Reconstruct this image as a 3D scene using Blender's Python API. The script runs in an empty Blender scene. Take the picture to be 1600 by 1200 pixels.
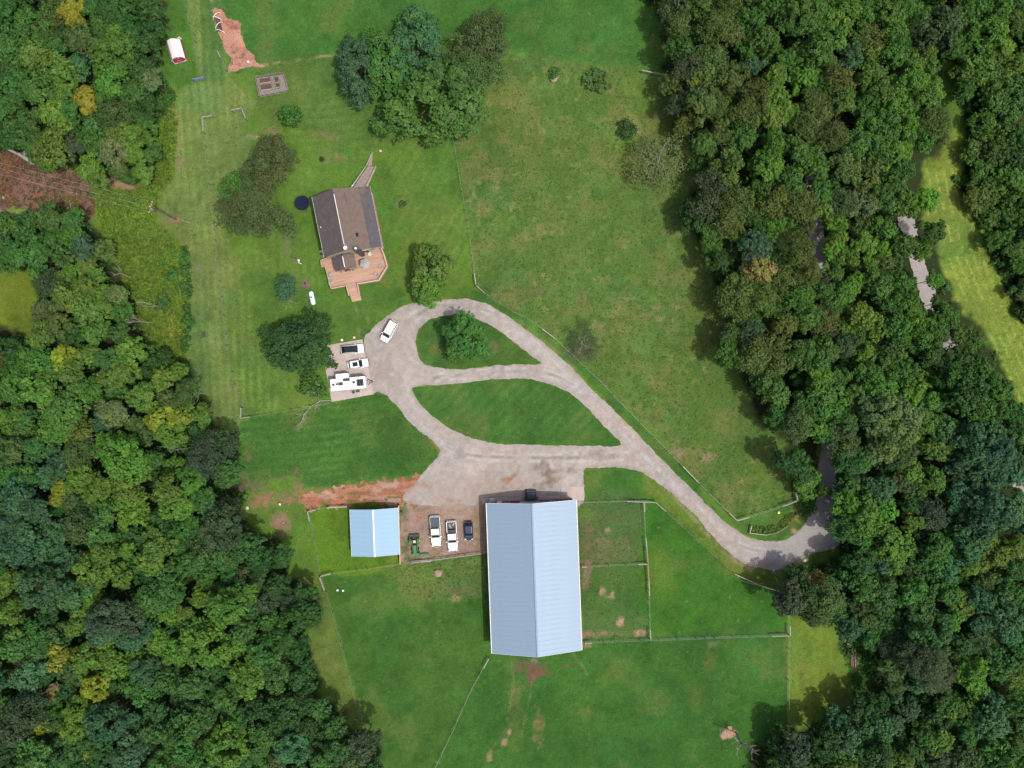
import bpy, bmesh, math, random
import numpy as np
from mathutils import Vector, Matrix

# ------------------------------------------------------------------ camera, light
scene = bpy.context.scene
COL = scene.collection
H = 150.0          # flying height of the camera, metres
S = 0.125          # metres on the ground per image pixel (1600 x 1200 image)

cam_d = bpy.data.cameras.new('camera')
cam_d.sensor_width = 36.0
cam_d.lens = 27.0
cam_d.clip_end = 6000
cam = bpy.data.objects.new('camera', cam_d)
cam.location = (0, 0, H)
cam.rotation_euler = (0, 0, 0)
COL.objects.link(cam)
scene.camera = cam

SUN_EL = math.radians(66.0)
SUN_AZ = math.atan2(-0.514, 0.857)        # direction towards the sun in the ground plane
world = bpy.data.worlds.new("World")
scene.world = world
world.use_nodes = True
wn = world.node_tree
bgn = wn.nodes['Background']
sky = wn.nodes.new('ShaderNodeTexSky')
sky.sky_type = 'NISHITA'
sky.sun_disc = False
sky.sun_elevation = SUN_EL
sky.sun_rotation = math.pi / 2 - SUN_AZ
sky.air_density = 0.8
sky.dust_density = 5.0
sky.ozone_density = 0.3
wn.links.new(sky.outputs[0], bgn.inputs[0])
bgn.inputs[1].default_value = 0.15

sun_d = bpy.data.lights.new('sun', 'SUN')
sun_d.energy = 2.8
sun_d.angle = math.radians(0.6)
sun_d.color = (1.0, 0.95, 0.87)
sun = bpy.data.objects.new('sun', sun_d)
to_sun = Vector((math.cos(SUN_EL) * math.cos(SUN_AZ), math.cos(SUN_EL) * math.sin(SUN_AZ), math.sin(SUN_EL)))
sun.rotation_euler = to_sun.to_track_quat('Z', 'Y').to_euler()
sun.location = (60, -40, 120)
COL.objects.link(sun)

scene.view_settings.view_transform = 'Standard'
scene.view_settings.look = 'None'
scene.view_settings.exposure = 0.40
scene.view_settings.gamma = 1.0
scene.view_settings.use_curve_mapping = False
scene.render.film_transparent = False
scene.cycles.max_bounces = 6
scene.cycles.diffuse_bounces = 3
scene.cycles.transmission_bounces = 3
scene.cycles.caustics_reflective = False
scene.cycles.caustics_refractive = False

rng = np.random.default_rng(7)
random.seed(7)
PI = math.pi

# ------------------------------------------------------------------ image coordinate helpers
def at(u, v, h=0.0):  # u, v are image pixels, h is height in metres
    """image pixel coordinates -> metres, allowing for the lean of things of height h in an aerial photo"""
    k = 1.0 - h / H
    return Vector(((u - 800) * S * k, (600 - v) * S * k, h))

def tag(o, label=None, cat=None, group=None, kind=None):
    if label: o['label'] = label
    if cat: o['category'] = cat
    if group: o['group'] = group
    if kind: o['kind'] = kind
    return o

def thing(name, label, cat, loc=(0, 0, 0), rz=0.0, group=None):
    o = bpy.data.objects.new(name, None)
    o.empty_display_size = 0.3
    o.location = loc
    o.rotation_euler = (0, 0, rz)
    COL.objects.link(o)
    return tag(o, label, cat, group)

def link(name, me, parent=None, loc=None, rz=None, scale=None):
    o = bpy.data.objects.new(name, me)
    COL.objects.link(o)
    if parent is not None: o.parent = parent
    if loc is not None: o.location = loc
    if rz is not None: o.rotation_euler = (0, 0, rz)
    if scale is not None: o.scale = scale
    return o

def obj(name, bm, m, parent=None, smooth=False, **kw):
    me = bpy.data.meshes.new(name)
    bm.normal_update()
    bm.to_mesh(me); bm.free()
    if isinstance(m, (list, tuple)):
        for x in m: me.materials.append(x)
    else:
        me.materials.append(m)
    if smooth:
        me.polygons.foreach_set('use_smooth', [True] * len(me.polygons))
    return link(name, me, parent, **kw)

def tree_copy(o, parent=None):
    c = o.copy(); COL.objects.link(c)
    if parent is not None: c.parent = parent
    for ch in list(o.children): tree_copy(ch, c)
    return c

# ------------------------------------------------------------------ bmesh shapes
def NB(): return bmesh.new()

def quad(bm, pts, mi=0):
    f = bm.faces.new([bm.verts.new(p) for p in pts]); f.material_index = mi
    return f

def hexa(bm, b, t, mi=0):
    """solid between two quads (bottom counter-clockwise seen from above)"""
    vb = [bm.verts.new(p) for p in b]; vt = [bm.verts.new(p) for p in t]
    n = len(vb)
    fs = [bm.faces.new(vt), bm.faces.new(vb[::-1])]
    for i in range(n):
        fs.append(bm.faces.new([vb[i], vb[(i + 1) % n], vt[(i + 1) % n], vt[i]]))
    for f in fs: f.material_index = mi
    return vb, vt

def box(bm, c, s, rz=0.0, mi=0, taper=1.0):
    x, y, z = c; a, b, h = s[0] / 2, s[1] / 2, s[2] / 2
    ca, sa = math.cos(rz), math.sin(rz)
    def q(k, zz): return [(x + (px * ca - py * sa) * k, y + (px * sa + py * ca) * k, zz) for px, py in ((-a, -b), (a, -b), (a, b), (-a, b))]
    return hexa(bm, q(1, z - h), q(taper, z + h), mi)

def prism(bm, pts, z0, z1, mi=0):
    return hexa(bm, [(p[0], p[1], z0) for p in pts], [(p[0], p[1], z1) for p in pts], mi)

def tube(bm, p0, p1, r0, r1=None, n=6, caps=True):
    r1 = r0 if r1 is None else r1
    p0, p1 = Vector(p0), Vector(p1)
    d = (p1 - p0)
    if d.length < 1e-6: return
    d.normalize()
    a = d.orthogonal().normalized(); b = d.cross(a)
    v0 = [bm.verts.new(p0 + (a * math.cos(2 * PI * i / n) + b * math.sin(2 * PI * i / n)) * r0) for i in range(n)]
    v1 = [bm.verts.new(p1 + (a * math.cos(2 * PI * i / n) + b * math.sin(2 * PI * i / n)) * r1) for i in range(n)]
    for i in range(n):
        bm.faces.new([v0[i], v0[(i + 1) % n], v1[(i + 1) % n], v1[i]])
    if caps:
        bm.faces.new(v0[::-1]); bm.faces.new(v1)

def path_tube(bm, pts, r, n=5):
    for i in range(len(pts) - 1): tube(bm, pts[i], pts[i + 1], r, r, n, caps=True)

def lathe(bm, prof, n=20, c=(0, 0, 0)):
    rings = []
    for r, z in prof:
        rings.append([bm.verts.new((c[0] + r * math.cos(2 * PI * i / n), c[1] + r * math.sin(2 * PI * i / n), c[2] + z)) for i in range(n)])
    for k in range(len(rings) - 1):
        for i in range(n):
            bm.faces.new([rings[k][i], rings[k][(i + 1) % n], rings[k + 1][(i + 1) % n], rings[k + 1][i]])
    bm.faces.new(rings[0][::-1]); bm.faces.new(rings[-1])

def rrect(L, W, r, n=4):
    out = []
    for cx, cy, a0 in ((L / 2 - r, W / 2 - r, 0), (-L / 2 + r, W / 2 - r, 90), (-L / 2 + r, -W / 2 + r, 180), (L / 2 - r, -W / 2 + r, 270)):
        for i in range(n + 1):
            a = math.radians(a0 + 90 * i / n)
            out.append((cx + r * math.cos(a), cy + r * math.sin(a)))
    return out

def loftz(bm, rings):
    """closed loft through rings of equal length, capped"""
    R = [[bm.verts.new(p) for p in ring] for ring in rings]
    n = len(R[0])
    for k in range(len(R) - 1):
        for i in range(n):
            bm.faces.new([R[k][i], R[k][(i + 1) % n], R[k + 1][(i + 1) % n], R[k + 1][i]])
    bm.faces.new(R[0][::-1]); bm.faces.new(R[-1])

# ------------------------------------------------------------------ materials
def mat(name, col, rough=0.7, metal=0.0, var=0.12, scale=2.0, bump=0.0, bscale=20.0, spec=0.5, coat=0.0, stretch=None):
    m = bpy.data.materials.new(name); m.use_nodes = True
    nt = m.node_tree; b = nt.nodes['Principled BSDF']
    b.inputs['Roughness'].default_value = rough
    b.inputs['Metallic'].default_value = metal
    b.inputs['Specular IOR Level'].default_value = spec
    b.inputs['Coat Weight'].default_value = coat
    tc = nt.nodes.new('ShaderNodeTexCoord')
    src = tc.outputs['Object']
    if stretch:
        mp = nt.nodes.new('ShaderNodeMapping'); mp.inputs['Scale'].default_value = stretch
        nt.links.new(src, mp.inputs['Vector']); src = mp.outputs['Vector']
    nz = nt.nodes.new('ShaderNodeTexNoise'); nz.inputs['Scale'].default_value = scale; nz.inputs['Detail'].default_value = 5
    nt.links.new(src, nz.inputs['Vector'])
    mr = nt.nodes.new('ShaderNodeMapRange')
    mr.inputs[1].default_value = 0.25; mr.inputs[2].default_value = 0.75
    mr.inputs[3].default_value = 1 - var; mr.inputs[4].default_value = 1 + var
    nt.links.new(nz.outputs['Fac'], mr.inputs[0])
    vm = nt.nodes.new('ShaderNodeVectorMath'); vm.operation = 'SCALE'
    vm.inputs[0].default_value = col[:3]
    nt.links.new(mr.outputs[0], vm.inputs['Scale'])
    nt.links.new(vm.outputs[0], b.inputs['Base Color'])
    if bump > 0:
        n2 = nt.nodes.new('ShaderNodeTexNoise'); n2.inputs['Scale'].default_value = bscale; n2.inputs['Detail'].default_value = 4
        nt.links.new(src, n2.inputs['Vector'])
        bp = nt.nodes.new('ShaderNodeBump'); bp.inputs['Strength'].default_value = bump; bp.inputs['Distance'].default_value = 0.05
        nt.links.new(n2.outputs['Fac'], bp.inputs['Height']); nt.links.new(bp.outputs[0], b.inputs['Normal'])
    return m

def ground_mat(name, fine=0.45, coarse=0.25, s1=4.5, s2=1.1, bump=0.5, rough=0.95, speck=None, speck_amt=0.0):
    m = bpy.data.materials.new(name); m.use_nodes = True
    nt = m.node_tree; N = nt.nodes; b = N['Principled BSDF']
    b.inputs['Roughness'].default_value = rough
    b.inputs['Specular IOR Level'].default_value = 0.12
    at_ = N.new('ShaderNodeAttribute'); at_.attribute_name = 'Col'
    tc = N.new('ShaderNodeTexCoord')
    def nz(sc, det=4, ro=0.6):
        n = N.new('ShaderNodeTexNoise'); n.inputs['Scale'].default_value = sc; n.inputs['Detail'].default_value = det; n.inputs['Roughness'].default_value = ro
        nt.links.new(tc.outputs['Object'], n.inputs['Vector']); return n
    def mr(src, lo, hi, a=0.3, c=0.7):
        r = N.new('ShaderNodeMapRange'); r.inputs[1].default_value = a; r.inputs[2].default_value = c; r.inputs[3].default_value = lo; r.inputs[4].default_value = hi
        nt.links.new(src, r.inputs[0]); return r
    n1 = nz(s1); n2 = nz(s2)
    r1 = mr(n1.outputs['Fac'], 1 - fine, 1 + fine); r2 = mr(n2.outputs['Fac'], 1 - coarse, 1 + coarse)
    mu = N.new('ShaderNodeMath'); mu.operation = 'MULTIPLY'
    nt.links.new(r1.outputs[0], mu.inputs[0]); nt.links.new(r2.outputs[0], mu.inputs[1])
    vm = N.new('ShaderNodeVectorMath'); vm.operation = 'SCALE'
    nt.links.new(at_.outputs['Color'], vm.inputs[0]); nt.links.new(mu.outputs[0], vm.inputs['Scale'])
    out = vm.outputs[0]
    if speck:
        n3 = nz(2.3, 6, 0.75)
        r3 = mr(n3.outputs['Fac'], 0, speck_amt, 0.52, 0.72)
        mx = N.new('ShaderNodeMix'); mx.data_type = 'RGBA'
        nt.links.new(r3.outputs[0], mx.inputs[0]); nt.links.new(out, mx.inputs[6]); mx.inputs[7].default_value = (*speck, 1)
        out = mx.outputs[2]
    nt.links.new(out, b.inputs['Base Color'])
    bp = N.new('ShaderNodeBump'); bp.inputs['Strength'].default_value = bump; bp.inputs['Distance'].default_value = 0.12
    nt.links.new(n1.outputs['Fac'], bp.inputs['Height']); nt.links.new(bp.outputs[0], b.inputs['Normal'])
    return m

def leaf_mat(name, use_attr):
    m = bpy.data.materials.new(name); m.use_nodes = True
    nt = m.node_tree; N = nt.nodes; b = N['Principled BSDF']; out = N['Material Output']
    b.inputs['Roughness'].default_value = 0.6
    b.inputs['Specular IOR Level'].default_value = 0.25
    if use_attr:
        a = N.new('ShaderNodeAttribute'); a.attribute_name = 'Col'; src = a.outputs['Color']
    else:
        oi = N.new('ShaderNodeObjectInfo'); a = N.new('ShaderNodeAttribute'); a.attribute_name = 'Col'
        mx = N.new('ShaderNodeVectorMath'); mx.operation = 'MULTIPLY'
        nt.links.new(oi.outputs['Color'], mx.inputs[0]); nt.links.new(a.outputs['Color'], mx.inputs[1]); src = mx.outputs[0]
    nt.links.new(src, b.inputs['Base Color'])
    tr = N.new('ShaderNodeBsdfTranslucent')
    sc = N.new('ShaderNodeVectorMath'); sc.operation = 'MULTIPLY'; sc.inputs[1].default_value = (1.5, 1.45, 0.8)
    nt.links.new(src, sc.inputs[0]); nt.links.new(sc.outputs[0], tr.inputs['Color'])
    ms = N.new('ShaderNodeMixShader'); ms.inputs[0].default_value = 0.33
    nt.links.new(b.outputs[0], ms.inputs[1]); nt.links.new(tr.outputs[0], ms.inputs[2]); nt.links.new(ms.outputs[0], out.inputs['Surface'])
    return m

M = {}
M['leaf'] = leaf_mat('leaves', False)
M['ground_leaf'] = leaf_mat('low_leaves', True)
M['bark'] = mat('bark', (0.11, 0.085, 0.065), 0.95, var=0.35, scale=3, bump=0.5)
M['grey_bark'] = mat('grey_bark', (0.238, 0.224, 0.203), 0.95, var=0.25, scale=3)
M['deadwood'] = mat('deadwood', (0.252, 0.231, 0.203), 0.95, var=0.25, scale=3)
M['grass'] = ground_mat('grass_ground', 0.30, 0.16, 4.5, 1.3, 0.55)
M['gravel'] = ground_mat('gravel', 0.24, 0.08, 6.5, 0.9, 0.4)
M['soil'] = ground_mat('soil', 0.30, 0.15, 4.0, 0.9, 0.6)
M['concrete'] = mat('concrete', (0.301, 0.256, 0.236), 0.9, var=0.14, scale=0.8, bump=0.1)
M['barn_roof'] = mat('barn_roof_metal', (0.177, 0.251, 0.329), 0.55, metal=0.15, var=0.07, scale=0.8, stretch=(.25, 1.6, 1))
M['shed_roof'] = mat('shed_roof_metal', (0.191, 0.311, 0.420), 0.7, metal=0.0, var=0.07, scale=0.8, stretch=(.25, 1.6, 1))
M['red'] = mat('red_siding', (0.143, 0.011, 0.027), 0.6, var=0.12, scale=1.5, stretch=(1, 1, 0.1))
M['white'] = mat('white_paint', (0.663, 0.663, 0.654), 0.5, var=0.04)
M['cream'] = mat('cream_siding', (0.340, 0.290, 0.238), 0.7, var=0.06, stretch=(0.2, 0.2, 12))
M['shingle_shaded'] = mat('shingles_brown_shaded', (0.065, 0.055, 0.053), 0.95, var=0.22, scale=1.2, bump=0.4, bscale=14)  # darker copy of the brown shingles, shade put into the colour
M['shingle_lit'] = mat('shingles_brown_lit', (0.108, 0.080, 0.066), 0.95, var=0.2, scale=1.2, bump=0.4, bscale=14)  # lighter copy of the same shingles, sunlight put into the colour
M['shingle_c'] = mat('shingles_slate', (0.066, 0.061, 0.069), 0.95, var=0.18, scale=1.2, bump=0.4, bscale=14)
M['deck'] = mat('deck_wood', (0.33, 0.207, 0.146), 0.8, var=0.26, scale=0.7, stretch=(0.4, 6, 1))
M['rail'] = mat('rail_wood', (0.372, 0.264, 0.176), 0.8, var=0.15, scale=2)
M['oldwood'] = mat('weathered_wood', (0.203, 0.164, 0.140), 0.9, var=0.25, scale=2.5)
M['fence'] = mat('fence_wood', (0.255, 0.235, 0.197), 0.9, var=0.2, scale=2.5)
M['fence_brown'] = mat('fence_brown_wood', (0.215, 0.137, 0.091), 0.9, var=0.2, scale=2.5)
M['wire'] = mat('fence_wire', (0.14, 0.19, 0.15), 0.6, metal=0.1, var=0.1)
M['post'] = mat('steel_post', (0.04, 0.06, 0.045), 0.7, var=0.2)
M['carwhite'] = mat('white_car_paint', (0.66, 0.66, 0.66), 0.3, var=0.02, coat=0.5)
M['carblue'] = mat('dark_blue_car_paint', (0.006, 0.02, 0.055), 0.35, var=0.05, coat=0.1, spec=0.3)
M['glass'] = mat('dark_glass', (0.010, 0.016, 0.02), 0.2, var=0.1, spec=0.25)
M['tyre'] = mat('tyre_rubber', (0.015, 0.015, 0.016), 0.85, var=0.1)
M['rim'] = mat('wheel_rim', (0.42, 0.42, 0.43), 0.4, metal=0.6, var=0.05)
M['dark'] = mat('dark_plastic', (0.022, 0.023, 0.026), 0.6, var=0.1)
M['tonneau'] = mat('bed_cover', (0.035, 0.05, 0.065), 0.7, var=0.1)
M['lamp_red'] = mat('tail_lamp', (0.3, 0.01, 0.01), 0.3)
M['lamp_clear'] = mat('head_lamp', (0.6, 0.62, 0.64), 0.2)
M['tractor'] = mat('tractor_green', (0.016, 0.112, 0.032), 0.45, var=0.1)
M['yellow'] = mat('yellow_paint', (0.75, 0.62, 0.16), 0.5, var=0.08)
M['seat'] = mat('cream_seat', (0.510, 0.449, 0.264), 0.6, var=0.05)
M['tank'] = mat('tank_white', (0.560, 0.640, 0.640), 0.4, var=0.05)
M['tramp'] = mat('trampoline_mat', (0.010, 0.014, 0.028), 0.95, var=0.15, spec=0.1)
M['steel'] = mat('galvanised_steel', (0.42, 0.43, 0.44), 0.4, metal=0.7, var=0.08)
M['canvas'] = mat('grey_canvas', (0.245, 0.244, 0.251), 0.85, var=0.1)
M['pole'] = mat('utility_pole_wood', (0.10, 0.085, 0.07), 0.9, var=0.2)
M['bluegate'] = mat('blue_grey_gate', (0.10, 0.15, 0.22), 0.6, var=0.1)
M['bluetarp'] = mat('blue_tarp', (0.02, 0.15, 0.50), 0.6, var=0.1)
M['orange'] = mat('pale_orange', (0.544, 0.330, 0.185), 0.6, var=0.06)
M['log'] = mat('cut_log', (0.19, 0.125, 0.095), 0.9, var=0.2)
M['navy'] = mat('navy_tarp', (0.018, 0.03, 0.055), 0.7, var=0.15)
M['garden_soil'] = mat('bed_soil', (0.068, 0.043, 0.036), 0.95, var=0.3, scale=4, bump=0.5)
M['garden_gravel'] = mat('garden_gravel', (0.155, 0.14, 0.135), 0.95, var=0.25, scale=3, bump=0.4)
M['sand'] = mat('pale_sand', (0.230, 0.162, 0.119), 0.95, var=0.15, scale=3)
M['stone'] = mat('pale_stone', (0.408, 0.376, 0.343), 0.9, var=0.15, scale=5)
# ------------------------------------------------------------------ numeric helpers
_tab = np.random.default_rng(3).random((256, 256))
def vnoise(x, y, sc, seed=0):
    fx = x / sc + seed * 17.31; fy = y / sc + seed * 7.77
    ix = np.floor(fx).astype(int); iy = np.floor(fy).astype(int)
    tx = fx - ix; ty = fy - iy
    tx = tx * tx * (3 - 2 * tx); ty = ty * ty * (3 - 2 * ty)
    a = _tab[ix & 255, iy & 255]; b = _tab[(ix + 1) & 255, iy & 255]
    c = _tab[ix & 255, (iy + 1) & 255]; d = _tab[(ix + 1) & 255, (iy + 1) & 255]
    return (a * (1 - tx) + b * tx) * (1 - ty) + (c * (1 - tx) + d * tx) * ty - 0.5
def fbm(x, y, sc, oct=4, seed=0):
    s = 0; a = 1.0; t = 0
    for k in range(oct):
        s = s + a * vnoise(x, y, sc / 2 ** k, seed + k * 3); t += a; a *= 0.55
    return s / t * 2       # about -0.6 .. 0.6

def W(pts): return np.array([((u - 800) * S, (600 - v) * S) for u, v in pts])
def smooth_poly(P, sub=4, closed=True):
    n = len(P); out = []
    for i in range(n if closed else n - 1):
        p0, p1, p2, p3 = (P[(i - 1) % n], P[i], P[(i + 1) % n], P[(i + 2) % n]) if closed else (P[max(i - 1, 0)], P[i], P[i + 1], P[min(i + 2, n - 1)])
        for k in range(sub):
            t = k / sub
            out.append(0.5 * (2 * p1 + (p2 - p0) * t + (2 * p0 - 5 * p1 + 4 * p2 - p3) * t * t + (3 * p1 - p0 - 3 * p2 + p3) * t ** 3))
    if not closed: out.append(P[-1])
    return np.array(out)

def seg_dist(x, y, P, closed=True):
    d = np.full(x.shape, 1e9); inside = np.zeros(x.shape, bool)
    n = len(P)
    for i in range(n if closed else n - 1):
        ax, ay = P[i]; bx, by = P[(i + 1) % n]
        ex, ey = bx - ax, by - ay
        L = ex * ex + ey * ey + 1e-12
        t = np.clip(((x - ax) * ex + (y - ay) * ey) / L, 0, 1)
        d = np.minimum(d, (x - ax - t * ex) ** 2 + (y - ay - t * ey) ** 2)
        if closed:
            c = ((ay > y) != (by > y))
            with np.errstate(divide='ignore', invalid='ignore'):
                xi = ex * (y - ay) / (ey if abs(ey) > 1e-12 else 1e-12) + ax
            inside ^= c & (x < xi)
    d = np.sqrt(d)
    return np.where(inside, -d, d) if closed else d

def sstep(a, b, x):
    t = np.clip((x - a) / (b - a), 0, 1); return t * t * (3 - 2 * t)

class Canvas:
    """soil and turf colours of one sheet of ground"""
    def __init__(s, x, y, base):
        s.x = x; s.y = y; s.c = np.empty(x.shape + (3,)); s.c[:] = base
        s.n1 = fbm(x, y, 3.0, 4, 11); s.n2 = fbm(x, y, 14.0, 4, 5); s.n3 = fbm(x, y, 0.9, 2, 23)
    def _mix(s, sl, a, col):
        a = a[..., None]; s.c[sl] = s.c[sl] * (1 - a) + np.asarray(col) * a
    def _win(s, P, m):
        lo = P.min(0) - m; hi = P.max(0) + m
        return (s.x > lo[0]) & (s.x < hi[0]) & (s.y > lo[1]) & (s.y < hi[1])
    def poly(s, pts, col, soft=0.5, jit=0.6, a=1.0, smooth=True):
        P = W(pts)
        if smooth: P = smooth_poly(P, 3)
        w = s._win(P, soft + jit + 1)
        d = seg_dist(s.x[w], s.y[w], P) + s.n1[w] * jit * 2
        s._mix(w, a * sstep(soft, -soft, d), col)
    def line(s, pts, width, col, soft=0.3, jit=0.2, a=1.0, patch=0.0):
        P = smooth_poly(W(pts), 3, False)
        w = s._win(P, width + soft + jit + 1)
        d = seg_dist(s.x[w], s.y[w], P, False) - width / 2 + s.n1[w] * jit * 2
        al = a * sstep(soft, -soft, d)
        if patch: al = al * sstep(-patch, patch, s.n1[w] + s.n3[w] * 0.6)
        s._mix(w, al, col)
    def blob(s, u, v, ru, rv, col, a=0.8, rag=0.7, rot=0.0):
        cx, cy = (u - 800) * S, (600 - v) * S
        w = (abs(s.x - cx) < (ru + rv) * S * 1.6) & (abs(s.y - cy) < (ru + rv) * S * 1.6)
        dx, dy = s.x[w] - cx, s.y[w] - cy
        ca, sa = math.cos(rot), math.sin(rot)
        e = np.hypot((dx * ca + dy * sa) / (ru * S), (-dx * sa + dy * ca) / (rv * S))
        s._mix(w, a * sstep(1.25, 0.45, e + (s.n1[w] * 1.2 + s.n3[w] * 1.1) * rag) * np.clip(0.86 + 0.9 * fbm(s.x[w], s.y[w], 0.75, 2, 301), 0.25, 1.1), col)
    def stripes(s, pts, ang, period, amt, jit=0.3):
        P = smooth_poly(W(pts), 3); w = s._win(P, 2)
        x, y = s.x[w], s.y[w]
        d = seg_dist(x, y, P)
        q = (x * math.cos(ang) + y * math.sin(ang)) + s.n2[w] * 0.8
        f = 1 + amt * np.sin(2 * PI * q / period) * sstep(0.3, -0.8, d) * (0.6 + 0.8 * s.n2[w] + 0.6 * s.n1[w])
        s.c[w] *= f[..., None]

def grid_mesh(name, xs, ys, colf, m, z=0.0):
    X, Y = np.meshgrid(xs, ys)
    nx, ny = len(xs), len(ys)
    co = np.stack([X, Y, np.full_like(X, z)], -1).reshape(-1, 3)
    idx = np.arange(nx * ny).reshape(ny, nx)
    q = np.stack([idx[:-1, :-1], idx[:-1, 1:], idx[1:, 1:], idx[1:, :-1]], -1).reshape(-1, 4)
    return np_mesh(name, co, q, colf(X, Y).reshape(-1, 3), m)

def np_mesh(name, co, q, col=None, m=None, corner=False):
    me = bpy.data.meshes.new(name)
    k = q.shape[1]
    me.vertices.add(len(co)); me.vertices.foreach_set('co', np.ascontiguousarray(co, dtype=np.float32).ravel())
    me.loops.add(q.size); me.loops.foreach_set('vertex_index', np.ascontiguousarray(q, dtype=np.int32).ravel())
    me.polygons.add(len(q)); me.polygons.foreach_set('loop_start', np.arange(len(q), dtype=np.int32) * k)
    try: me.polygons.foreach_set('loop_total', np.full(len(q), k, dtype=np.int32))
    except Exception: pass
    me.update(calc_edges=True)
    if col is not None:
        at_ = me.color_attributes.new('Col', 'FLOAT_COLOR', 'POINT')
        rgba = np.ones((len(co), 4), np.float32); rgba[:, :3] = col
        at_.data.foreach_set('color', rgba.ravel())
    if m: me.materials.append(m)
    return me

def sheet(name, outer, holes, cell, z, colf, m, jit=0.15, label=None, smooth=True, tint=(.62, .655, .665)):
    """a sheet of loose surface (gravel, soil) with a ragged edge"""
    P = W(outer)
    if smooth: P = smooth_poly(P, 3)
    lo = P.min(0) - 1; hi = P.max(0) + 1
    xs = np.arange(lo[0], hi[0], cell); ys = np.arange(lo[1], hi[1], cell)
    X, Y = np.meshgrid(xs, ys)
    d = seg_dist(X, Y, P)
    for h in holes:
        Q = smooth_poly(W(h), 3)
        d = np.maximum(d, -seg_dist(X, Y, Q))
    d = d + fbm(X, Y, 1.6, 3, 41) * jit * 2 + fbm(X, Y, 0.55, 2, 43) * jit * 1.3
    gy, gx = np.gradient(d, cell)
    ok = (d[:-1, :-1] + d[:-1, 1:] + d[1:, :-1] + d[1:, 1:]) < 0
    idx = np.arange(X.size).reshape(X.shape)
    q = np.stack([idx[:-1, :-1], idx[:-1, 1:], idx[1:, 1:], idx[1:, :-1]], -1)[ok]
    g = np.sqrt(gx ** 2 + gy ** 2) + 1e-6
    used = np.zeros(X.size, int); np.add.at(used, q.ravel(), 1)
    edge = ((used > 0) & (used < 4)).reshape(X.shape)
    step = np.where(edge, np.clip(d / g, -cell * 0.55, cell * 0.55), 0)
    X2 = X - gx / g * step; Y2 = Y - gy / g * step
    keep = np.where(used > 0)[0]; remap = np.full(X.size, -1); remap[keep] = np.arange(len(keep))
    cv = Canvas(X, Y, (0.3, 0.3, 0.3)); cv.d = d; colf(cv); cv.c *= np.array(tint)
    co = np.stack([X2.ravel()[keep], Y2.ravel()[keep], np.full(len(keep), z)], -1)
    me = np_mesh(name, co, remap[q], cv.c.reshape(-1, 3)[keep], m)
    o = link(name, me); o['kind'] = 'structure'
    if label: o['label'] = label
    return o

# ------------------------------------------------------------------ turf and soil colours (albedo)
LAWN = (0.075, 0.134, 0.028); LAWNY = (0.112, 0.150, 0.056); DARK = (0.034, 0.094, 0.022); PAST = (0.072, 0.118, 0.034)
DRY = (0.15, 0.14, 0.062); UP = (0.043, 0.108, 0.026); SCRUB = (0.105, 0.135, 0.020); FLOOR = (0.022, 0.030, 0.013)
MEAD = (0.14, 0.175, 0.034); REDD = (0.34, 0.165, 0.10); TAN = (0.44, 0.275, 0.20); BROWN = (0.15, 0.082, 0.062)
YARD = (0.285, 0.205, 0.17); GRAV = (0.40, 0.345, 0.315)

# ------------------------------------------------------------------ outlines in image pixels
N_EDGE = [(568, 531), (576, 520), (590, 506), (610, 490), (630, 478), (657, 472), (695, 468.5), (732, 467), (760, 475), (795, 495), (825, 517), (857, 542),
          (895, 577), (945, 627), (982, 662), (1003, 685), (1044, 728), (1086, 770), (1116, 800), (1141, 823), (1167, 838), (1192, 845), (1222, 845), (1246, 832),
          (1260, 815), (1266, 800), (1274, 785), (1280, 764), (1278, 735), (1282, 712), (1284, 690), (1282, 640), (1284, 560), (1283, 480), (1270, 420), (1262, 350), (1258, 250), (1262, 100), (1270, -80)]
S_EDGE = [(1290, -80), (1284, 100), (1282, 250), (1286, 350), (1296, 430), (1304, 500), (1306, 620), (1306, 740), (1307, 800), (1314, 845), (1296, 858), (1265, 866), (1240, 878), (1214, 890), (1190, 888),
          (1171, 884), (1150, 872), (1127, 852), (1107, 831), (1090, 809), (1061, 781), (1033, 758), (1005, 740), (980, 732), (950, 730), (925, 731), (913, 734), (912, 748), (912, 785),
          (880, 800), (800, 800), (760, 800), (752, 784), (740, 790), (690, 792), (640, 786), (630, 775), (645, 760), (655, 748), (662, 738), (679, 720), (687, 707), (686, 699), (665, 680), (640, 660), (626, 642), (612, 626), (604, 618), (590, 612), (580, 612), (574, 570)]
ISLE_A = [(652, 520), (657, 511), (668, 501), (687, 495), (706, 492), (725, 492), (750, 500), (780, 517), (810, 540), (830, 556), (845, 568), (825, 569), (800, 570), (770, 572), (727, 577), (705, 577), (685, 575), (662, 567), (654, 555), (650, 540)]
ISLE_B = [(644, 606), (660, 603), (680, 602), (710, 599), (740, 596), (765, 593), (790, 592), (815, 592), (837, 594), (870, 604), (897, 619), (927, 647), (950, 672), (972, 694), (955, 697), (907, 697), (870, 696), (837, 695), (800, 694), (770, 692), (737, 684), (705, 670), (685, 657), (670, 645), (657, 633), (647, 618)]
YARD_P = [(626, 792), (640, 784), (700, 786), (755, 782), (768, 800), (768, 862), (752, 865), (700, 870), (636, 879), (627, 877)]
WOOD_NW = [(-80, -80), (250, -80), (248, 20), (250, 60), (246, 95), (240, 115), (246, 130), (238, 160), (228, 185), (235, 215), (240, 245), (236, 280), (200, 285), (150, 285), (120, 265), (60, 240), (0, 235), (-80, 225)]
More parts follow.
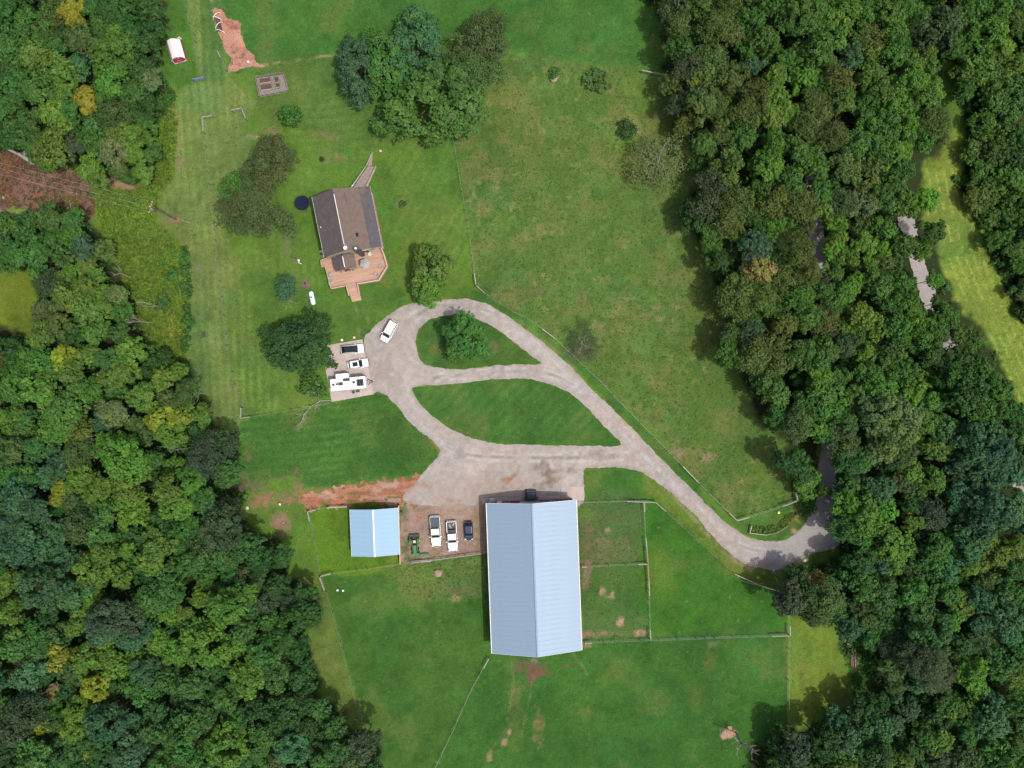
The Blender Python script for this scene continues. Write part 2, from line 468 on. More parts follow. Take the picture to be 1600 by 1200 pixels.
WOOD_W = [(-80, 360), (0, 335), (30, 330), (60, 325), (110, 325), (145, 350), (165, 385), (185, 425), (205, 455), (215, 500), (240, 545), (290, 570), (305, 610), (325, 640), (330, 668), (370, 682), (374, 710), (372, 745), (384, 775), (378, 800), (400, 832),
          (440, 850), (450, 890), (484, 918), (494, 960), (480, 992), (486, 1030), (498, 1052), (498, 1080), (535, 1115), (547, 1138), (590, 1158), (602, 1200), (625, 1280), (-80, 1280), (-80, 540), (30, 525), (55, 510), (50, 425), (0, 420), (-80, 440)]
WOOD_E = [(1012, -80), (1020, 20), (1040, 60), (1040, 105), (1045, 135), (1050, 180), (1065, 210), (1085, 245), (1090, 280), (1075, 310), (1080, 350), (1090, 385), (1112, 425), (1122, 460), (1140, 492), (1152, 515), (1165, 545), (1160, 590), (1182, 640), (1198, 672), (1222, 695), (1237, 740), (1243, 775), (1266, 790),
          (1276, 760), (1276, 690), (1300, 690), (1310, 860), (1230, 895), (1235, 960), (1300, 975), (1312, 1000), (1335, 1060), (1350, 1090), (1300, 1120), (1245, 1140), (1200, 1150), (1180, 1280), (1700, 1280), (1700, 680), (1600, 655), (1575, 600), (1555, 545), (1532, 520), (1500, 487), (1487, 465), (1465, 407), (1455, 375), (1440, 340), (1440, 290), (1440, 255), (1470, 235), (1482, 205), (1470, 150), (1470, 80), (1440, 40), (1450, -80)]
WOOD_FE = [(1450, -80), (1470, 60), (1500, 130), (1510, 200), (1505, 250), (1500, 290), (1520, 330), (1545, 400), (1565, 440), (1585, 480), (1610, 515), (1720, 560), (1720, -80)]
CLEAR = [(-80, 225), (0, 234), (25, 240), (60, 255), (100, 262), (125, 268), (140, 285), (150, 315), (145, 340), (130, 342), (110, 330), (60, 335), (20, 325), (-80, 330)]
WLAWN = [(285, -80), (335, -80), (345, 30), (360, 112), (400, 160), (386, 190), (392, 240), (360, 300), (350, 370), (380, 420), (400, 500), (410, 580), (440, 632), (379, 655), (372, 680), (330, 668), (318, 625), (292, 560), (300, 500), (297, 420), (290, 385), (272, 362), (252, 345), (250, 320), (258, 295), (275, 270), (278, 150), (310, 125), (300, 60)]
EPAST = [(705, 200), (760, 100), (800, 85), (860, 92), (1000, 115), (1045, 150), (1095, 270), (1080, 320), (1100, 400), (1170, 540), (1200, 660), (1230, 690), (1243, 780), (1150, 810), (1060, 715), (940, 598), (866, 528), (823, 497), (745, 448), (730, 340), (714, 250)]
SWLAWN = [(380, 655), (470, 640), (520, 628), (590, 615), (612, 627), (665, 681), (687, 702), (660, 738), (600, 748), (480, 762), (450, 745), (390, 768), (375, 740), (374, 690)]
MEADOW = [(1440, 255), (1470, 235), (1485, 205), (1510, 215), (1500, 290), (1520, 330), (1545, 400), (1565, 440), (1585, 480), (1610, 515), (1610, 660), (1575, 600), (1555, 545), (1532, 520), (1500, 487), (1487, 465), (1465, 407), (1455, 375), (1440, 340)]
SPAST = [(505, 900), (626, 880), (768, 865), (768, 1000), (915, 1002), (1015, 998), (1231, 991), (1231, 1280), (640, 1280), (575, 1140), (545, 1050)]

def ground_cols(X, Y):
    cv = Canvas(X, Y, LAWN)
    far = np.hypot(X, Y) > 140
    cv.poly([(330, -80), (1030, -80), (1035, 110), (860, 92), (800, 85), (640, 60), (540, 85), (410, 100), (360, 112), (345, 30)], UP, 1.2, 0.6)
    cv.poly([(640, 70), (800, 82), (860, 92), (760, 105), (705, 200), (600, 240), (480, 200), (400, 160), (410, 105), (540, 88)], (0.066, 0.112, 0.031), 2, 1)
    cv.poly(EPAST, PAST, 0.6, 0.4)
    cv.poly([(860, 92), (1000, 115), (1060, 200), (1080, 320), (960, 300), (880, 200)], (0.076, 0.122, 0.034), 5, 3, 0.8)
    cv.poly([(200, 130), (278, 150), (275, 270), (255, 300), (250, 345), (290, 385), (300, 450), (295, 560), (325, 650), (260, 600), (215, 520), (180, 430), (150, 360), (150, 300), (235, 270), (236, 200)], SCRUB, 1.0, 0.8)
    cv.poly([(230, -80), (285, -80), (300, 60), (320, 125), (260, 130), (240, 115), (250, 60)], (0.050, 0.112, 0.026), 0.8, 0.5)
    cv.poly(WLAWN, LAWNY, 0.5, 0.3)
    cv.poly([(320, -80), (336, -80), (360, 112), (340, 130), (315, 100)], (0.066, 0.12, 0.042), 0.8, 0.4)
    cv.poly([(385, 380), (470, 370), (500, 470), (440, 630), (380, 640), (350, 500)], (0.078, 0.130, 0.030), 2.5, 1.2, 0.8)
    cv.poly([(300, 420), (318, 430), (330, 560), (340, 640), (325, 640), (300, 560)], (0.066, 0.115, 0.045), 1.2, 0.6, 0.7)
    cv.poly([(600, 240), (700, 220), (735, 420), (700, 460), (620, 430), (605, 330)], (0.078, 0.135, 0.028), 3, 2, 0.9)
    cv.poly([(440, 440), (600, 455), (625, 470), (570, 530), (520, 530), (480, 500)], (0.050, 0.105, 0.026), 2, 1.2, 0.8)
    cv.poly(SWLAWN, (0.044, 0.104, 0.026), 0.6, 0.5)
    cv.poly(ISLE_A, (0.050, 0.100, 0.026), 0.5, 0.2)
    cv.poly(ISLE_B, (0.040, 0.100, 0.026), 0.5, 0.2)
    cv.poly([(1000, 700), (1060, 770), (1148, 815), (1243, 782), (1262, 815), (1220, 842), (1160, 832), (1090, 765)], (0.050, 0.108, 0.028), 0.4, 0.3)
    cv.poly([(740, 452), (823, 499), (866, 530), (940, 600), (1050, 715), (1090, 755), (1080, 765), (1000, 680), (880, 560), (800, 495), (750, 468)], (0.046, 0.105, 0.026), 0.4, 0.3)
    cv.poly([(912, 731), (985, 732), (1006, 741), (1012, 782), (912, 784)], (0.046, 0.105, 0.024), 0.4, 0.2)
    cv.poly([(1010, 742), (1095, 818), (1160, 885), (1200, 915), (1150, 900), (1100, 858), (1030, 790), (1012, 782)], (0.086, 0.130, 0.027), 0.9, 0.6)
    cv.poly([(905, 785), (1006, 783), (1010, 880), (1015, 997), (915, 1000)], (0.056, 0.095, 0.034), 0.4, 0.4)
    cv.poly([(915, 885), (1010, 882), (1014, 960), (920, 960)], (0.046, 0.096, 0.026), 1.2, 0.6, 0.7)
    cv.poly([(1010, 785), (1040, 800), (1103, 858), (1160, 908), (1231, 928), (1231, 990), (1015, 997)], (0.036, 0.106, 0.018), 0.4, 0.3)
    cv.poly([(1012, 860), (1050, 870), (1060, 920), (1020, 930)], (0.078, 0.128, 0.024), 2, 1.5, 0.7)
    cv.poly(SPAST, DARK, 0.4, 0.3)
    cv.poly([(505, 900), (626, 882), (760, 866), (765, 1022), (690, 1180), (640, 1240), (575, 1140)], (0.042, 0.096, 0.022), 1, 0.6, 0.9)
    cv.poly([(630, 880), (755, 868), (757, 930), (632, 935)], (0.072, 0.115, 0.040), 0.4, 0.5, 0.85)
    cv.poly([(483, 798), (545, 790), (626, 790), (627, 880), (502, 897)], (0.078, 0.138, 0.017), 0.4, 0.3)
    cv.poly([(450, 905), (500, 900), (545, 1050), (575, 1140), (600, 1165), (540, 1115), (500, 1060), (480, 990), (494, 950)], (0.086, 0.118, 0.034), 1.0, 0.6)
    cv.poly([(1232, 928), (1310, 960), (1330, 1060), (1320, 1110), (1250, 1145), (1232, 1145)], (0.095, 0.142, 0.030), 0.6, 0.5)
    cv.poly([(1240, 975), (1300, 990), (1315, 1070), (1250, 1130)], MEAD, 1.5, 1, 0.6)
    cv.poly(MEADOW, (0.128, 0.172, 0.038), 0.6, 0.5)
    cv.poly([(-80, 430), (50, 420), (58, 515), (20, 530), (-80, 540)], (0.10, 0.125, 0.022), 1, 0.6)
    cv.poly([(-80, 325), (25, 325), (40, 345), (0, 350), (-80, 360)], (0.22, 0.20, 0.11), 1, 0.6)
    # broad variation and dry grass
    cv.c *= (1 + 0.22 * cv.n2 + 0.24 * cv.n1 + 0.10 * cv.n3)[..., None]
    cool = sstep(0.0, 0.45, fbm(X, Y, 9.0, 4, 131)) * 0.5
    cv.c *= 1 + cool[..., None] * np.array((-0.34, -0.08, 0.10))
    tuft = sstep(0.12, 0.5, fbm(X, Y, 1.7, 3, 151)) * 0.5
    cv.c *= 1 + tuft[..., None] * np.array((-0.42, -0.26, -0.30))
    dry = sstep(0.05, 0.5, fbm(X, Y, 7.0, 5, 61)) * 0.30
    cv.c = cv.c * (1 - dry[..., None]) + np.array((0.125, 0.135, 0.05)) * dry[..., None]
    yel = sstep(0.0, 0.5, fbm(X, Y, 22.0, 3, 71)) * 0.25
    cv.c *= 1 + yel[..., None] * np.array((0.5, 0.12, 0.0))
    # east pasture: tufted, patchy
    P = smooth_poly(W(EPAST), 3); w = cv._win(P, 1)
    ins = sstep(0.4, -1.0, seg_dist(X[w], Y[w], P))
    t = sstep(-0.1, 0.35, fbm(X[w], Y[w], 3.4, 5, 83)) * 0.55 * ins
    cv._mix(w, t, (0.135, 0.125, 0.058))
    t = sstep(0.02, 0.45, fbm(X[w], Y[w], 1.5, 3, 93)) * 0.5 * ins
    cv._mix(w, t, (0.040, 0.085, 0.020))
    t = sstep(0.10, 0.5, fbm(X[w], Y[w], 6.5, 4, 103)) * 0.6 * ins
    cv._mix(w, t, (0.062, 0.108, 0.026))
    t = sstep(0.30, 0.46, vnoise(X[w], Y[w], 0.9, 107) + 0.5 * vnoise(X[w], Y[w], 5.0, 109)) * 0.5 * ins
    cv._mix(w, t, (0.18, 0.165, 0.085))
    # mowing stripes
    cv.stripes(WLAWN, 0.06, 1.5, 0.13)
    cv.stripes([(385, 380), (470, 370), (500, 470), (440, 630), (380, 640), (350, 500)], 0.03, 1.6, 0.09)
    cv.stripes(SWLAWN, PI / 2 + 0.1, 1.6, 0.12)
    cv.stripes(ISLE_B, -0.75, 1.9, 0.10)
    cv.stripes([(480, 160), (560, 165), (600, 240), (500, 250), (420, 210)], PI / 2 + 0.1, 1.7, 0.08)
    cv.stripes([(590, 230), (710, 225), (735, 420), (640, 400)], -0.55, 1.8, 0.09)
    cv.stripes([(1240, 975), (1300, 990), (1315, 1070), (1250, 1130)], 0.1, 1.7, 0.08)
    for k in range(9):
        u = 1462 + k * 13
        cv.line([(u - 30, 250), (u, 380), (u + 40, 480), (u + 95, 600), (u + 130, 680)], 0.34, (0.34, 0.29, 0.11), 0.22, 0.12, 0.75, 0.25)
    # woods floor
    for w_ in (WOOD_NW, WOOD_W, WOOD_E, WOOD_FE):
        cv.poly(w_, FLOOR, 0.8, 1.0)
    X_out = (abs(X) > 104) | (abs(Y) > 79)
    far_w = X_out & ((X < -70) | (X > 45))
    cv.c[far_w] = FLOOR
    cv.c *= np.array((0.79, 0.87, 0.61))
    # worn and bare places
    for b in [(440, 745, 14, 5, BROWN, .7), (430, 778, 40, 14, (0.21, 0.13, 0.085), .8), (410, 785, 30, 10, REDD, .5), (440, 815, 17, 16, (0.27, 0.16, 0.12), .75), (463, 755, 8, 16, (0.22, 0.13, 0.09), .8), (478, 772, 20, 12, REDD, .6), (405, 760, 20, 6, (0.2, 0.14, 0.09), .5),
              (945, 848, 14, 7, DRY, .4), (950, 830, 6, 8, TAN, .7), (957, 925, 3, 8, TAN, .75), (942, 924, 4, 8, TAN, .75), (949, 934, 8, 4, TAN, .6), (969, 970, 5, 8, TAN, .75), (935, 990, 30, 6, (0.26, 0.17, 0.12), .7), (1000, 988, 14, 5, TAN, .6), (917, 845, 7, 26, (0.16, 0.10, 0.075), .7), (916, 900, 7, 18, (0.25, 0.15, 0.12), .6), (918, 1009, 7, 4, TAN, .6),
              (950, 860, 35, 26, (0.17, 0.145, 0.075), .45), (955, 810, 40, 18, (0.13, 0.12, 0.05), .35), (838, 1043, 26, 17, BROWN, .9), (832, 1058, 12, 12, BROWN, .8), (838, 1032, 10, 5, (0.24, 0.22, 0.21), .7),
              (805, 1080, 7, 5, (0.22, 0.16, 0.09), .5), (840, 1135, 10, 26, (0.17, 0.15, 0.06), .7), (788, 1160, 6, 7, TAN, .5), (766, 1180, 5, 9, (0.26, 0.23, 0.12), .6), (796, 1145, 3, 6, TAN, .6),
              (684, 897, 8, 6, (0.28, 0.20, 0.16), .9), (700, 922, 40, 7, (0.16, 0.135, 0.07), .5), (712, 935, 12, 5, TAN, .3), (715, 932, 3, 3, REDD, .5),
              (1062, 709, 11, 9, (0.27, 0.18, 0.13), .8), (1106, 712, 13, 12, (0.26, 0.18, 0.12), .65), (1175, 720, 6, 5, TAN, .3), (890, 490, 10, 6, DRY, .6), (940, 510, 9, 7, (0.22, 0.17, 0.11), .6), (905, 545, 24, 18, (0.15, 0.12, 0.075), .6), (845, 452, 12, 6, DRY, .5), (865, 121, 9, 5, TAN, .9), (994, 203, 6, 6, TAN, .9), (1068, 235, 6, 6, TAN, .6),
              (533, 250, 14, 6, (0.25, 0.17, 0.09), .5), (510, 245, 12, 10, (0.2, 0.16, 0.09), .4), (508, 215, 26, 10, (0.2, 0.17, 0.09), .35), (425, 205, 12, 6, (0.24, 0.17, 0.11), .5), (628, 318, 7, 6, (0.25, 0.19, 0.11), .6), (395, 213, 8, 5, TAN, .5),
              (523, 505, 12, 6, (0.24, 0.20, 0.10), .5), (480, 443, 8, 7, (0.2, 0.13, 0.11), .8), (448, 390, 5, 25, (0.18, 0.16, 0.10), .5), (460, 430, 5, 30, (0.2, 0.17, 0.11), .4),
              (274, 343, 8, 4, (0.30, 0.15, 0.11), .9), (296, 349, 4, 3, (0.2, 0.13, 0.11), .8), (258, 345, 12, 8, (0.16, 0.15, 0.07), .5), (310, 424, 6, 10, (0.2, 0.2, 0.16), .35), (318, 522, 4, 6, (0.03, 0.035, 0.02), .6),
              (265, 510, 10, 12, (0.24, 0.20, 0.02), .75), (272, 495, 8, 10, (0.22, 0.2, 0.02), .5), (255, 390, 8, 8, (0.2, 0.15, 0.05), .4), (270, 180, 7, 30, (0.26, 0.17, 0.09), .45), (276, 210, 6, 40, (0.24, 0.17, 0.1), .5), (280, 250, 5, 22, (0.24, 0.19, 0.13), .5), (250, 190, 9, 16, (0.2, 0.17, 0.05), .5),
              (190, 286, 30, 8, (0.32, 0.19, 0.14), .8), (212, 212, 8, 6, (0.25, 0.17, 0.1), .7), (1285, 905, 20, 10, (0.22, 0.16, 0.10), .8), (1112, 420, 14, 9, (0.22, 0.18, 0.13), .6), (1530, 215, 8, 8, (0.3, 0.17, 0.12), .8),
              (1140, 1146, 11, 7, TAN, .9), (1132, 1147, 7, 6, (0.38, 0.27, 0.2), .9), (1115, 1008, 9, 4, (0.22, 0.2, 0.16), .5), (1110, 1035, 12, 16, (0.11, 0.12, 0.04), .5), (885, 1040, 7, 5, BROWN, .6),
              (678, 545, 10, 14, (0.18, 0.14, 0.06), .5), (770, 545, 8, 10, (0.17, 0.15, 0.07), .45), (1225, 815, 22, 10, (0.13, 0.13, 0.03), .6), (1250, 805, 14, 12, (0.22, 0.19, 0.06), .6), (1255, 832, 14, 5, TAN, .7), (385, 712, 6, 8, (0.2, 0.12, 0.08), .6), (382, 750, 7, 18, (0.2, 0.14, 0.1), .5)]:
        cv.blob(*b[:4], np.array(b[4]) * 0.68, b[5])
    for l in [([(408, 102), (450, 96), (500, 88), (545, 82), (600, 50)], 0.35, TAN, .8), ([(590, 52), (610, 25), (625, 0)], 0.3, (0.2, 0.18, 0.1), .3),
              ([(552, 465), (558, 490), (562, 528)], 0.25, (0.24, 0.19, 0.10), .6), ([(562, 465), (570, 485), (577, 503)], 0.3, (0.26, 0.18, 0.11), .7),
              ([(800, 1030), (802, 1055), (800, 1085), (793, 1120), (790, 1150)], 0.35, (0.24, 0.20, 0.10), .6), ([(832, 1060), (828, 1090), (820, 1120), (815, 1150)], 0.3, (0.24, 0.20, 0.10), .5), ([(815, 1075), (800, 1110), (793, 1140), (775, 1165), (755, 1190)], 1.3, (0.14, 0.13, 0.055), .4),
              ([(895, 1022), (910, 1040), (918, 1055)], 0.3, (0.26, 0.2, 0.13), .6), ([(1006, 742), (1006, 780)], 0.25, (0.3, 0.22, 0.13), .6),
              ([(478, 440), (484, 480), (482, 520)], 0.5, (0.15, 0.14, 0.07), .5), ([(330, 60), (344, 85), (356, 112)], 0.3, (0.2, 0.18, 0.1), .4),
              ([(1020, 745), (1075, 800), (1130, 862), (1170, 888)], 0.8, (0.32, 0.22, 0.17), .55), ([(1127, 856), (1160, 882), (1200, 897), (1262, 870)], 1.2, (0.30, 0.21, 0.16), .8), ([(1141, 826), (1167, 842), (1192, 849), (1222, 849), (1250, 836)], 0.9, (0.36, 0.27, 0.15), .8),
              ([(630, 479), (660, 473), (695, 469)], 0.5, (0.3, 0.22, 0.13), .5), ([(810, 500), (860, 540), (900, 578)], 0.5, (0.26, 0.20, 0.12), .5), ([(780, 517), (812, 541)], 0.35, (0.17, 0.12, 0.08), .6),
              ([(665, 684), (688, 702), (685, 712)], 0.4, REDD, .7), ([(655, 748), (620, 750), (560, 757), (500, 765)], 0.8, (0.24, 0.14, 0.08), .8),
              ([(1048, 720), (1020, 690), (960, 640)], 0.3, (0.15, 0.13, 0.07), .4), ([(1015, 1000), (1120, 996), (1228, 992)], 0.9, (0.055, 0.11, 0.045), .5), ([(1229, 1000), (1229, 1120)], 0.8, (0.055, 0.11, 0.045), .5),
              ([(460, 905), (500, 1000), (540, 1100)], 0.4, (0.13, 0.14, 0.05), .4), ([(330, 0), (336, 25)], 0.5, TAN, .7)]:
        cv.line(l[0], l[1], np.array(l[2]) * 0.68, 0.22, 0.15, l[3], 0.5)
    # small pale stones and dung scattered in the pastures
    sp = vnoise(X, Y, 0.55, 99)
    cv.c = np.where((sp > 0.47)[..., None] & (~far)[..., None] & (abs(X) < 60)[..., None], cv.c * 0.7 + np.array((0.05, 0.048, 0.03)), cv.c)
    return np.clip(cv.c, 0.004, 0.9)

xs = np.concatenate([[-3000, -1200, -500, -250, -160, -130], np.arange(-112, 112.01, 0.32), [130, 160, 250, 500, 1200, 3000]])
ys = np.concatenate([[-3000, -1200, -500, -250, -140, -105], np.arange(-86, 86.01, 0.32), [105, 140, 250, 500, 1200, 3000]])
g = link('ground', grid_mesh('ground', xs, ys, ground_cols, M['grass'])); g['kind'] = 'structure'

# ------------------------------------------------------------------ loose surfaces on it
def c_drive(cv):
    cv.c[:] = GRAV
    cv.c *= (1 + 0.10 * cv.n2 + 0.12 * cv.n1)[..., None]
    cv.c *= (1 + 0.16 * fbm(cv.x, cv.y, 0.8, 2, 201) + 0.10 * fbm(cv.x, cv.y, 5.0, 4, 211))[..., None]
    pink = sstep(-0.1, 0.4, fbm(cv.x, cv.y, 9, 3, 31)) * 0.35
    cv.c *= 1 + pink[..., None] * np.array((0.06, -0.05, -0.10))
    grey = sstep(40, 52, cv.x) * 0.8                   # the paved lane towards the woods is greyer
    cv.c = cv.c * (1 - grey[..., None]) + np.array((0.36, 0.335, 0.32)) * grey[..., None] * (1 + 0.12 * cv.n1[..., None])
    brown = sstep(-15.5, -20.5, cv.y) * sstep(-26, -14, cv.x) * sstep(6, -4, cv.x) * 0.55
    cv._mix(np.ones(cv.x.shape, bool), (brown * sstep(-0.3, 0.3, cv.n1)).ravel(), (0.36, 0.25, 0.20))
    trk = [[(640, 500), (680, 479), (730, 478), (765, 487), (800, 508), (850, 550), (900, 600), (950, 652), (1000, 706), (1050, 752), (1100, 800), (1150, 850), (1210, 865)],
           [(680, 590), (760, 583), (830, 581), (880, 592), (930, 630)], [(635, 640), (680, 685), (740, 712), (900, 715), (985, 712)]]
    for t in trk:
        cv.line(t, 0.7, (0.22, 0.20, 0.185), 0.45, 0.3, 1.0, 0.35)
        for o_ in (-7, 7): cv.line([(u + o_ * .5, v + o_ * .7) for u, v in t], 0.5, (0.53, 0.48, 0.45), 0.4, 0.25, 0.9, 0.4)
    edge = sstep(-0.9, 0.0, cv.d) * 0.5
    cv._mix(np.ones(cv.x.shape, bool), (edge * sstep(-0.25, 0.35, cv.n1)).ravel(), (0.24, 0.19, 0.14))
    for b in [(800, 745, 5, 20, REDD, .8, .6, -0.75), (792, 752, 5, 9, REDD, .7, .6, -0.75), (850, 728, 10, 14, (0.17, 0.13, 0.10), .6), (862, 745, 12, 9, (0.19, 0.13, 0.09), .6), (880, 735, 28, 4, (0.2, 0.17, 0.14), .6), (880, 715, 24, 8, (0.24, 0.2, 0.17), .5), (940, 712, 18, 8, (0.23, 0.2, 0.17), .5), (850, 757, 12, 5, (0.2, 0.14, 0.1), .5), (760, 745, 10, 16, (0.25, 0.21, 0.18), .5), (705, 782, 14, 4, REDD, .6), (665, 760, 12, 6, (0.36, 0.2, 0.14), .5), (720, 710, 12, 8, (0.27, 0.23, 0.2), .5), (650, 690, 8, 8, (0.3, 0.26, 0.23), .5), (618, 600, 12, 24, (0.30, 0.25, 0.22), .4), (600, 575, 8, 20, (0.32, 0.26, 0.23), .4), (655, 500, 12, 5, (0.30, 0.31, 0.28), .4), (1210, 862, 26, 6, (0.36, 0.35, 0.35), .4), (1192, 884, 20, 6, (0.3, 0.2, 0.15), .6), (1265, 868, 18, 5, (0.3, 0.2, 0.15), .6)]:
        cv.blob(*b)
sheet('gravel_driveway', N_EDGE + S_EDGE, [ISLE_A, ISLE_B], 0.22, 0.022, c_drive, M['gravel'], 0.1)

def c_yard(cv):
    cv.c[:] = YARD; cv.c *= (1 + 0.2 * cv.n2 + 0.2 * cv.n1)[..., None]
    for b in [(632, 800, 6, 14, (0.10, 0.12, 0.04), .8), (633, 850, 6, 22, (0.08, 0.11, 0.035), .8), (645, 875, 16, 6, (0.08, 0.11, 0.035), .7), (677, 865, 12, 10, (0.16, 0.15, 0.05), .8), (746, 835, 5, 30, (0.20, 0.16, 0.08), .8), (655, 810, 6, 14, (0.30, 0.16, 0.12), .5), (660, 822, 4, 5, BROWN, .5), (730, 862, 14, 5, (0.24, 0.14, 0.12), .6), (690, 862, 10, 5, (0.25, 0.16, 0.13), .5), (654, 795, 14, 4, (0.12, 0.12, 0.05), .5), (700, 800, 40, 6, REDD, .25)]:
        cv.blob(*b)
sheet('dirt_yard', YARD_P, [], 0.22, 0.012, c_yard, M['soil'], 0.12, smooth=False, tint=(.70, .71, .68))

def c_red(cv):
    cv.c[:] = (0.30, 0.165, 0.105); cv.c *= (1 + 0.25 * cv.n2 + 0.2 * cv.n1)[..., None]
    for t, c, a, w_ in [([(470, 776), (540, 765), (600, 760), (650, 752)], (0.36, 0.22, 0.16), .7, 0.9), ([(500, 784), (560, 778), (620, 772), (655, 765)], (0.36, 0.15, 0.075), .7, 0.9), ([(600, 752), (645, 748)], (0.36, 0.13, 0.07), .7, 1.1), ([(560, 770), (600, 768), (640, 762)], (0.24, 0.19, 0.15), .7, 0.4), ([(480, 785), (520, 778), (560, 776)], (0.11, 0.12, 0.05), .7, 0.7), ([(530, 786), (580, 785), (630, 782)], (0.2, 0.13, 0.09), .6, 0.6)]:
        cv.line(t, w_, c, 0.3, 0.35, a, 0.6)
    g_ = sstep(-0.6, 0.1, cv.d) * sstep(-0.1, 0.3, cv.n1)
    cv._mix(np.ones(cv.x.shape, bool), (g_ * 0.9).ravel(), (0.062, 0.105, 0.028))
    pk = sstep(0.0, 0.35, fbm(cv.x, cv.y * 2.2, 2.6, 4, 171)) * 0.75
    cv._mix(np.ones(cv.x.shape, bool), pk.ravel(), (0.36, 0.30, 0.25))
    gr = sstep(0.12, 0.4, fbm(cv.x * .6, cv.y * 2.5, 2.2, 4, 191)) * 0.7
    cv._mix(np.ones(cv.x.shape, bool), gr.ravel(), (0.10, 0.13, 0.04))
sheet('dirt_track', [(462, 772), (480, 768), (520, 764), (560, 757), (600, 750), (640, 745), (668, 742), (672, 760), (655, 785), (630, 790), (590, 786), (545, 787), (520, 790), (500, 794), (482, 798), (470, 790)], [], 0.22, 0.016, c_red, M['soil'], 0.75, tint=(.78, .63, .60))

def c_garden(cv):
    cv.c[:] = (0.42, 0.265, 0.19); cv.c *= (1 + 0.15 * cv.n2 + 0.2 * cv.n1)[..., None]
    for b in [(360, 35, 12, 8, (0.34, 0.17, 0.115), .9), (372, 38, 9, 8, (0.30, 0.15, 0.10), .8), (366, 44, 14, 3, (0.24, 0.12, 0.09), .6), (361, 96, 5, 10, (0.17, 0.12, 0.06), .8), (365, 78, 6, 5, (0.28, 0.18, 0.12), .6), (374, 74, 7, 4, (0.26, 0.17, 0.11), .5), (385, 92, 10, 8, (0.40, 0.22, 0.155), .7), (375, 101, 4, 4, BROWN, .5), (368, 90, 3, 3, BROWN, .6), (380, 88, 3, 3, BROWN, .5), (362, 82, 3, 2, BROWN, .5), (366, 84, 2, 2, BROWN, .5), (350, 15, 5, 8, (0.4, 0.27, 0.2), .5)]:
        cv.blob(*b)
sheet('garden_soil_plot', [(334, 14), (346, 15), (352, 25), (358, 30), (374, 34), (376, 45), (375, 52), (378, 60), (380, 68), (386, 78), (396, 85), (400, 98), (412, 103), (402, 104), (390, 105), (372, 110), (357, 112), (358, 100), (360, 90), (352, 80), (348, 68), (343, 52), (337, 40), (334, 25)], [], 0.2, 0.012, c_garden, M['soil'], 0.15, tint=(.66, .55, .56))

def c_clear(cv):
    cv.c[:] = (0.165, 0.088, 0.068); cv.c *= (1 + 0.5 * cv.n2 + 0.5 * cv.n1)[..., None]
    t = sstep(0.0, 0.45, fbm(cv.x, cv.y, 5, 4, 55)) * 0.6
    cv._mix(np.ones(cv.x.shape, bool), t.ravel(), (0.25, 0.17, 0.13))
    for b in [(8, 262, 18, 10, (0.33, 0.14, 0.06), .6), (55, 305, 12, 7, (0.34, 0.12, 0.055), .6), (115, 308, 12, 7, (0.16, 0.16, 0.03), .7), (85, 298, 12, 6, (0.13, 0.12, 0.05), .6), (60, 292, 14, 8, (0.27, 0.19, 0.15), .5), (5, 300, 8, 20, (0.30, 0.11, 0.09), .5), (90, 278, 10, 6, (0.12, 0.11, 0.045), .5)]:
        cv.blob(*b)
sheet('burnt_clearing', CLEAR, [], 0.3, 0.012, c_clear, M['soil'], 0.5, tint=(.55, .50, .50))

def c_road(cv):
    cv.c[:] = (0.36, 0.315, 0.295); cv.c *= (1 + 0.1 * cv.n2 + 0.12 * cv.n1)[..., None]
sheet('woodland_road', [(1330, -80), (1365, 150), (1388, 270), (1402, 335), (1420, 400), (1440, 470), (1466, 530), (1490, 580), (1540, 680), (1640, 860), (1665, 850), (1565, 670), (1512, 568), (1486, 520), (1462, 460), (1443, 400), (1426, 330), (1412, 270), (1386, 150), (1352, -80)], [], 0.3, 0.012, c_road, M['gravel'], 0.2)

def slab(name, pts, z0, z1, m, h=None):
    bm = NB()
    P = [at(u, v, z1) for u, v in pts]
    if (P[1] - P[0]).cross(P[2] - P[1]).z < 0: P = P[::-1]
    prism(bm, P, z0, z1)
    e = [x for x in bm.edges if all(v.co.z > z1 - 1e-4 for v in x.verts)]
    bmesh.ops.bevel(bm, geom=e, offset=0.02, segments=1, affect='EDGES')
    o = obj(name, bm, m); o['kind'] = 'structure'; return o
# ------------------------------------------------------------------ concrete
pad = slab('concrete_pad', [(502, 541), (566, 530), (584, 616), (518, 628)], -0.05, 0.07, M['concrete'])
apron = slab('concrete_apron', [(877, 761), (912, 760), (913, 782), (877, 784)], -0.05, 0.06, M['concrete'])
apron2 = slab('concrete_doorway_slab', [(752, 779), (876, 774), (876, 781), (753, 788)], -0.05, 0.035, M['concrete'])

class Frame:
    """local axes of a building: centre on the ground and heading"""
    def __init__(s, cx, cy, deg): s.c = Vector((cx, cy, 0)); s.a = math.radians(deg)
    def loc(s, u, v, h=0.0):
        p = at(u, v, h) - s.c; ca, sa = math.cos(-s.a), math.sin(-s.a)
        return Vector((p.x * ca - p.y * sa, p.x * sa + p.y * ca, h))

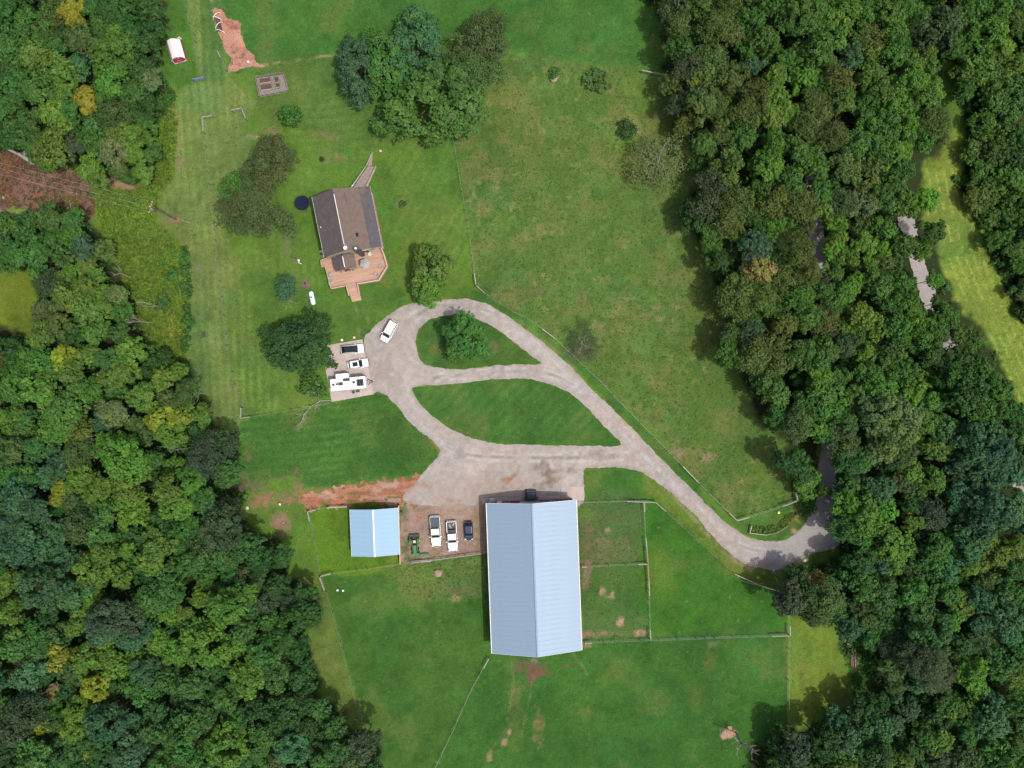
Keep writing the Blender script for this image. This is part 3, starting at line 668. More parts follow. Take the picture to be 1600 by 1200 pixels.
def roof_slope(parent, name, x0, z0, x1, z1, y0, y1, n, m, rib=0.02, over=0.0, th=0.035, minor=False):
    """metal sheets laid side by side along y between eave (x0,z0) and ridge (x1,z1); sheets share one mesh"""
    w = (y1 - y0) / n
    d = Vector((x1 - x0, 0, z1 - z0)); L = d.length; d.normalize()
    up = Vector((-d.z, 0, d.x));  up = up if up.z > 0 else -up
    bm = NB()
    def P(s, y, hgt): return tuple(Vector((x0, y, z0)) + d * s + up * hgt)
    def bar(ya, yb, h0, h1):
        b = [P(0, ya, h0), P(L, ya, h0), P(L, yb, h0), P(0, yb, h0)]; t = [P(0, ya, h1), P(L, ya, h1), P(L, yb, h1), P(0, yb, h1)]
        if x1 < x0: b = b[::-1]; t = t[::-1]
        hexa(bm, b, t)
    bar(0.003, w - 0.003, 0, th)
    bar(0.0, 0.06, th - 0.002, th + rib)
    if minor:
        for k in (1, 2): bar(w * k / 3 - 0.02, w * k / 3 + 0.02, th - 0.002, th + rib * 0.45)
    me = None
    for i in range(n):
        if me is None:
            o = obj(name, bm, m, parent, loc=(0, y0, 0)); me = o.data
        else:
            link(name, me, parent, (0, y0 + i * w, 0))

def wall_box(parent, name, x0, x1, y0, y1, z0, z1, m):
    bm = NB(); box(bm, ((x0 + x1) / 2, (y0 + y1) / 2, (z0 + z1) / 2), (abs(x1 - x0), abs(y1 - y0), z1 - z0)); return obj(name, bm, m, parent)

def gable(parent, name, y, th, xw, zw, xr, zr, xe, ze, m, z0=0.0):
    bm = NB()
    pts = [(xw, z0), (xe, z0), (xe, ze), (xr, zr), (xw, zw)]
    hexa(bm, [(x, y - th / 2, z) for x, z in pts], [(x, y + th / 2, z) for x, z in pts])
    bmesh.ops.recalc_face_normals(bm, faces=bm.faces)
    return obj(name, bm, m, parent)

# ------------------------------------------------------------------ big barn
def build_barn():
    F = Frame(4.19, -36.6, 2.1)
    hw, hl, ze, zr = 8.48, 14.25, 4.2, 7.0
    t = thing('barn', 'large barn with pale blue metal gable roof and dark red front', 'barn', F.c, F.a)
    ww, wl = hw - 0.35, hl - 0.35
    sl = (zr - ze) / hw
    zwall = ze + sl * 0.35 - 0.05
    gable(t, 'wall', wl - 0.1, 0.2, -ww, zwall, 0, zr - 0.08, ww, zwall, M['red'])
    gable(t, 'wall', -wl + 0.1, 0.2, -ww, zwall, 0, zr - 0.08, ww, zwall, M['red'])
    for s in (-1, 1):
        wall_box(t, 'wall', s * ww, s * (ww - 0.2), -wl + 0.2, wl - 0.2, 0, zwall - 0.05, M['red'])
        roof_slope(t, 'roof_panel', s * hw, ze, 0, zr, -hl, hl, 31, M['barn_roof'])
        bm = NB(); box(bm, (s * (hw + 0.02), 0, ze - 0.06), (0.05, 2 * hl, 0.2)); obj('fascia', bm, M['cream'], t)
        bm = NB(); tube(bm, (s * (hw + 0.12), -hl, ze - 0.05), (s * (hw + 0.12), hl, ze - 0.05), 0.07, n=6); obj('gutter', bm, M['white'], t)
        for yy in (hl, -hl):     # rake boards
            bm = NB()
            a = Vector((s * hw, yy, ze)); b = Vector((0, yy, zr)); th = 0.05 if yy > 0 else -0.05
            hexa(bm, [a - Vector((0, 0, .2)), b - Vector((0, 0, .2)), b + Vector((0, th, -.2)), a + Vector((0, th, -.2))], [a, b, b + Vector((0, th, 0)), a + Vector((0, th, 0))])
            bmesh.ops.recalc_face_normals(bm, faces=bm.faces)
            obj('rake_trim', bm, M['white'], t)
    bm = NB()
    hexa(bm, [(-0.22, -hl, zr - 0.02), (0.22, -hl, zr - 0.02), (0.22, hl, zr - 0.02), (-0.22, hl, zr - 0.02)], [(-0.03, -hl, zr + 0.12), (0.03, -hl, zr + 0.12), (0.03, hl, zr + 0.12), (-0.03, hl, zr + 0.12)])
    obj('ridge_cap', bm, M['barn_roof'], t)
    # front: sliding door, side door, windows
    d = wall_box(t, 'sliding_door', -2.2, 1.6, wl + 0.01, wl + 0.09, 0.05, 3.7, M['steel'])
    wall_box(d, 'door_rail', -2.4, 3.6, wl + 0.1, wl + 0.18, 3.72, 3.85, M['white'])
    d2 = wall_box(t, 'side_door', -6.6, -5.6, wl + 0.01, wl + 0.07, 0.05, 2.1, M['white'])
    bm = NB(); tube(bm, (-5.75, wl + .07, 1.0), (-5.75, wl + .13, 1.0), .04, n=6); obj('handle', bm, M['steel'], d2)
    for x in (-4.6, 4.2):
        w_ = wall_box(t, 'window', x - 0.5, x + 0.5, wl + 0.01, wl + 0.05, 1.2, 2.3, M['white'])
        wall_box(w_, 'pane', x - 0.42, x + 0.42, wl + 0.052, wl + 0.07, 1.28, 2.22, M['glass'])
    for s in (-1, 1):
        wall_box(t, 'corner_trim', s * (ww - 0.16), s * (ww + 0.02), wl + 0.002, wl + 0.03, 0, zwall - 0.1, M['white'])
    d = wall_box(t, 'rear_door', -2, 2, -wl - 0.09, -wl - 0.01, 0.05, 3.6, M['red'])
    for k in range(6):
        y = -10 + k * 4
        for s in (-1, 1):
            w_ = wall_box(t, 'window', s * (ww + 0.05), s * (ww + 0.01), y - .5, y + .5, 1.3, 2.2, M['white'])
            wall_box(w_, 'pane', s * (ww + 0.07), s * (ww + 0.052), y - .42, y + .42, 1.38, 2.12, M['glass'])
    return F
BF = build_barn()

# ------------------------------------------------------------------ small metal-roofed shed
def build_shed():
    F = Frame(-26.32, -28.4, 2.3)
    hw, hl, ze, zr = 4.62, 4.5, 2.7, 3.95
    t = thing('open_shed', 'small shed with light blue metal roof and open dark front', 'shed', F.c, F.a)
    ww, wl = hw - 0.25, hl - 0.25
    sl = (zr - ze) / hw; zw = ze + sl * 0.25 - 0.05
    gable(t, 'wall', -wl + 0.08, 0.15, -ww, zw, 0, zr - .08, ww, zw, M['red'])
    wall_box(t, 'wall', -ww, -ww + .15, -wl + .16, wl, 0, zw - .04, M['red'])
    wall_box(t, 'wall', ww, ww - .15, -wl + .16, wl, 0, zw - .04, M['red'])
    bm = NB(); pts = [(-ww, 2.2), (ww, 2.2), (ww, zw), (0, zr - .08), (-ww, zw)]
    hexa(bm, [(x, wl - .1, z) for x, z in pts], [(x, wl, z) for x, z in pts]); bmesh.ops.recalc_face_normals(bm, faces=bm.faces); obj('front_header', bm, M['red'], t)
    for x in (-ww + .3, -1.45, 1.45, ww - .3):
        bm = NB(); box(bm, (x, wl - .06, 1.1), (.15, .15, 2.19)); obj('post', bm, M['oldwood'], t)
    for s in (-1, 1):
        roof_slope(t, 'roof_panel', s * hw, ze, 0, zr, -hl, hl, 10, M['shed_roof'])
        bm = NB(); box(bm, (s * (hw + .02), 0, ze - .05), (.05, 2 * hl, .16)); obj('fascia', bm, M['white'], t)
    bm = NB()
    hexa(bm, [(-.16, -hl, zr - .02), (.16, -hl, zr - .02), (.16, hl, zr - .02), (-.16, hl, zr - .02)], [(-.03, -hl, zr + .1), (.03, -hl, zr + .1), (.03, hl, zr + .1), (-.03, hl, zr + .1)])
    obj('ridge_cap', bm, M['white'], t)
build_shed()

# ------------------------------------------------------------------ house with deck
HF = Frame(-31.12, 30.63, 11.4)
def build_house():
    F = HF
    t = thing('house', 'house with brown shingle gable roof beside the round trampoline', 'house', F.c, F.a)
    xw, xr, xb, xe = -5.5, -0.9, 3.45, 5.5
    yn, ys = 5.8, -5.85
    zw, zr, zb, ze = 5.4, 7.9, 5.65, 4.85
    def slope(name, xa, za, xc, zc, m, y0=ys, y1=yn, parent=t):
        d = Vector((xc - xa, 0, zc - za)); L = d.length; d.normalize(); up = Vector((-d.z, 0, d.x)); up = up if up.z > 0 else -up
        n = max(2, int(L / 0.42)); bm = NB()
        for i in range(n):           # lapped courses of shingles
            a = Vector((xa, 0, za)) + d * (L * i / n); b = Vector((xa, 0, za)) + d * (L * (i + 1) / n + (0.02 if i < n - 1 else 0))
            lo, hi = 0.045, 0.018
            q = [(a.x, y0, a.z), (b.x, y0, b.z), (b.x, y1, b.z), (a.x, y1, a.z)]
            tp = [(a.x + up.x * lo, y0, a.z + up.z * lo), (b.x + up.x * hi, y0, b.z + up.z * hi), (b.x + up.x * hi, y1, b.z + up.z * hi), (a.x + up.x * lo, y1, a.z + up.z * lo)]
            if xc < xa: q = q[::-1]; tp = tp[::-1]
            hexa(bm, q, tp)
        o = obj(name, bm, m, parent); return o
    slope('roof_slope', xw, zw, xr, zr, M['shingle_shaded'])  # slope away from the sun takes the copy with painted-in shade
    slope('roof_slope', xb, zb, xr, zr, M['shingle_lit'])
    slope('porch_roof', xe, ze, xb, zb - 0.03, M['shingle_c'])
    wx0, wx1, wy0, wy1 = xw + .35, xb - .1, ys + .35, yn - .35
    gable(t, 'wall', wy1 - .1, .2, wx0, zw + .12, xr, zr - .1, wx1, zb + .0, M['cream'])
    gable(t, 'wall', wy0 + .1, .2, wx0, zw + .12, xr, zr - .1, wx1, zb + .0, M['cream'])
    wall_box(t, 'wall', wx0, wx0 + .2, wy0 + .2, wy1 - .2, 0, zw + .1, M['cream'])
    wall_box(t, 'wall', wx1 - .2, wx1, wy0 + .2, wy1 - .2, 0, zb - .08, M['cream'])
    for k in range(4):
        y = wy0 + .2 + k * (wy1 - wy0 - .4) / 3
        wall_box(t, 'porch_post', xe - .45, xe - .3, y - .07, y + .07, 0, ze - .02, M['white'])
    wall_box(t, 'porch_floor', wx1 + .01, xe - .25, wy0, wy1, 0, .9, M['oldwood'])
    bm = NB(); box(bm, (xe + .03, (yn + ys) / 2, ze - .05), (.06, yn - ys, .14)); obj('gutter', bm, M['rail'], t)
    bm = NB(); box(bm, (xw - .03, (yn + ys) / 2, zw - .05), (.06, yn - ys, .14)); obj('gutter', bm, M['white'], t)
    bm = NB(); hexa(bm, [(xr - .07, ys + 1.1, zr - .02), (xr + .07, ys + 1.1, zr - .02), (xr + .07, yn - 1.0, zr - .02), (xr - .07, yn - 1.0, zr - .02)], [(xr - .04, ys + 1.1, zr + .08), (xr + .04, ys + 1.1, zr + .1), (xr + .04, yn - 1.0, zr + .08), (xr - .04, yn - 1.0, zr + .08)])
    obj('ridge_vent', bm, M['white'], t)
    # skylight, vents, chimney, dish
    p = F.loc(558, 367, 6.6); zs = lambda x: zr - (x - xr) * (zr - zb) / (xb - xr)
    bm = NB(); box(bm, (p.x, p.y, zs(p.x) + .06), (.55, .8, .16)); s_ = obj('skylight', bm, M['shingle_c'], t)
    bm = NB(); box(bm, (p.x, p.y, zs(p.x) + .15), (.42, .66, .03)); obj('pane', bm, M['glass'], s_)
    p = F.loc(501, 355, 6.0)
    bm = NB(); z_ = zw + (p.x - xw) * (zr - zw) / (xr - xw); tube(bm, (p.x, p.y, z_ - .1), (p.x, p.y, z_ + .4), .09, n=8); obj('vent_pipe', bm, M['white'], t)
    p = F.loc(557, 389, 7.2)
    bm = NB(); box(bm, (p.x, p.y, 4.0), (.75, .75, 7.8)); ch = obj('chimney', bm, M['shingle_c'], t)
    bm = NB(); tube(bm, (p.x, p.y, 7.9), (p.x, p.y, 8.15), .2, n=10); obj('flue', bm, M['white'], ch)
    p = F.loc(540, 387.5, 7.9)
    bm = NB(); lathe(bm, [(.06, -.35), (.06, 0), (.34, .06), (.36, .12), (.05, .12)], 14, (p.x, p.y, zr + .25)); obj('roof_vent', bm, M['white'], t, smooth=False)
    # seam marks and north dormer patch
    p = F.loc(540, 310, 6.9); bm = NB(); box(bm, (p.x, p.y, zs(p.x) + .04), (.07, 1.9, .06)); obj('roof_seam', bm, M['dark'], t)
    bm = NB(); a = F.loc(553, 300, 5.9); b = F.loc(574, 299, 5.5)
    xm = (a.x + b.x) / 2; box(bm, (xm, yn - .75, zs(xm) + .05), (1.9, 1.3, .05)); obj('roof_patch', bm, M['shingle_lit'], t)
    # windows and doors
    for y in (-3.6, 0.2, 3.4):
        w_ = wall_box(t, 'window', wx0 - .06, wx0 - .01, y - .5, y + .5, 1.6, 2.9, M['white']); wall_box(w_, 'pane', wx0 - .075, wx0 - .062, y - .43, y + .43, 1.67, 2.83, M['glass'])
        w_ = wall_box(t, 'window', wx1 + .06, wx1 + .01, y - .5, y + .5, 1.8, 3.0, M['white']); wall_box(w_, 'pane', wx1 + .075, wx1 + .062, y - .43, y + .43, 1.87, 2.93, M['glass'])
    d = wall_box(t, 'door', 0.9, 2.6, wy0 - .07, wy0 - .01, 1.02, 3.1, M['white']); wall_box(d, 'pane', 1.02, 2.48, wy0 - .085, wy0 - .072, 1.2, 3.0, M['glass'])
    w_ = wall_box(t, 'window', -3.6, -2.6, wy1 + .01, wy1 + .06, 1.7, 2.9, M['white']); wall_box(w_, 'pane', -3.5, -2.7, wy1 + .062, wy1 + .075, 1.78, 2.82, M['glass'])
    # entrance gable on the south side
    A = F.loc(519.4, 399.4, 3.3); B = F.loc(552.5, 393.7, 3.3); C_ = F.loc(557.8, 419.4, 3.3); D = F.loc(524.7, 423.5, 3.3)
    x0 = (A.x + D.x) / 2; x1 = (B.x + C_.x) / 2; ye = (C_.y + D.y) / 2; xm = (x0 + x1) / 2; y1 = ys + .1
    slope('entrance_roof', x0, 3.4, xm, 4.35, M['shingle_shaded'], ye, y1)  # same shaded and sunlit shingle colours as on the main roof
    slope('entrance_roof', x1, 3.4, xm, 4.35, M['shingle_lit'], ye, y1)
    wall_box(t, 'entrance_wall', x0 + .3, x0 + .42, ye + .3, wy0 - .02, 1.0, 3.35, M['cream'])
    wall_box(t, 'entrance_wall', x1 - .42, x1 - .3, ye + .3, wy0 - .02, 1.0, 3.35, M['cream'])
    gable(t, 'entrance_wall', ye + .25, .1, x0 + .3, 3.45, xm, 4.25, x1 - .3, 3.45, M['cream'], 1.0)
    bm = NB(); box(bm, (xm, (ye + y1) / 2, 4.4), (.12, abs(y1 - ye) - .7, .1)); obj('ridge_vent', bm, M['white'], t)
    wall_box(t, 'door', xm - .45, xm + .45, ye + .14, ye + .19, 1.02, 3.0, M['red'])

    # deck
    hd = 1.0
    D_ = [F.loc(u, v, hd) for u, v in [(503.1, 407.6), (517.8, 402.7), (597, 388.5), (602, 402), (606.3, 417), (592.9, 438.8), (559.4, 444.3), (562.7, 459), (546.3, 462.2), (542.5, 447), (519, 451.6), (509.6, 416.5), (504.3, 417.8)]]
    D_[1].y = max(D_[1].y, wy0 + .0); D_[2].y = wy0 + .0
    poly = [(p.x, p.y) for p in D_]
    dk = thing('deck', 'pinkish wooden deck with railing on the south side of the house', 'deck', F.c, F.a)
    bm = NB(); w = .14; ylo = min(p[1] for p in poly); yhi = max(p[1] for p in poly); y = ylo
    while y < yhi:
        ym = y + w / 2; xs_ = []
        for i in range(len(poly)):
            (ax, ay), (bx, by) = poly[i], poly[(i + 1) % len(poly)]
            if (ay > ym) != (by > ym): xs_.append(ax + (bx - ax) * (ym - ay) / (by - ay))
        xs_.sort()
        for a, b in zip(xs_[::2], xs_[1::2]):
            if b - a > .1: box(bm, ((a + b) / 2, ym, hd - .02 + random.uniform(-.003, .003)), (b - a, w - .012, .04))
        y += w
    o = obj('deck_board', bm, M['deck'], dk); o['kind'] = 'stuff'
    # skirt and railing
    n = len(poly)
    me_post = None
    for i in range(n):
        if i in (1,): continue
        a = Vector((*poly[i], 0)); b = Vector((*poly[(i + 1) % n], 0)); L = (b - a).length
        ang = math.atan2(b.y - a.y, b.x - a.x); mid = (a + b) / 2
        bm = NB(); box(bm, (mid.x, mid.y, hd / 2 - .03), (L - .02, .05, hd - .06), ang); obj('skirt_board', bm, M['oldwood'], dk)
        if i in (7,) : continue          # open at the steps
        bm = NB(); box(bm, (mid.x, mid.y, hd + .92), (L, .26 if i in (2, 3, 4, 5) else .16, .045), ang); obj('top_rail', bm, M['rail'], dk)
        bm = NB(); box(bm, (mid.x, mid.y, hd + .15), (L - .1, .05, .06), ang)
        k = int(L / .16)
        for j in range(1, k):
            p = a + (b - a) * j / k; box(bm, (p.x, p.y, hd + .53), (.035, .035, .7), ang)
        o = obj('baluster', bm, M['rail'], dk); o['kind'] = 'stuff'
        for j in range(int(L / 1.9) + 1):
            p = a + (b - a) * min(1, j * 1.9 / L)
            if me_post is None:
                bm = NB(); box(bm, (0, 0, .45), (.1, .1, .895)); o = obj('rail_post', bm, M['rail'], dk, loc=(p.x, p.y, hd)); me_post = o.data
            else: link('rail_post', me_post, dk, (p.x, p.y, hd))
    for k in range(4):
        a, b = D_[7], D_[8]; mid = (a + b) / 2; ang = math.atan2(b.y - a.y, b.x - a.x); nrm = Vector((math.sin(ang), -math.cos(ang), 0))
        if (mid + nrm).y > mid.y: nrm = -nrm
        q = mid + nrm * (.16 + .28 * k); z = hd - .2 * (k + 1)
        bm = NB(); box(bm, (q.x, q.y, z / 2 + .02), ((b - a).length - .2, .27, max(z, .06)), ang); obj('step', bm, M['deck'], dk)

    # wooden ramp at the north end
    hr = 1.1
    rp = thing('wooden_ramp', 'weathered grey plank ramp with tapering handrail behind the house', 'ramp', F.c, F.a)
    A = F.loc(549.5, 296, hr); B = F.loc(573, 296, hr); C_ = F.loc(588.5, 261, .5); D = F.loc(574.5, 259.5, .5)
    bm0 = None; N_ = 28
    for k in range(N_):
        t0, t1 = k / N_, (k + .94) / N_
        p = [A.lerp(D, t0), B.lerp(C_, t0), B.lerp(C_, t1), A.lerp(D, t1)]
        bm = NB(); hexa(bm, [(q.x, q.y, q.z - .04) for q in p], [tuple(q) for q in p]); bmesh.ops.recalc_face_normals(bm, faces=bm.faces)
        obj('plank', bm, M['oldwood'], rp)
    tip = F.loc(582, 237, .08)
    for (p, q, wd) in ((A, D, .16), (D, tip, .13), (B, C_, .15)):
        up = Vector((0, 0, .9)); e = Vector((0, 0, .9 if q is not tip else .12))
        ang = math.atan2((q - p).y, (q - p).x); s = Vector((-math.sin(ang), math.cos(ang), 0)) * wd
        bm = NB(); a, b = p + up, q + e
        hexa(bm, [a - s - Vector((0, 0, .05)), b - s * .4 - Vector((0, 0, .05)), b + s * .4 - Vector((0, 0, .05)), a + s - Vector((0, 0, .05))], [a - s, b - s * .4, b + s * .4, a + s])
        bmesh.ops.recalc_face_normals(bm, faces=bm.faces); obj('handrail', bm, M['fence'], rp)
        for k in range(4):
            f = p.lerp(q, k / 3.2); g_ = a.lerp(b, k / 3.2)
            bm = NB(); tube(bm, (f.x, f.y, 0), (f.x, f.y, g_.z - .05), .05, n=5); obj('post', bm, M['oldwood'], rp)
    # tapering foot board from the ramp to the lawn
    bm = NB(); a = D + Vector((0, 0, -.02)); s = Vector((.55, 0, 0))
    hexa(bm, [(a.x, a.y, .3), (a.x + .8, a.y - .1, .3), (tip.x + .08, tip.y, .02), (tip.x - .08, tip.y, .02)], [(a.x, a.y, .48), (a.x + .8, a.y - .1, .48), (tip.x + .08, tip.y, .08), (tip.x - .08, tip.y, .08)])
    bmesh.ops.recalc_face_normals(bm, faces=bm.faces); obj('foot_board', bm, M['oldwood'], rp)
    bm = NB(); q = F.loc(551.5, 291, 1.5); lathe(bm, [(.1, 0), (.16, .1), (.1, .25)], 10, (q.x, q.y, 1.98)); l_ = obj('lamp', bm, M['white'], rp)

    # things standing on the deck
    def on_deck(u, v, h=hd): p = F.loc(u, v, h); return F.c + Matrix.Rotation(F.a, 3, 'Z') @ Vector((p.x, p.y, 0)) + Vector((0, 0, hd))
    um = thing('patio_umbrella', 'grey hexagonal patio umbrella open on the deck', 'umbrella', on_deck(570, 411.5, 3.2), F.a)
    bm = NB(); tube(bm, (0, 0, 0), (0, 0, 2.5), .03, n=8); obj('pole', bm, M['steel'], um)
    bm = NB(); lathe(bm, [(.3, 0), (.3, .06), (.08, .1)], 14); obj('base', bm, M['dark'], um)
    R = 1.05
    for k in range(6):
        a0, a1 = PI / 3 * k + .2, PI / 3 * (k + 1) + .2
        bm = NB(); c0 = (R * math.cos(a0), R * math.sin(a0), 2.05); c1 = (R * math.cos(a1), R * math.sin(a1), 2.05); mz = ((c0[0] + c1[0]) / 2 * .97, (c0[1] + c1[1]) / 2 * .97, 2.09)
        for tri in ((c0, mz, (0, 0, 2.52)), (mz, c1, (0, 0, 2.52))):
            quad(bm, tri); quad(bm, [(x, y, z - .012) for x, y, z in tri[::-1]])
        obj('canopy_panel', bm, M['canvas'], um)
        bm = NB(); tube(bm, (0, 0, 2.49), (c0[0], c0[1], 2.035), .012, n=4); obj('rib', bm, M['steel'], um)
    tb = thing('patio_table', 'small round white table by the house wall on the deck', 'table', on_deck(577.5, 397, 1.7), 0)
    bm = NB(); lathe(bm, [(.36, .66), (.38, .69), (.38, .71), (.36, .72)], 16); obj('table_top', bm, M['stone'], tb)
    bm = NB(); tube(bm, (0, 0, 0), (0, 0, .66), .05, n=8); obj('leg', bm, M['white'], tb)
    bm = NB(); lathe(bm, [(.22, 0), (.22, .04)], 12); obj('foot', bm, M['white'], tb)
    bm = NB()
    ch_me = None
    spots = [(518, 430, .4, 'grey deck chair at the west corner of the deck, upper of two'), (520, 443, .2, 'grey deck chair at the south-west corner of the deck, lower of two'), (595, 416, 2.3, 'grey deck chair in the deck corner nearest the pasture, upper of two'), (588, 428, 2.6, 'grey deck chair in the deck corner nearest the pasture, lower of two')]
    first = None
    for u, v, rz, lab in spots:
        if first is None:
            c = thing('deck_chair', lab, 'chair', on_deck(u, v), rz, 'deck chairs')
            bm = NB(); box(bm, (0, 0, .4), (.6, .6, .05)); obj('seat', bm, M['canvas'], c)
            bm = NB(); hexa(bm, [(-.36, -.3, .42), (-.3, -.3, .42), (-.3, .3, .42), (-.36, .3, .42)], [(-.56, -.3, 1.0), (-.5, -.3, 1.0), (-.5, .3, 1.0), (-.56, .3, 1.0)]); obj('backrest', bm, M['canvas'], c)
            for sx in (-.27, .27):
                for sy in (-.27, .27):
                    bm = NB(); tube(bm, (sx, sy, 0), (sx, sy, .38), .02, n=5); obj('leg', bm, M['steel'], c)
            for sy in (-.33, .33):
                bm = NB(); box(bm, (0, sy, .62), (.6, .05, .04)); obj('armrest', bm, M['canvas'], c)
            first = c
        else:
            c = tree_copy(first); c.location = on_deck(u, v); c.rotation_euler = (0, 0, rz); c['label'] = lab
    pots = [(533.5, 424.3, 'dark plant pot at the porch step, leftmost of three'), (541, 423.5, 'dark plant pot at the porch step, middle of three'), (551.5, 421.5, 'dark plant pot at the porch step, rightmost of three')]
    for u, v, lab in pots:
        bm = NB(); lathe(bm, [(.14, 0), (.2, .35), (.22, .38), (.18, .38), (.16, .3)], 12)
        p = thing('plant_pot', lab, 'plant pot', on_deck(u, v), 0, 'pots by the entrance'); obj('pot', bm, M['dark'], p)
        bm = NB()
        for k in range(14):
            a = random.uniform(0, 2 * PI); r = random.uniform(.1, .35)
            quad(bm, [(0, 0, .36), (r * math.cos(a - .3) * .6, r * math.sin(a - .3) * .6, .5), (r * math.cos(a), r * math.sin(a), .42 + r * .2), (r * math.cos(a + .3) * .6, r * math.sin(a + .3) * .6, .5)])
        obj('plant', bm, M['bark'] if False else M['tractor'], p)
    # rain barrel at the west wall
    q = at(501.5, 393, .8)
    b = thing('rain_barrel', 'blue grey barrel at the west wall of the house', 'barrel', (q.x, q.y, 0))
    bm = NB(); lathe(bm, [(.26, 0), (.31, .3), (.31, .6), (.27, .9)], 14); obj('barrel_body', bm, M['bluegate'], b)
    bm = NB(); lathe(bm, [(.28, .9), (.28, .94), (.05, .95)], 14); obj('lid', bm, M['canvas'], b)
build_house()

# ------------------------------------------------------------------ miniature red barn shed
def build_mini():
    F = Frame((279.7 - 800) * S, (600 - 84.3) * S, 16)
    t = thing('garden_shed', 'tiny barn-shaped shed, white roof and crimson front with white trim', 'shed', F.c, F.a)
    L, Wd = 1.7, 1.25
    prof = [(-Wd - .08, 1.5), (-Wd * .62, 2.3), (0, 2.75), (Wd * .62, 2.3), (Wd + .08, 1.5)]
    wp = [(-Wd, .1), (Wd, .1), (Wd, 1.5), (Wd * .6, 2.25), (0, 2.68), (-Wd * .6, 2.25), (-Wd, 1.5)]
    for s in (-1, 1):
        bm = NB(); hexa(bm, [(x, s * (L - .06) - .05, z) for x, z in wp], [(x, s * (L - .06) + .05, z) for x, z in wp]); bmesh.ops.recalc_face_normals(bm, faces=bm.faces); obj('wall', bm, M['red'] if False else M['crimson'], t)
        wall_box(t, 'wall', s * Wd, s * (Wd - .08), -L + .12, L - .12, .1, 1.5, M['crimson'])
    for i in range(4):
        (xa, za), (xb_, zb_) = prof[i], prof[i + 1]
        d = Vector((xb_ - xa, 0, zb_ - za)).normalized(); up = Vector((-d.z, 0, d.x)) * .06
        bm = NB(); hexa(bm, [(xa, -L - .1, za), (xb_, -L - .1, zb_), (xb_, L + .1, zb_), (xa, L + .1, za)], [(xa + up.x, -L - .1, za + up.z), (xb_ + up.x, -L - .1, zb_ + up.z), (xb_ + up.x, L + .1, zb_ + up.z), (xa + up.x, L + .1, za + up.z)])
        obj('roof_slope', bm, M['canvas'] if i == 0 else M['white'], t)  # lower left slope of the white roof greyed, its shade put into the colour
    for y in (-L - .09,):
        for i in range(4):
            (xa, za), (xb_, zb_) = prof[i], prof[i + 1]
            bm = NB(); hexa(bm, [(xa, y - .03, za - .18), (xb_, y - .03, zb_ - .18), (xb_, y + .0, zb_ - .18), (xa, y + .0, za - .18)], [(xa, y - .03, za), (xb_, y - .03, zb_), (xb_, y + .0, zb_), (xa, y + .0, za)])
            bmesh.ops.recalc_face_normals(bm, faces=bm.faces); obj('trim', bm, M['white'], t)
    for s in (-1, 1): wall_box(t, 'trim', s * (Wd + .01), s * (Wd - .12), -L - .06, -L - .015, .1, 1.5, M['white'])
    wall_box(t, 'trim', -Wd + .13, Wd - .13, -L - .06, -L - .015, .1, .25, M['white'])
    w_ = wall_box(t, 'window', -.3, .3, -L - .06, -L - .015, 1.75, 2.3, M['white']); wall_box(w_, 'pane', -.19, .19, -L - .075, -L - .062, 1.84, 2.2, M['dark'])
    d = wall_box(t, 'door', -.55, .55, -L - .05, -L - .015, .26, 1.68, M['crimson'])
    bm = NB(); box(bm, (0, -L - .055, .95), (1.0, .008, .06)); obj('door_batten', bm, M['white'], d)
    for s in (-1, 1):
        for y in (-1.2, 1.2):
            bm = NB(); box(bm, (s * .9, y, .05), (.3, .3, .1)); obj('foundation_block', bm, M['stone'], t)
    q = at(279, 59.5, .4)
    x = thing('stone_heap', 'pale stones heaped behind the tiny red shed', 'stones', (q.x, q.y, 0))
    for k in range(3):
        bm = NB(); bmesh.ops.create_icosphere(bm, subdivisions=1, radius=.25, matrix=Matrix.Translation((k * .25 - .2, (k % 2) * .2, .15)))
        for v in bm.verts: v.co += Vector((random.uniform(-.05, .05), random.uniform(-.05, .05), random.uniform(-.04, .04)))
        obj('stone', bm, M['stone'], x)
M['crimson'] = mat('crimson_siding', (0.42, 0.02, 0.075), 0.6, var=0.12, scale=2)
build_mini()

# ------------------------------------------------------------------ fences
_post = {}
def post_mesh(kind, h):
    k = (kind, h)
    if k not in _post:
        bm = NB()
        if kind == 'wood':
            tube(bm, (0, 0, -.1), (0, 0, h), .085, .075, n=7); m = M['fence']
        elif kind == 'brown':
            box(bm, (0, 0, h / 2), (.13, .13, h)); m = M['fence_brown']
        else:
            tube(bm, (0, 0, -.1), (0, 0, h), .05, .045, n=6); m = M['post']
        me = bpy.data.meshes.new('post'); bm.to_mesh(me); bm.free(); me.materials.append(m); _post[k] = me
    return _post[k]

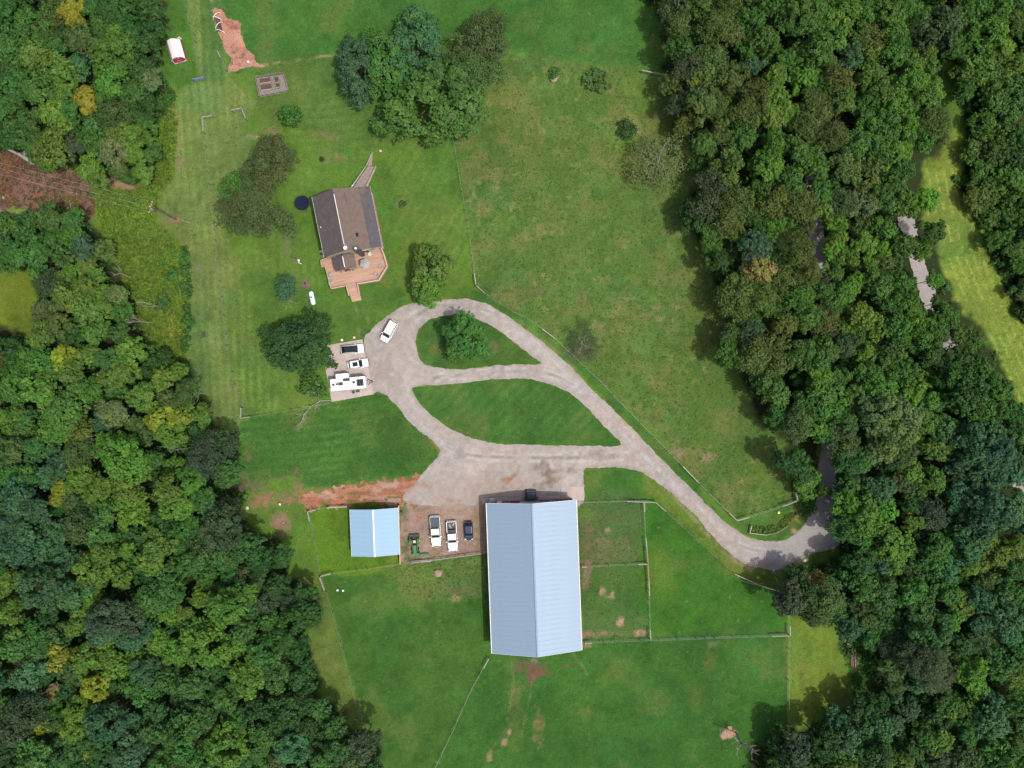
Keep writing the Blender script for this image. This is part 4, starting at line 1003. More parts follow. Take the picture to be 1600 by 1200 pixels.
def fence(name, label, pts, cat='fence', h=1.35, spacing=3.7, post='steel', wires=4, boards=(), group=None, plank=None, smooth=False, rails=0, pmat=None):
    P = W(pts)
    if smooth: P = smooth_poly(P, 4, False)
    P = [Vector((x, y, 0)) for x, y in P]
    o0 = P[0].copy()
    t = thing(name, label, cat, o0, 0, group)
    P = [p - o0 for p in P]
    seg = [(P[i + 1] - P[i]).length for i in range(len(P) - 1)]; tot = sum(seg)
    def pt(s):
        for i, L in enumerate(seg):
            if s <= L or i == len(seg) - 1: return P[i].lerp(P[i + 1], min(1, s / L)), i
            s -= L
    n = max(1, round(tot / spacing)); cum = [0]
    for L in seg: cum.append(cum[-1] + L)
    stops = [tot * i / n for i in range(n + 1)]
    if not smooth:
        for c in cum[1:-1]:
            stops = [s for s in stops if abs(s - c) > spacing * .4] + [c]
    for s in sorted(stops):
        p, i = pt(s)
        link('post', post_mesh(post, h), t, p, random.uniform(0, 6))
    if wires:
        for k in range(wires):
            z = .15 + (h - .25) * k / (wires - 1)
            bm = NB(); path_tube(bm, [p + Vector((0, 0, z)) for p in P], .018 if k == wires - 1 else .009, 4); obj('wire', bm, M['wire'], t)
    for r in range(rails):
        z = .35 + (h - .45) * r / max(1, rails - 1)
        for i in range(len(P) - 1):
            a, b = P[i], P[i + 1]; L = (b - a).length; k = max(1, round(L / 2.6))
            for j in range(k):
                u, v = a.lerp(b, j / k), a.lerp(b, (j + 1) / k); m_ = (u + v) / 2
                bm = NB(); box(bm, (m_.x, m_.y, z), ((v - u).length - .01, .05, .14), math.atan2((v - u).y, (v - u).x)); obj('rail', bm, pmat or M['fence'], t)
    # pale timber braces at corners: (start, end) distances along the run
    for s0, s1, m_, w_ in boards:
        a, _ = pt(s0 if s0 >= 0 else tot + s0); b, _ = pt(s1 if s1 > 0 else tot + s1)
        L = (b - a).length; ang = math.atan2((b - a).y, (b - a).x); c = (a + b) / 2
        for z, ww in ((h + .03, w_ * .62), (h * .62, .05)):
            bm = NB(); box(bm, (c.x, c.y, z), (L, ww, .06 if z > h else .14), ang); obj('brace_board', bm, M[m_], t)
    return t

FW = 'fence'
fence('wire_fence', 'wire fence between the house lawn and the east pasture', [(708, 214), (714, 250), (722, 300), (731, 345), (738, 400), (744, 446)], boards=[(-2.2, 0, FW, .26)])
fence('wire_fence', 'long wire fence following the outer edge of the gravel drive', [(745, 448), (760, 461), (800, 487), (823, 497), (866, 529), (905, 566), (940, 599), (985, 646), (1050, 712), (1092, 756), (1148, 811)], boards=[(0, 2.0, FW, .2), (15.2, 18.4, FW, .26), (-14.8, -10.2, FW, .26), (-2.0, 0, FW, .24)])
fence('wire_fence', 'short wire fence at the pointed south tip of the east pasture', [(1149, 812), (1200, 797), (1243, 781), (1240, 768)], boards=[(0, 2.4, FW, .24), (9.2, 12.2, FW, .22), (-1.6, 0, FW, .22)])
fence('wire_fence', 'wire fence from the barn corner along the inside of the drive', [(903, 784), (950, 783), (1005, 781), (1022, 783), (1040, 799), (1070, 827), (1104, 858), (1148, 897), (1160, 907), (1188, 914), (1230, 926)], boards=[(9.4, 15.0, FW, .2), (15.0, 17.6, FW, .2), (-11.5, -5.4, FW, .22), (-5.4, 0, FW, .2)])
fence('board_fence', 'brown and grey board fence between the two barn paddocks and the green field', [(1005, 784), (1007, 830), (1009, 855), (1011, 880), (1013, 920), (1015, 997)], boards=[(0, 1.8, FW, .22), (6.8, 9.0, FW, .2), (9.0, 12.2, 'fence_brown', .28), (12.2, 15.0, 'fence_brown', .26), (-2, 0, FW, .22), (15, 18, FW, .22)])
fence('wire_fence', 'short wire fence dividing the two barn paddocks', [(908, 884), (950, 882), (1011, 879)], boards=[(-1.9, 0, FW, .22), (0, 1.0, FW, .2)])
fence('wire_fence', 'straight wire fence running east from the barn rear corner', [(913, 1002), (960, 1000), (1015, 998), (1100, 995), (1170, 992.5), (1230, 990)], boards=[(0, 1.4, FW, .22), (-3.4, 0, FW, .16)])
fence('wire_fence', 'straight wire fence down the right side of the south field', [(1231, 927), (1231, 990), (1230, 1060), (1230, 1130), (1229, 1210)], boards=[(0, 3.4, FW, .14), (6.0, 7.8, FW, .28)])
fence('wire_fence', 'wire fence slanting down from the rear left corner of the barn', [(764, 1026), (735, 1079), (705, 1146), (676, 1206)], boards=[(0, 2.0, FW, .22)])
fence('wire_fence', 'wire fence round the bright paddock left of the small shed', [(544, 790), (512, 792), (483, 798), (492, 840), (502, 896)], boards=[(0, 3.9, FW, .28), (6.2, 7.6, FW, .2), (7.7, 9.6, FW, .22)])
fence('board_fence', 'low board fence under the parking yard, from shed paddock to barn', [(503, 898), (520, 894), (575, 888), (626, 880), (690, 872), (754, 863)], boards=[(0, 2.1, FW, .22), (17.6, 31.5, FW, .12)])
fence('wire_fence', 'faint wire fence running down the left side of the south field', [(502, 900), (511, 924), (521, 955), (533, 1000), (546, 1052), (560, 1105), (574, 1142), (600, 1210)], boards=[(0, 2.6, FW, .24)])
fence('wire_fence', 'wire fence round the west lawn with pale corner brace', [(380, 637), (379, 653), (395, 651), (470, 638), (519, 629)], boards=[(0, 2.0, FW, .22), (2.0, 4.0, FW, .16)])
fence('wire_fence', 'faint long wire fence down the mown west strip', [(335, 184), (320, 187), (322, 210), (327, 270), (337, 360), (346, 440), (357, 540), (368, 600), (379, 637)], boards=[(0, 1.9, FW, .2), (1.95, 4.6, FW, .2)])
fence('wire_fence', 'short corner of wire fence by the gate gap, upper left lawn', [(365, 176), (381, 172.5), (387, 189)], boards=[(0, 2.0, FW, .2), (2.05, 4.2, FW, .16)])
fence('wire_fence', 'wire fence beside the tiny red shed', [(290, -20), (292, 20), (304, 54), (312, 92), (319, 114), (321, 124)], h=1.2)
fence('wire_fence', 'wire fence at the left side of the soil plot', [(341, 79), (346, 90), (356, 112), (371, 114)], h=1.1, boards=[(.6, 2.0, FW, .2)])
fence('rail_fence', 'single pale rail fence end under the trees at the pasture top', [(1001, 114), (1018, 118), (1052, 123)], boards=[(0, 2.4, FW, .3), (2.4, 6, FW, .2)])
# curved brace bed by the lane
fence('planter_fence', 'low curved wooden edging round the vine bed by the lane', [(1173, 821), (1170, 832), (1180, 834), (1196, 835), (1212, 832), (1228, 822)], h=.7, spacing=1.6, post='wood', wires=0, boards=[(0, 1.4, FW, .3), (1.45, 4.7, FW, .24), (4.75, 6.8, 'oldwood', .10), (6.8, 8.9, 'oldwood', .10)])
# plank fence at the right wall of the small shed
def shed_screen():
    a, b = at(624.5, 788), at(627, 879)
    t = thing('plank_fence', 'narrow pale plank fence along the right side of the small shed', 'fence', a)
    d = b - a; ang = math.atan2(d.y, d.x); n = 40; me = None
    for k in range(n):
        p = d * ((k + .5) / n)
        if me is None:
            bm = NB(); box(bm, (0, 0, .75), (d.length / n - .015, .05, 1.5)); o = obj('plank', bm, M['rail'], t, loc=p, rz=ang); me = o.data
        else: link('plank', me, t, p + Vector((0, 0, random.uniform(-.03, .03))), ang)
    bm = NB(); box(bm, (d.x / 2, d.y / 2, 1.55), (d.length, .2, .06), ang); obj('cap_rail', bm, M['rail'], t)
shed_screen()
def gate():
    a, b = at(305, 127.5), at(322, 124.5); d = b - a; ang = math.atan2(d.y, d.x)
    t = thing('field_gate', 'blue grey metal gate closing the track below the tiny shed', 'gate', a)
    for z in (.3, .6, .9, 1.2):
        bm = NB(); box(bm, (d.x / 2, d.y / 2, z), (d.length, .16, .1), ang); obj('bar', bm, M['bluegate'], t)
    for k in (0, .5, 1):
        bm = NB(); box(bm, (d.x * k, d.y * k, .65), (.12, .12, 1.3), ang); obj('upright', bm, M['bluegate'], t)
    bm = NB(); box(bm, (d.x / 2, d.y / 2, .75), (d.length - .2, .03, .85), ang); obj('panel', bm, M['bluegate'], t)
gate()
# ------------------------------------------------------------------ foliage
def crown_mesh(name, seed, style='broad'):
    r = np.random.default_rng(seed)
    P = dict(broad=(20, 15, 15, .115, .060), lobed=(13, 22, 15, .115, .060), compact=(46, 9, 12, .085, .046), airy=(30, 12, 12, .15, .046), shrub=(11, 9, 11, .17, .085), spray=(16, 16, 8, .13, .05), big=(38, 20, 14, .075, .037), bigairy=(40, 18, 13, .10, .028), wisp=(30, 11, 9, .13, .026))[style]
    nl, ns, nv, rs, ls = P
    C, Nn, Sz, Tn = [], [], [], []
    ph = r.uniform(0, 6.28, 4)
    for i in range(nl):
        # lobe directions on a dome, irregular outline
        zc = r.uniform(-.35, 1.0); az = i * 2.39996 + r.uniform(-.5, .5)
        rr = math.sqrt(max(0, 1 - max(zc, 0) ** 2)) * (1 if zc > 0 else 1 + zc * .35)
        out = 1 + (.20 * math.sin(2 * az + ph[0]) + .14 * math.sin(3 * az + ph[1]) + .08 * math.sin(5 * az + ph[2])) * (0.35 if style == 'compact' else 1)
        lr = {'broad': r.uniform(.24, .40), 'lobed': r.uniform(.26, .46), 'compact': r.uniform(.17, .25), 'airy': r.uniform(.25, .42), 'shrub': r.uniform(.3, .5), 'big': r.uniform(.17, .30), 'bigairy': r.uniform(.18, .34), 'wisp': r.uniform(.2, .36), 'spray': r.uniform(.2, .4)}[style]
        k = (1 - lr) * r.uniform(.72, 1.06)
        c = np.array((math.cos(az) * rr * out * k, math.sin(az) * rr * out * k, zc * k * .85))
        if style == 'lobed': c[2] += r.uniform(-.18, .12)
        lt = r.uniform(.82, 1.18); lhue = r.uniform(-.08, .10)
        d = r.normal(size=(ns, 3)); d /= np.linalg.norm(d, axis=1)[:, None]
        d[:, 2] = np.where(d[:, 2] < -.3, -d[:, 2], d[:, 2])
        sc = c + d * lr * r.uniform(.75, 1.08, (ns, 1)) * np.array((1, 1, .85))
        for j in range(ns):
            m = r.normal(size=(nv, 3)); m /= np.linalg.norm(m, axis=1)[:, None] + 1e-6
            m *= r.uniform(.3, 1, (nv, 1)) ** .5
            pts = sc[j] + m * rs * np.array((1, 1, .7))
            nr = d[j] * .55 + m * .5 + np.array((0, 0, .55)) + r.normal(size=(nv, 3)) * .42
            nr /= np.linalg.norm(nr, axis=1)[:, None]
            C.append(pts); Nn.append(nr); Sz.append(ls * r.uniform(.6, 1.3, nv))
            tt = lt * r.uniform(.85, 1.15)
            Tn.append(np.stack([tt * (1 + lhue + r.uniform(-.1, .1, nv)), np.full(nv, tt), tt * (1 - lhue) * r.uniform(.8, 1.2, nv)], -1))
    return leaf_quads(name, np.concatenate(C), np.concatenate(Nn), np.concatenate(Sz), np.concatenate(Tn), r, M['leaf'])

def leaf_quads(name, C, Nn, Sz, T, r, m, asp=0.62):
    n = len(C)
    a = np.cross(Nn, r.normal(size=(n, 3))); a /= np.linalg.norm(a, axis=1)[:, None] + 1e-9
    b = np.cross(Nn, a)
    s = Sz[:, None]
    fold = Nn * s * .25
    V = np.stack([C - a * s, C + b * s * asp + fold * 0, C + a * s, C - b * s * asp], 1)
    V[:, 0] -= fold; V[:, 2] -= fold
    q = np.arange(4 * n).reshape(n, 4)
    return np_mesh(name, V.reshape(-1, 3), q, np.repeat(T, 4, 0), m)

def trunk_mesh(name, seed, style='tree', m=None):
    """height 1, radius in the same unit"""
    r = random.Random(seed); bm = NB()
    def limb(p, d, L, r0, lev):
        q = p + d * L
        tube(bm, p, q, r0, r0 * .62, n=6 if lev < 2 else 4, caps=(lev > 0))
        mx = 3 if style != 'tree' else 2
        if lev < mx:
            for _ in range(r.choice((2, 3)) if lev else r.choice((4, 5))):
                f = r.uniform(.45, 1.0); az = r.uniform(0, 2 * PI); sp = r.uniform(.45, .95)
                dd = (d + Vector((math.cos(az) * sp, math.sin(az) * sp, r.uniform(-.05, .35)))).normalized()
                limb(p.lerp(q, f), dd, L * r.uniform(.45, .72), r0 * .5, lev + 1)
    if style == 'bare':
        limb(Vector((0, 0, -.02)), Vector((r.uniform(-.08, .08), r.uniform(-.08, .08), 1)).normalized(), .5, .022, 0)
    elif style == 'airy':
        limb(Vector((0, 0, -.02)), Vector((r.uniform(-.05, .05), r.uniform(-.05, .05), 1)).normalized(), .42, .013, 0)
    else:
        limb(Vector((0, 0, -.02)), Vector((r.uniform(-.05, .05), r.uniform(-.05, .05), 1)).normalized(), .55, .024, 0)
    me = bpy.data.meshes.new(name); bm.to_mesh(me); bm.free(); me.materials.append(m or M['bark']); return me

CR = {'broad': [crown_mesh('crown', 100 + i, 'broad') for i in range(7)], 'lobed': [crown_mesh('crown', 200 + i, 'lobed') for i in range(6)],
      'compact': [crown_mesh('crown', 300 + i, 'compact') for i in range(3)], 'airy': [crown_mesh('crown', 400 + i, 'airy') for i in range(5)],
      'shrub': [crown_mesh('crown', 500 + i, 'shrub') for i in range(4)],
      'big': [crown_mesh('crown', 600 + i, 'big') for i in range(3)], 'bigairy': [crown_mesh('crown', 700 + i, 'bigairy') for i in range(2)], 'wisp': [crown_mesh('crown', 800 + i, 'wisp') for i in range(2)]}
TR = {'tree': [trunk_mesh('trunk', 10 + i) for i in range(4)], 'airy': [trunk_mesh('trunk', 30 + i, 'airy', M['grey_bark']) for i in range(3)], 'bare': [trunk_mesh('trunk', 50 + i, 'bare', M['deadwood']) for i in range(3)]}

PAL = {'D': (.024, .058, .014), 'G': (.037, .086, .019), 'L': (.054, .116, .021), 'Z': (.064, .110, .020), 'Y': (.135, .140, .018),
       'B': (.033, .078, .038), 'O': (.048, .074, .022), 'K': (.036, .053, .024), 'P': (.070, .098, .038), 'T': (.13, .115, .045), 'U': (.043, .061, .022)}
CNAME = {'D': 'dark green', 'G': 'mid green', 'L': 'fresh green', 'Z': 'yellowish green', 'Y': 'golden yellow', 'B': 'bluish green', 'O': 'olive', 'K': 'dull olive', 'P': 'pale olive', 'T': 'tan', 'U': 'dark olive'}
FORM = {'broad': 'broadleaf tree', 'lobed': 'lumpy tree', 'compact': 'dense tree', 'airy': 'feathery tree', 'shrub': 'low shrub', 'bare': 'bare grey tree', 'young': 'young tree'}
NAME = {'broad': 'broadleaf_tree', 'lobed': 'lumpy_tree', 'compact': 'dense_tree', 'airy': 'feathery_tree', 'shrub': 'shrub', 'bare': 'dead_tree'}

trees = []        # (thing, u, v, r, colour, form, fixed label)
def plant(u, v, r, col, form=None, hgt=None, label=None, cat=None, squash=1.0, vary=.12, trunk=True, young=False, crown=None):
    if form is None:
        form = 'airy' if col in 'OK' and rng.random() < .55 else ('lobed' if rng.random() < .55 else 'broad')
    rm = r * S * 1.06
    if hgt is None:
        hgt = {'shrub': rm * 1.5, 'bare': 6 + rm}.get(form, 3.6 + rm * 2.0 + rng.uniform(-1, 1.5))
    if u > 1490 and v < 500: hgt *= .62
    hc = max(hgt - rm * .7, hgt * .5)
    p = at(u, v, hc); rm *= (1 - hc / H)
    t = thing('young_tree' if young else NAME[form], None, None, (p.x, p.y, 0), rng.uniform(0, 6.28))
    dk = rng.uniform(.9, 1.12)
    c = np.array(PAL[col]) * (1.42, 1.60, 1.38) * dk * (1 + rng.uniform(-vary, vary, 3)) * ((1.10, 1.0, .88) if u > 1000 and v < 560 and col in 'DGLO' else (.92, .98, 1.15) if v > 640 and col in 'DGKO' else (1, 1, 1))
    if form != 'bare':
        lib = CR[crown or ('bigairy' if form == 'airy' and r > 36 else 'big' if form in ('broad', 'lobed', 'compact') and r > 33 else form)]
        me = lib[rng.integers(len(lib))]
        o = link('crown', me, t, (0, 0, hgt - rm * .88 * squash), None, (rm, rm * rng.uniform(.9, 1.1), rm * squash))
        o.color = (*c, 1)
    if trunk and form != 'shrub':
        kind = 'bare' if form == 'bare' else ('airy' if form == 'airy' else 'tree')
        me = TR[kind][rng.integers(len(TR[kind]))]
        w = max(hgt, rm * 2.2) if kind != 'tree' else max(hgt * .95, 1)
        if kind == 'bare': w = rm * 2.4
        ws = rm * 1.7 if kind == 'tree' else w
        link('trunk' if kind != 'bare' else 'branches', me, t, (0, 0, 0), rng.uniform(0, 6.28), (ws, ws, hgt * (.98 if kind != 'tree' else .86)))
    elif form == 'shrub':
        bm = NB()
        for k in range(5):
            a = 2 * PI * k / 5; tube(bm, (0, 0, -.05), (rm * .4 * math.cos(a), rm * .4 * math.sin(a), hgt * .6), .03, .015, n=4)
        obj('stems', bm, M['bark'], t)
    t['category'] = cat or ('shrub' if form == 'shrub' else 'tree')
    trees.append([t, u, v, r, col, 'young' if young else form, label])
    return t

def yard(u, v, r, col, form=None, *q, **k): return plant(u, v, r * (1.2 if form != 'shrub' and r > 14 else 1.05), col, form, *q, **k)
# trees of the yard and pasture, each singled out
yard(424, 253, 38, 'U', 'airy', 9, 'dark olive feathery tree left of the house, upper of the pair', squash=.9)
yard(402, 327, 46, 'U', 'airy', 9, 'wide dark olive tree left of the trampoline, lower of the pair', squash=.75)
yard(376, 296, 26, 'G', 'airy', 7, 'small green tree tucked left between the feathery pair by the house')
yard(453, 179, 16, 'G', 'compact', 4.5, 'small round deep-green tree standing alone below the garden beds', squash=1.2)
yard(560, 104, 36, 'B', 'lobed', 8.5, 'blue-green tree at the left of the lawn cluster')
yard(602, 98, 42, 'G', 'lobed', 9.5, 'mid-green tree in the middle of the lawn cluster')
yard(648, 74, 46, 'B', 'lobed', 10, 'tall blue-green tree at the top of the lawn cluster')
yard(680, 158, 62, 'G', 'compact', 11, 'big rounded green tree at the front of the lawn cluster', squash=.8)
yard(752, 66, 40, 'O', 'airy', 9, 'feathery dark olive tree at the right of the lawn cluster', squash=1.0)
yard(742, 112, 34, 'O', 'airy', 8, 'shorter olive tree behind the big rounded tree on the lawn', squash=1.0)
yard(672, 418, 30, 'Z', 'lobed', 8, 'loose yellow-green tree between house and drive', squash=1.1)
yard(668, 450, 26, 'Z', 'broad', 6.5, 'yellow-green tree overhanging the top bend of the drive', squash=1.0)
yard(462, 538, 42, 'D', 'lobed', 10, 'dense dark-green tree overhanging the concrete pad', squash=.9)
yard(492, 560, 24, 'D', 'broad', 7, 'smaller dark-green tree at the left edge of the concrete pad')
yard(729, 526, 30, 'G', 'lobed', 9, 'dark-green tree standing on the teardrop island', squash=.9)
yard(715, 545, 19, 'G', 'lobed', 6.5, 'small mid-green tree at the foot of the island tree')
yard(485, 604, 22, 'G', 'shrub', 3.0, 'green shrub left of the white travel trailer')
yard(446, 450, 16, 'B', 'airy', 4, 'thin blue-green sapling left of the white gas tank')
yard(932, 124, 20, 'G', 'shrub', 1.8, 'spreading green bush near the top of the east pasture', squash=.6)
yard(865, 113, 10, 'G', 'shrub', 1.2, 'small bush beside a tan bare spot in the east pasture', squash=.7)
yard(980, 203, 15, 'D', 'shrub', 1.8, 'dark bush beside a tan bare spot near the wood', squash=.7)
yard(910, 534, 25, 'K', 'airy', 2.2, 'sprawling grey-brown brush just outside the drive', squash=.3, crown='wisp')
yard(1028, 252, 42, 'P', 'airy', 7.5, 'see-through twiggy tree with grey limbs at the pasture edge', squash=.75, crown='wisp')
yard(1168, 1172, 26, 'B', 'bare', 10, 'leaning bare grey tree in the south field')
yard(628, 318, 7, 'G', 'shrub', .7, 'tiny shrub on the lawn right of the house')
yard(503, 248, 5, 'D', 'shrub', .6, 'tiny dark shrub above the house on worn grass')
yard(1262, 752, 20, 'L', 'lobed', 7, 'fresh-green tree at the inside of the lane bend')
yard(1286, 768, 0.1 + 12, 'L', 'broad', 6, 'small fresh-green tree leaning over the lane bend')

FOREST = {}
FOREST['NW'] = """15,20,24,D 45,35,22,G 85,15,20,O 108,18,18,Y 80,33,10,Y 150,12,18,G 172,20,20,D 200,22,24,D 232,10,20,D 202,52,24,D 238,42,15,D 225,68,20,D 128,62,24,O 122,38,13,Y 178,78,30,L 35,65,24,G 62,55,18,G 18,82,24,G 52,88,22,Z 15,112,20,D 98,112,22,Z 122,102,18,B 172,118,26,L 212,100,19,D 236,125,17,P 132,152,18,Y 104,150,18,Z 62,135,24,G 30,142,24,G 165,145,17,G 206,145,20,G 230,160,14,D 62,178,19,bare 10,175,22,G 38,192,20,G 20,212,22,D 45,225,17,G 85,178,22,Z 108,172,17,G 180,180,21,O 148,202,20,G 78,232,24,Z 75,250,16,L 118,225,17,K 140,217,17,G 172,238,20,P 210,212,17,Z 226,198,14,G 140,262,19,Z 150,277,14,Z 185,262,15,O 220,268,14,Z 238,238,13,G 198,275,11,G 80,75,17,G 160,45,18,G"""
FOREST['W'] = """75,340,22,G 48,346,17,G 112,342,15,G 38,395,24,G 12,402,17,G 62,402,18,G 110,368,19,G 126,385,17,B 134,412,13,Z 98,430,12,Z 148,428,13,Z 132,450,19,Z 100,465,20,Z 130,482,21,Z 157,458,13,Z 182,460,15,P 74,440,17,K 175,425,11,bare 88,508,17,O 150,515,21,L 185,520,15,G 62,525,19,Z 95,558,16,Y 110,580,19,Z 25,550,20,D 55,562,20,G 25,577,20,G 140,555,17,Z 164,562,15,G 206,548,20,Z 176,584,19,Z 232,582,13,D 218,472,12,bare 204,498,13,bare 120,515,14,D 105,535,14,D 200,580,16,Z 255,590,16,Z 278,580,12,Z 255,470,13,shrub 288,405,9,shrub 290,450,10,shrub 294,500,11,shrub 270,430,12,shrub
10,650,20,Z 18,610,20,G 62,615,24,L 38,655,15,G 100,642,28,L 82,672,24,L 122,676,20,Z 160,632,17,bare 176,646,22,P 162,660,17,B 140,608,17,G 225,620,22,Z 250,655,18,Y 283,652,15,Y 312,648,16,Z 265,682,19,Z 290,615,18,O 190,716,34,L 60,700,20,G 20,705,20,O 120,708,19,O 230,722,17,G 262,705,17,bare 326,715,30,K 350,688,19,D 292,740,14,L 356,740,20,G 300,757,17,L 15,737,20,G 35,748,19,G 75,744,17,B 120,748,22,Z 92,762,11,Y 88,778,11,Y 25,778,25,B 52,797,24,B 150,762,20,Z 200,765,20,Z 262,770,24,Z 276,790,22,L 205,800,24,Z 165,802,20,G 125,825,24,O 155,838,20,G 20,820,22,B 50,836,26,B 85,830,19,B 25,862,26,B 65,862,24,B 98,872,19,B 172,852,13,Z 195,862,12,Z 150,882,28,Z 242,850,24,Z 235,876,22,Z 330,805,15,B 315,780,17,G 356,797,19,K 345,830,28,K 326,856,24,O 290,820,19,G 300,882,20,G 352,872,20,G 388,856,21,D 402,878,20,D 268,828,15,D
12,908,15,Z 62,920,32,B 102,930,24,B 140,910,19,Z 190,906,14,Z 15,958,22,Z 115,980,12,Z 175,966,32,K 202,992,24,B 158,986,22,B 225,938,20,G 265,920,22,G 240,947,17,G 290,960,14,Z 355,948,30,L 320,1010,34,L 275,1022,20,L 380,986,20,G 50,985,19,G 20,1010,24,G 62,1012,20,G 92,1032,19,Y 140,1025,26,Z 175,1042,19,Z 145,1072,20,Y 115,1055,17,O 40,1060,24,B 228,1050,20,B 262,1064,20,G 220,1082,22,G 300,1070,22,G 385,1060,24,L 352,1092,19,G 118,1112,19,Z 112,1140,19,Z 165,1134,28,B 182,1112,18,bare 85,1080,11,T 38,1112,26,K 20,1142,24,K 60,1135,12,Y 250,1118,24,G 275,1142,24,G 238,1142,20,G 352,1165,30,Z 312,1125,22,G 378,1182,17,G 100,1182,22,G 50,1184,24,G 200,1178,24,B 138,1178,10,Y 288,1182,22,G 250,1196,18,G
375,938,20,G 412,942,19,K 432,916,17,D 475,926,15,D 472,962,22,D 422,974,19,G 440,1000,18,D 408,1022,24,G 425,1056,22,G 470,1055,20,D 438,1115,22,D 475,1100,19,D 500,1108,15,G 522,1135,17,D 450,1168,24,B 567,1166,22,K 525,1172,20,G 505,1190,17,G 400,1110,20,D 410,1150,18,G 340,1045,16,D 450,940,15,K 440,870,14,D 462,1015,17,D"""
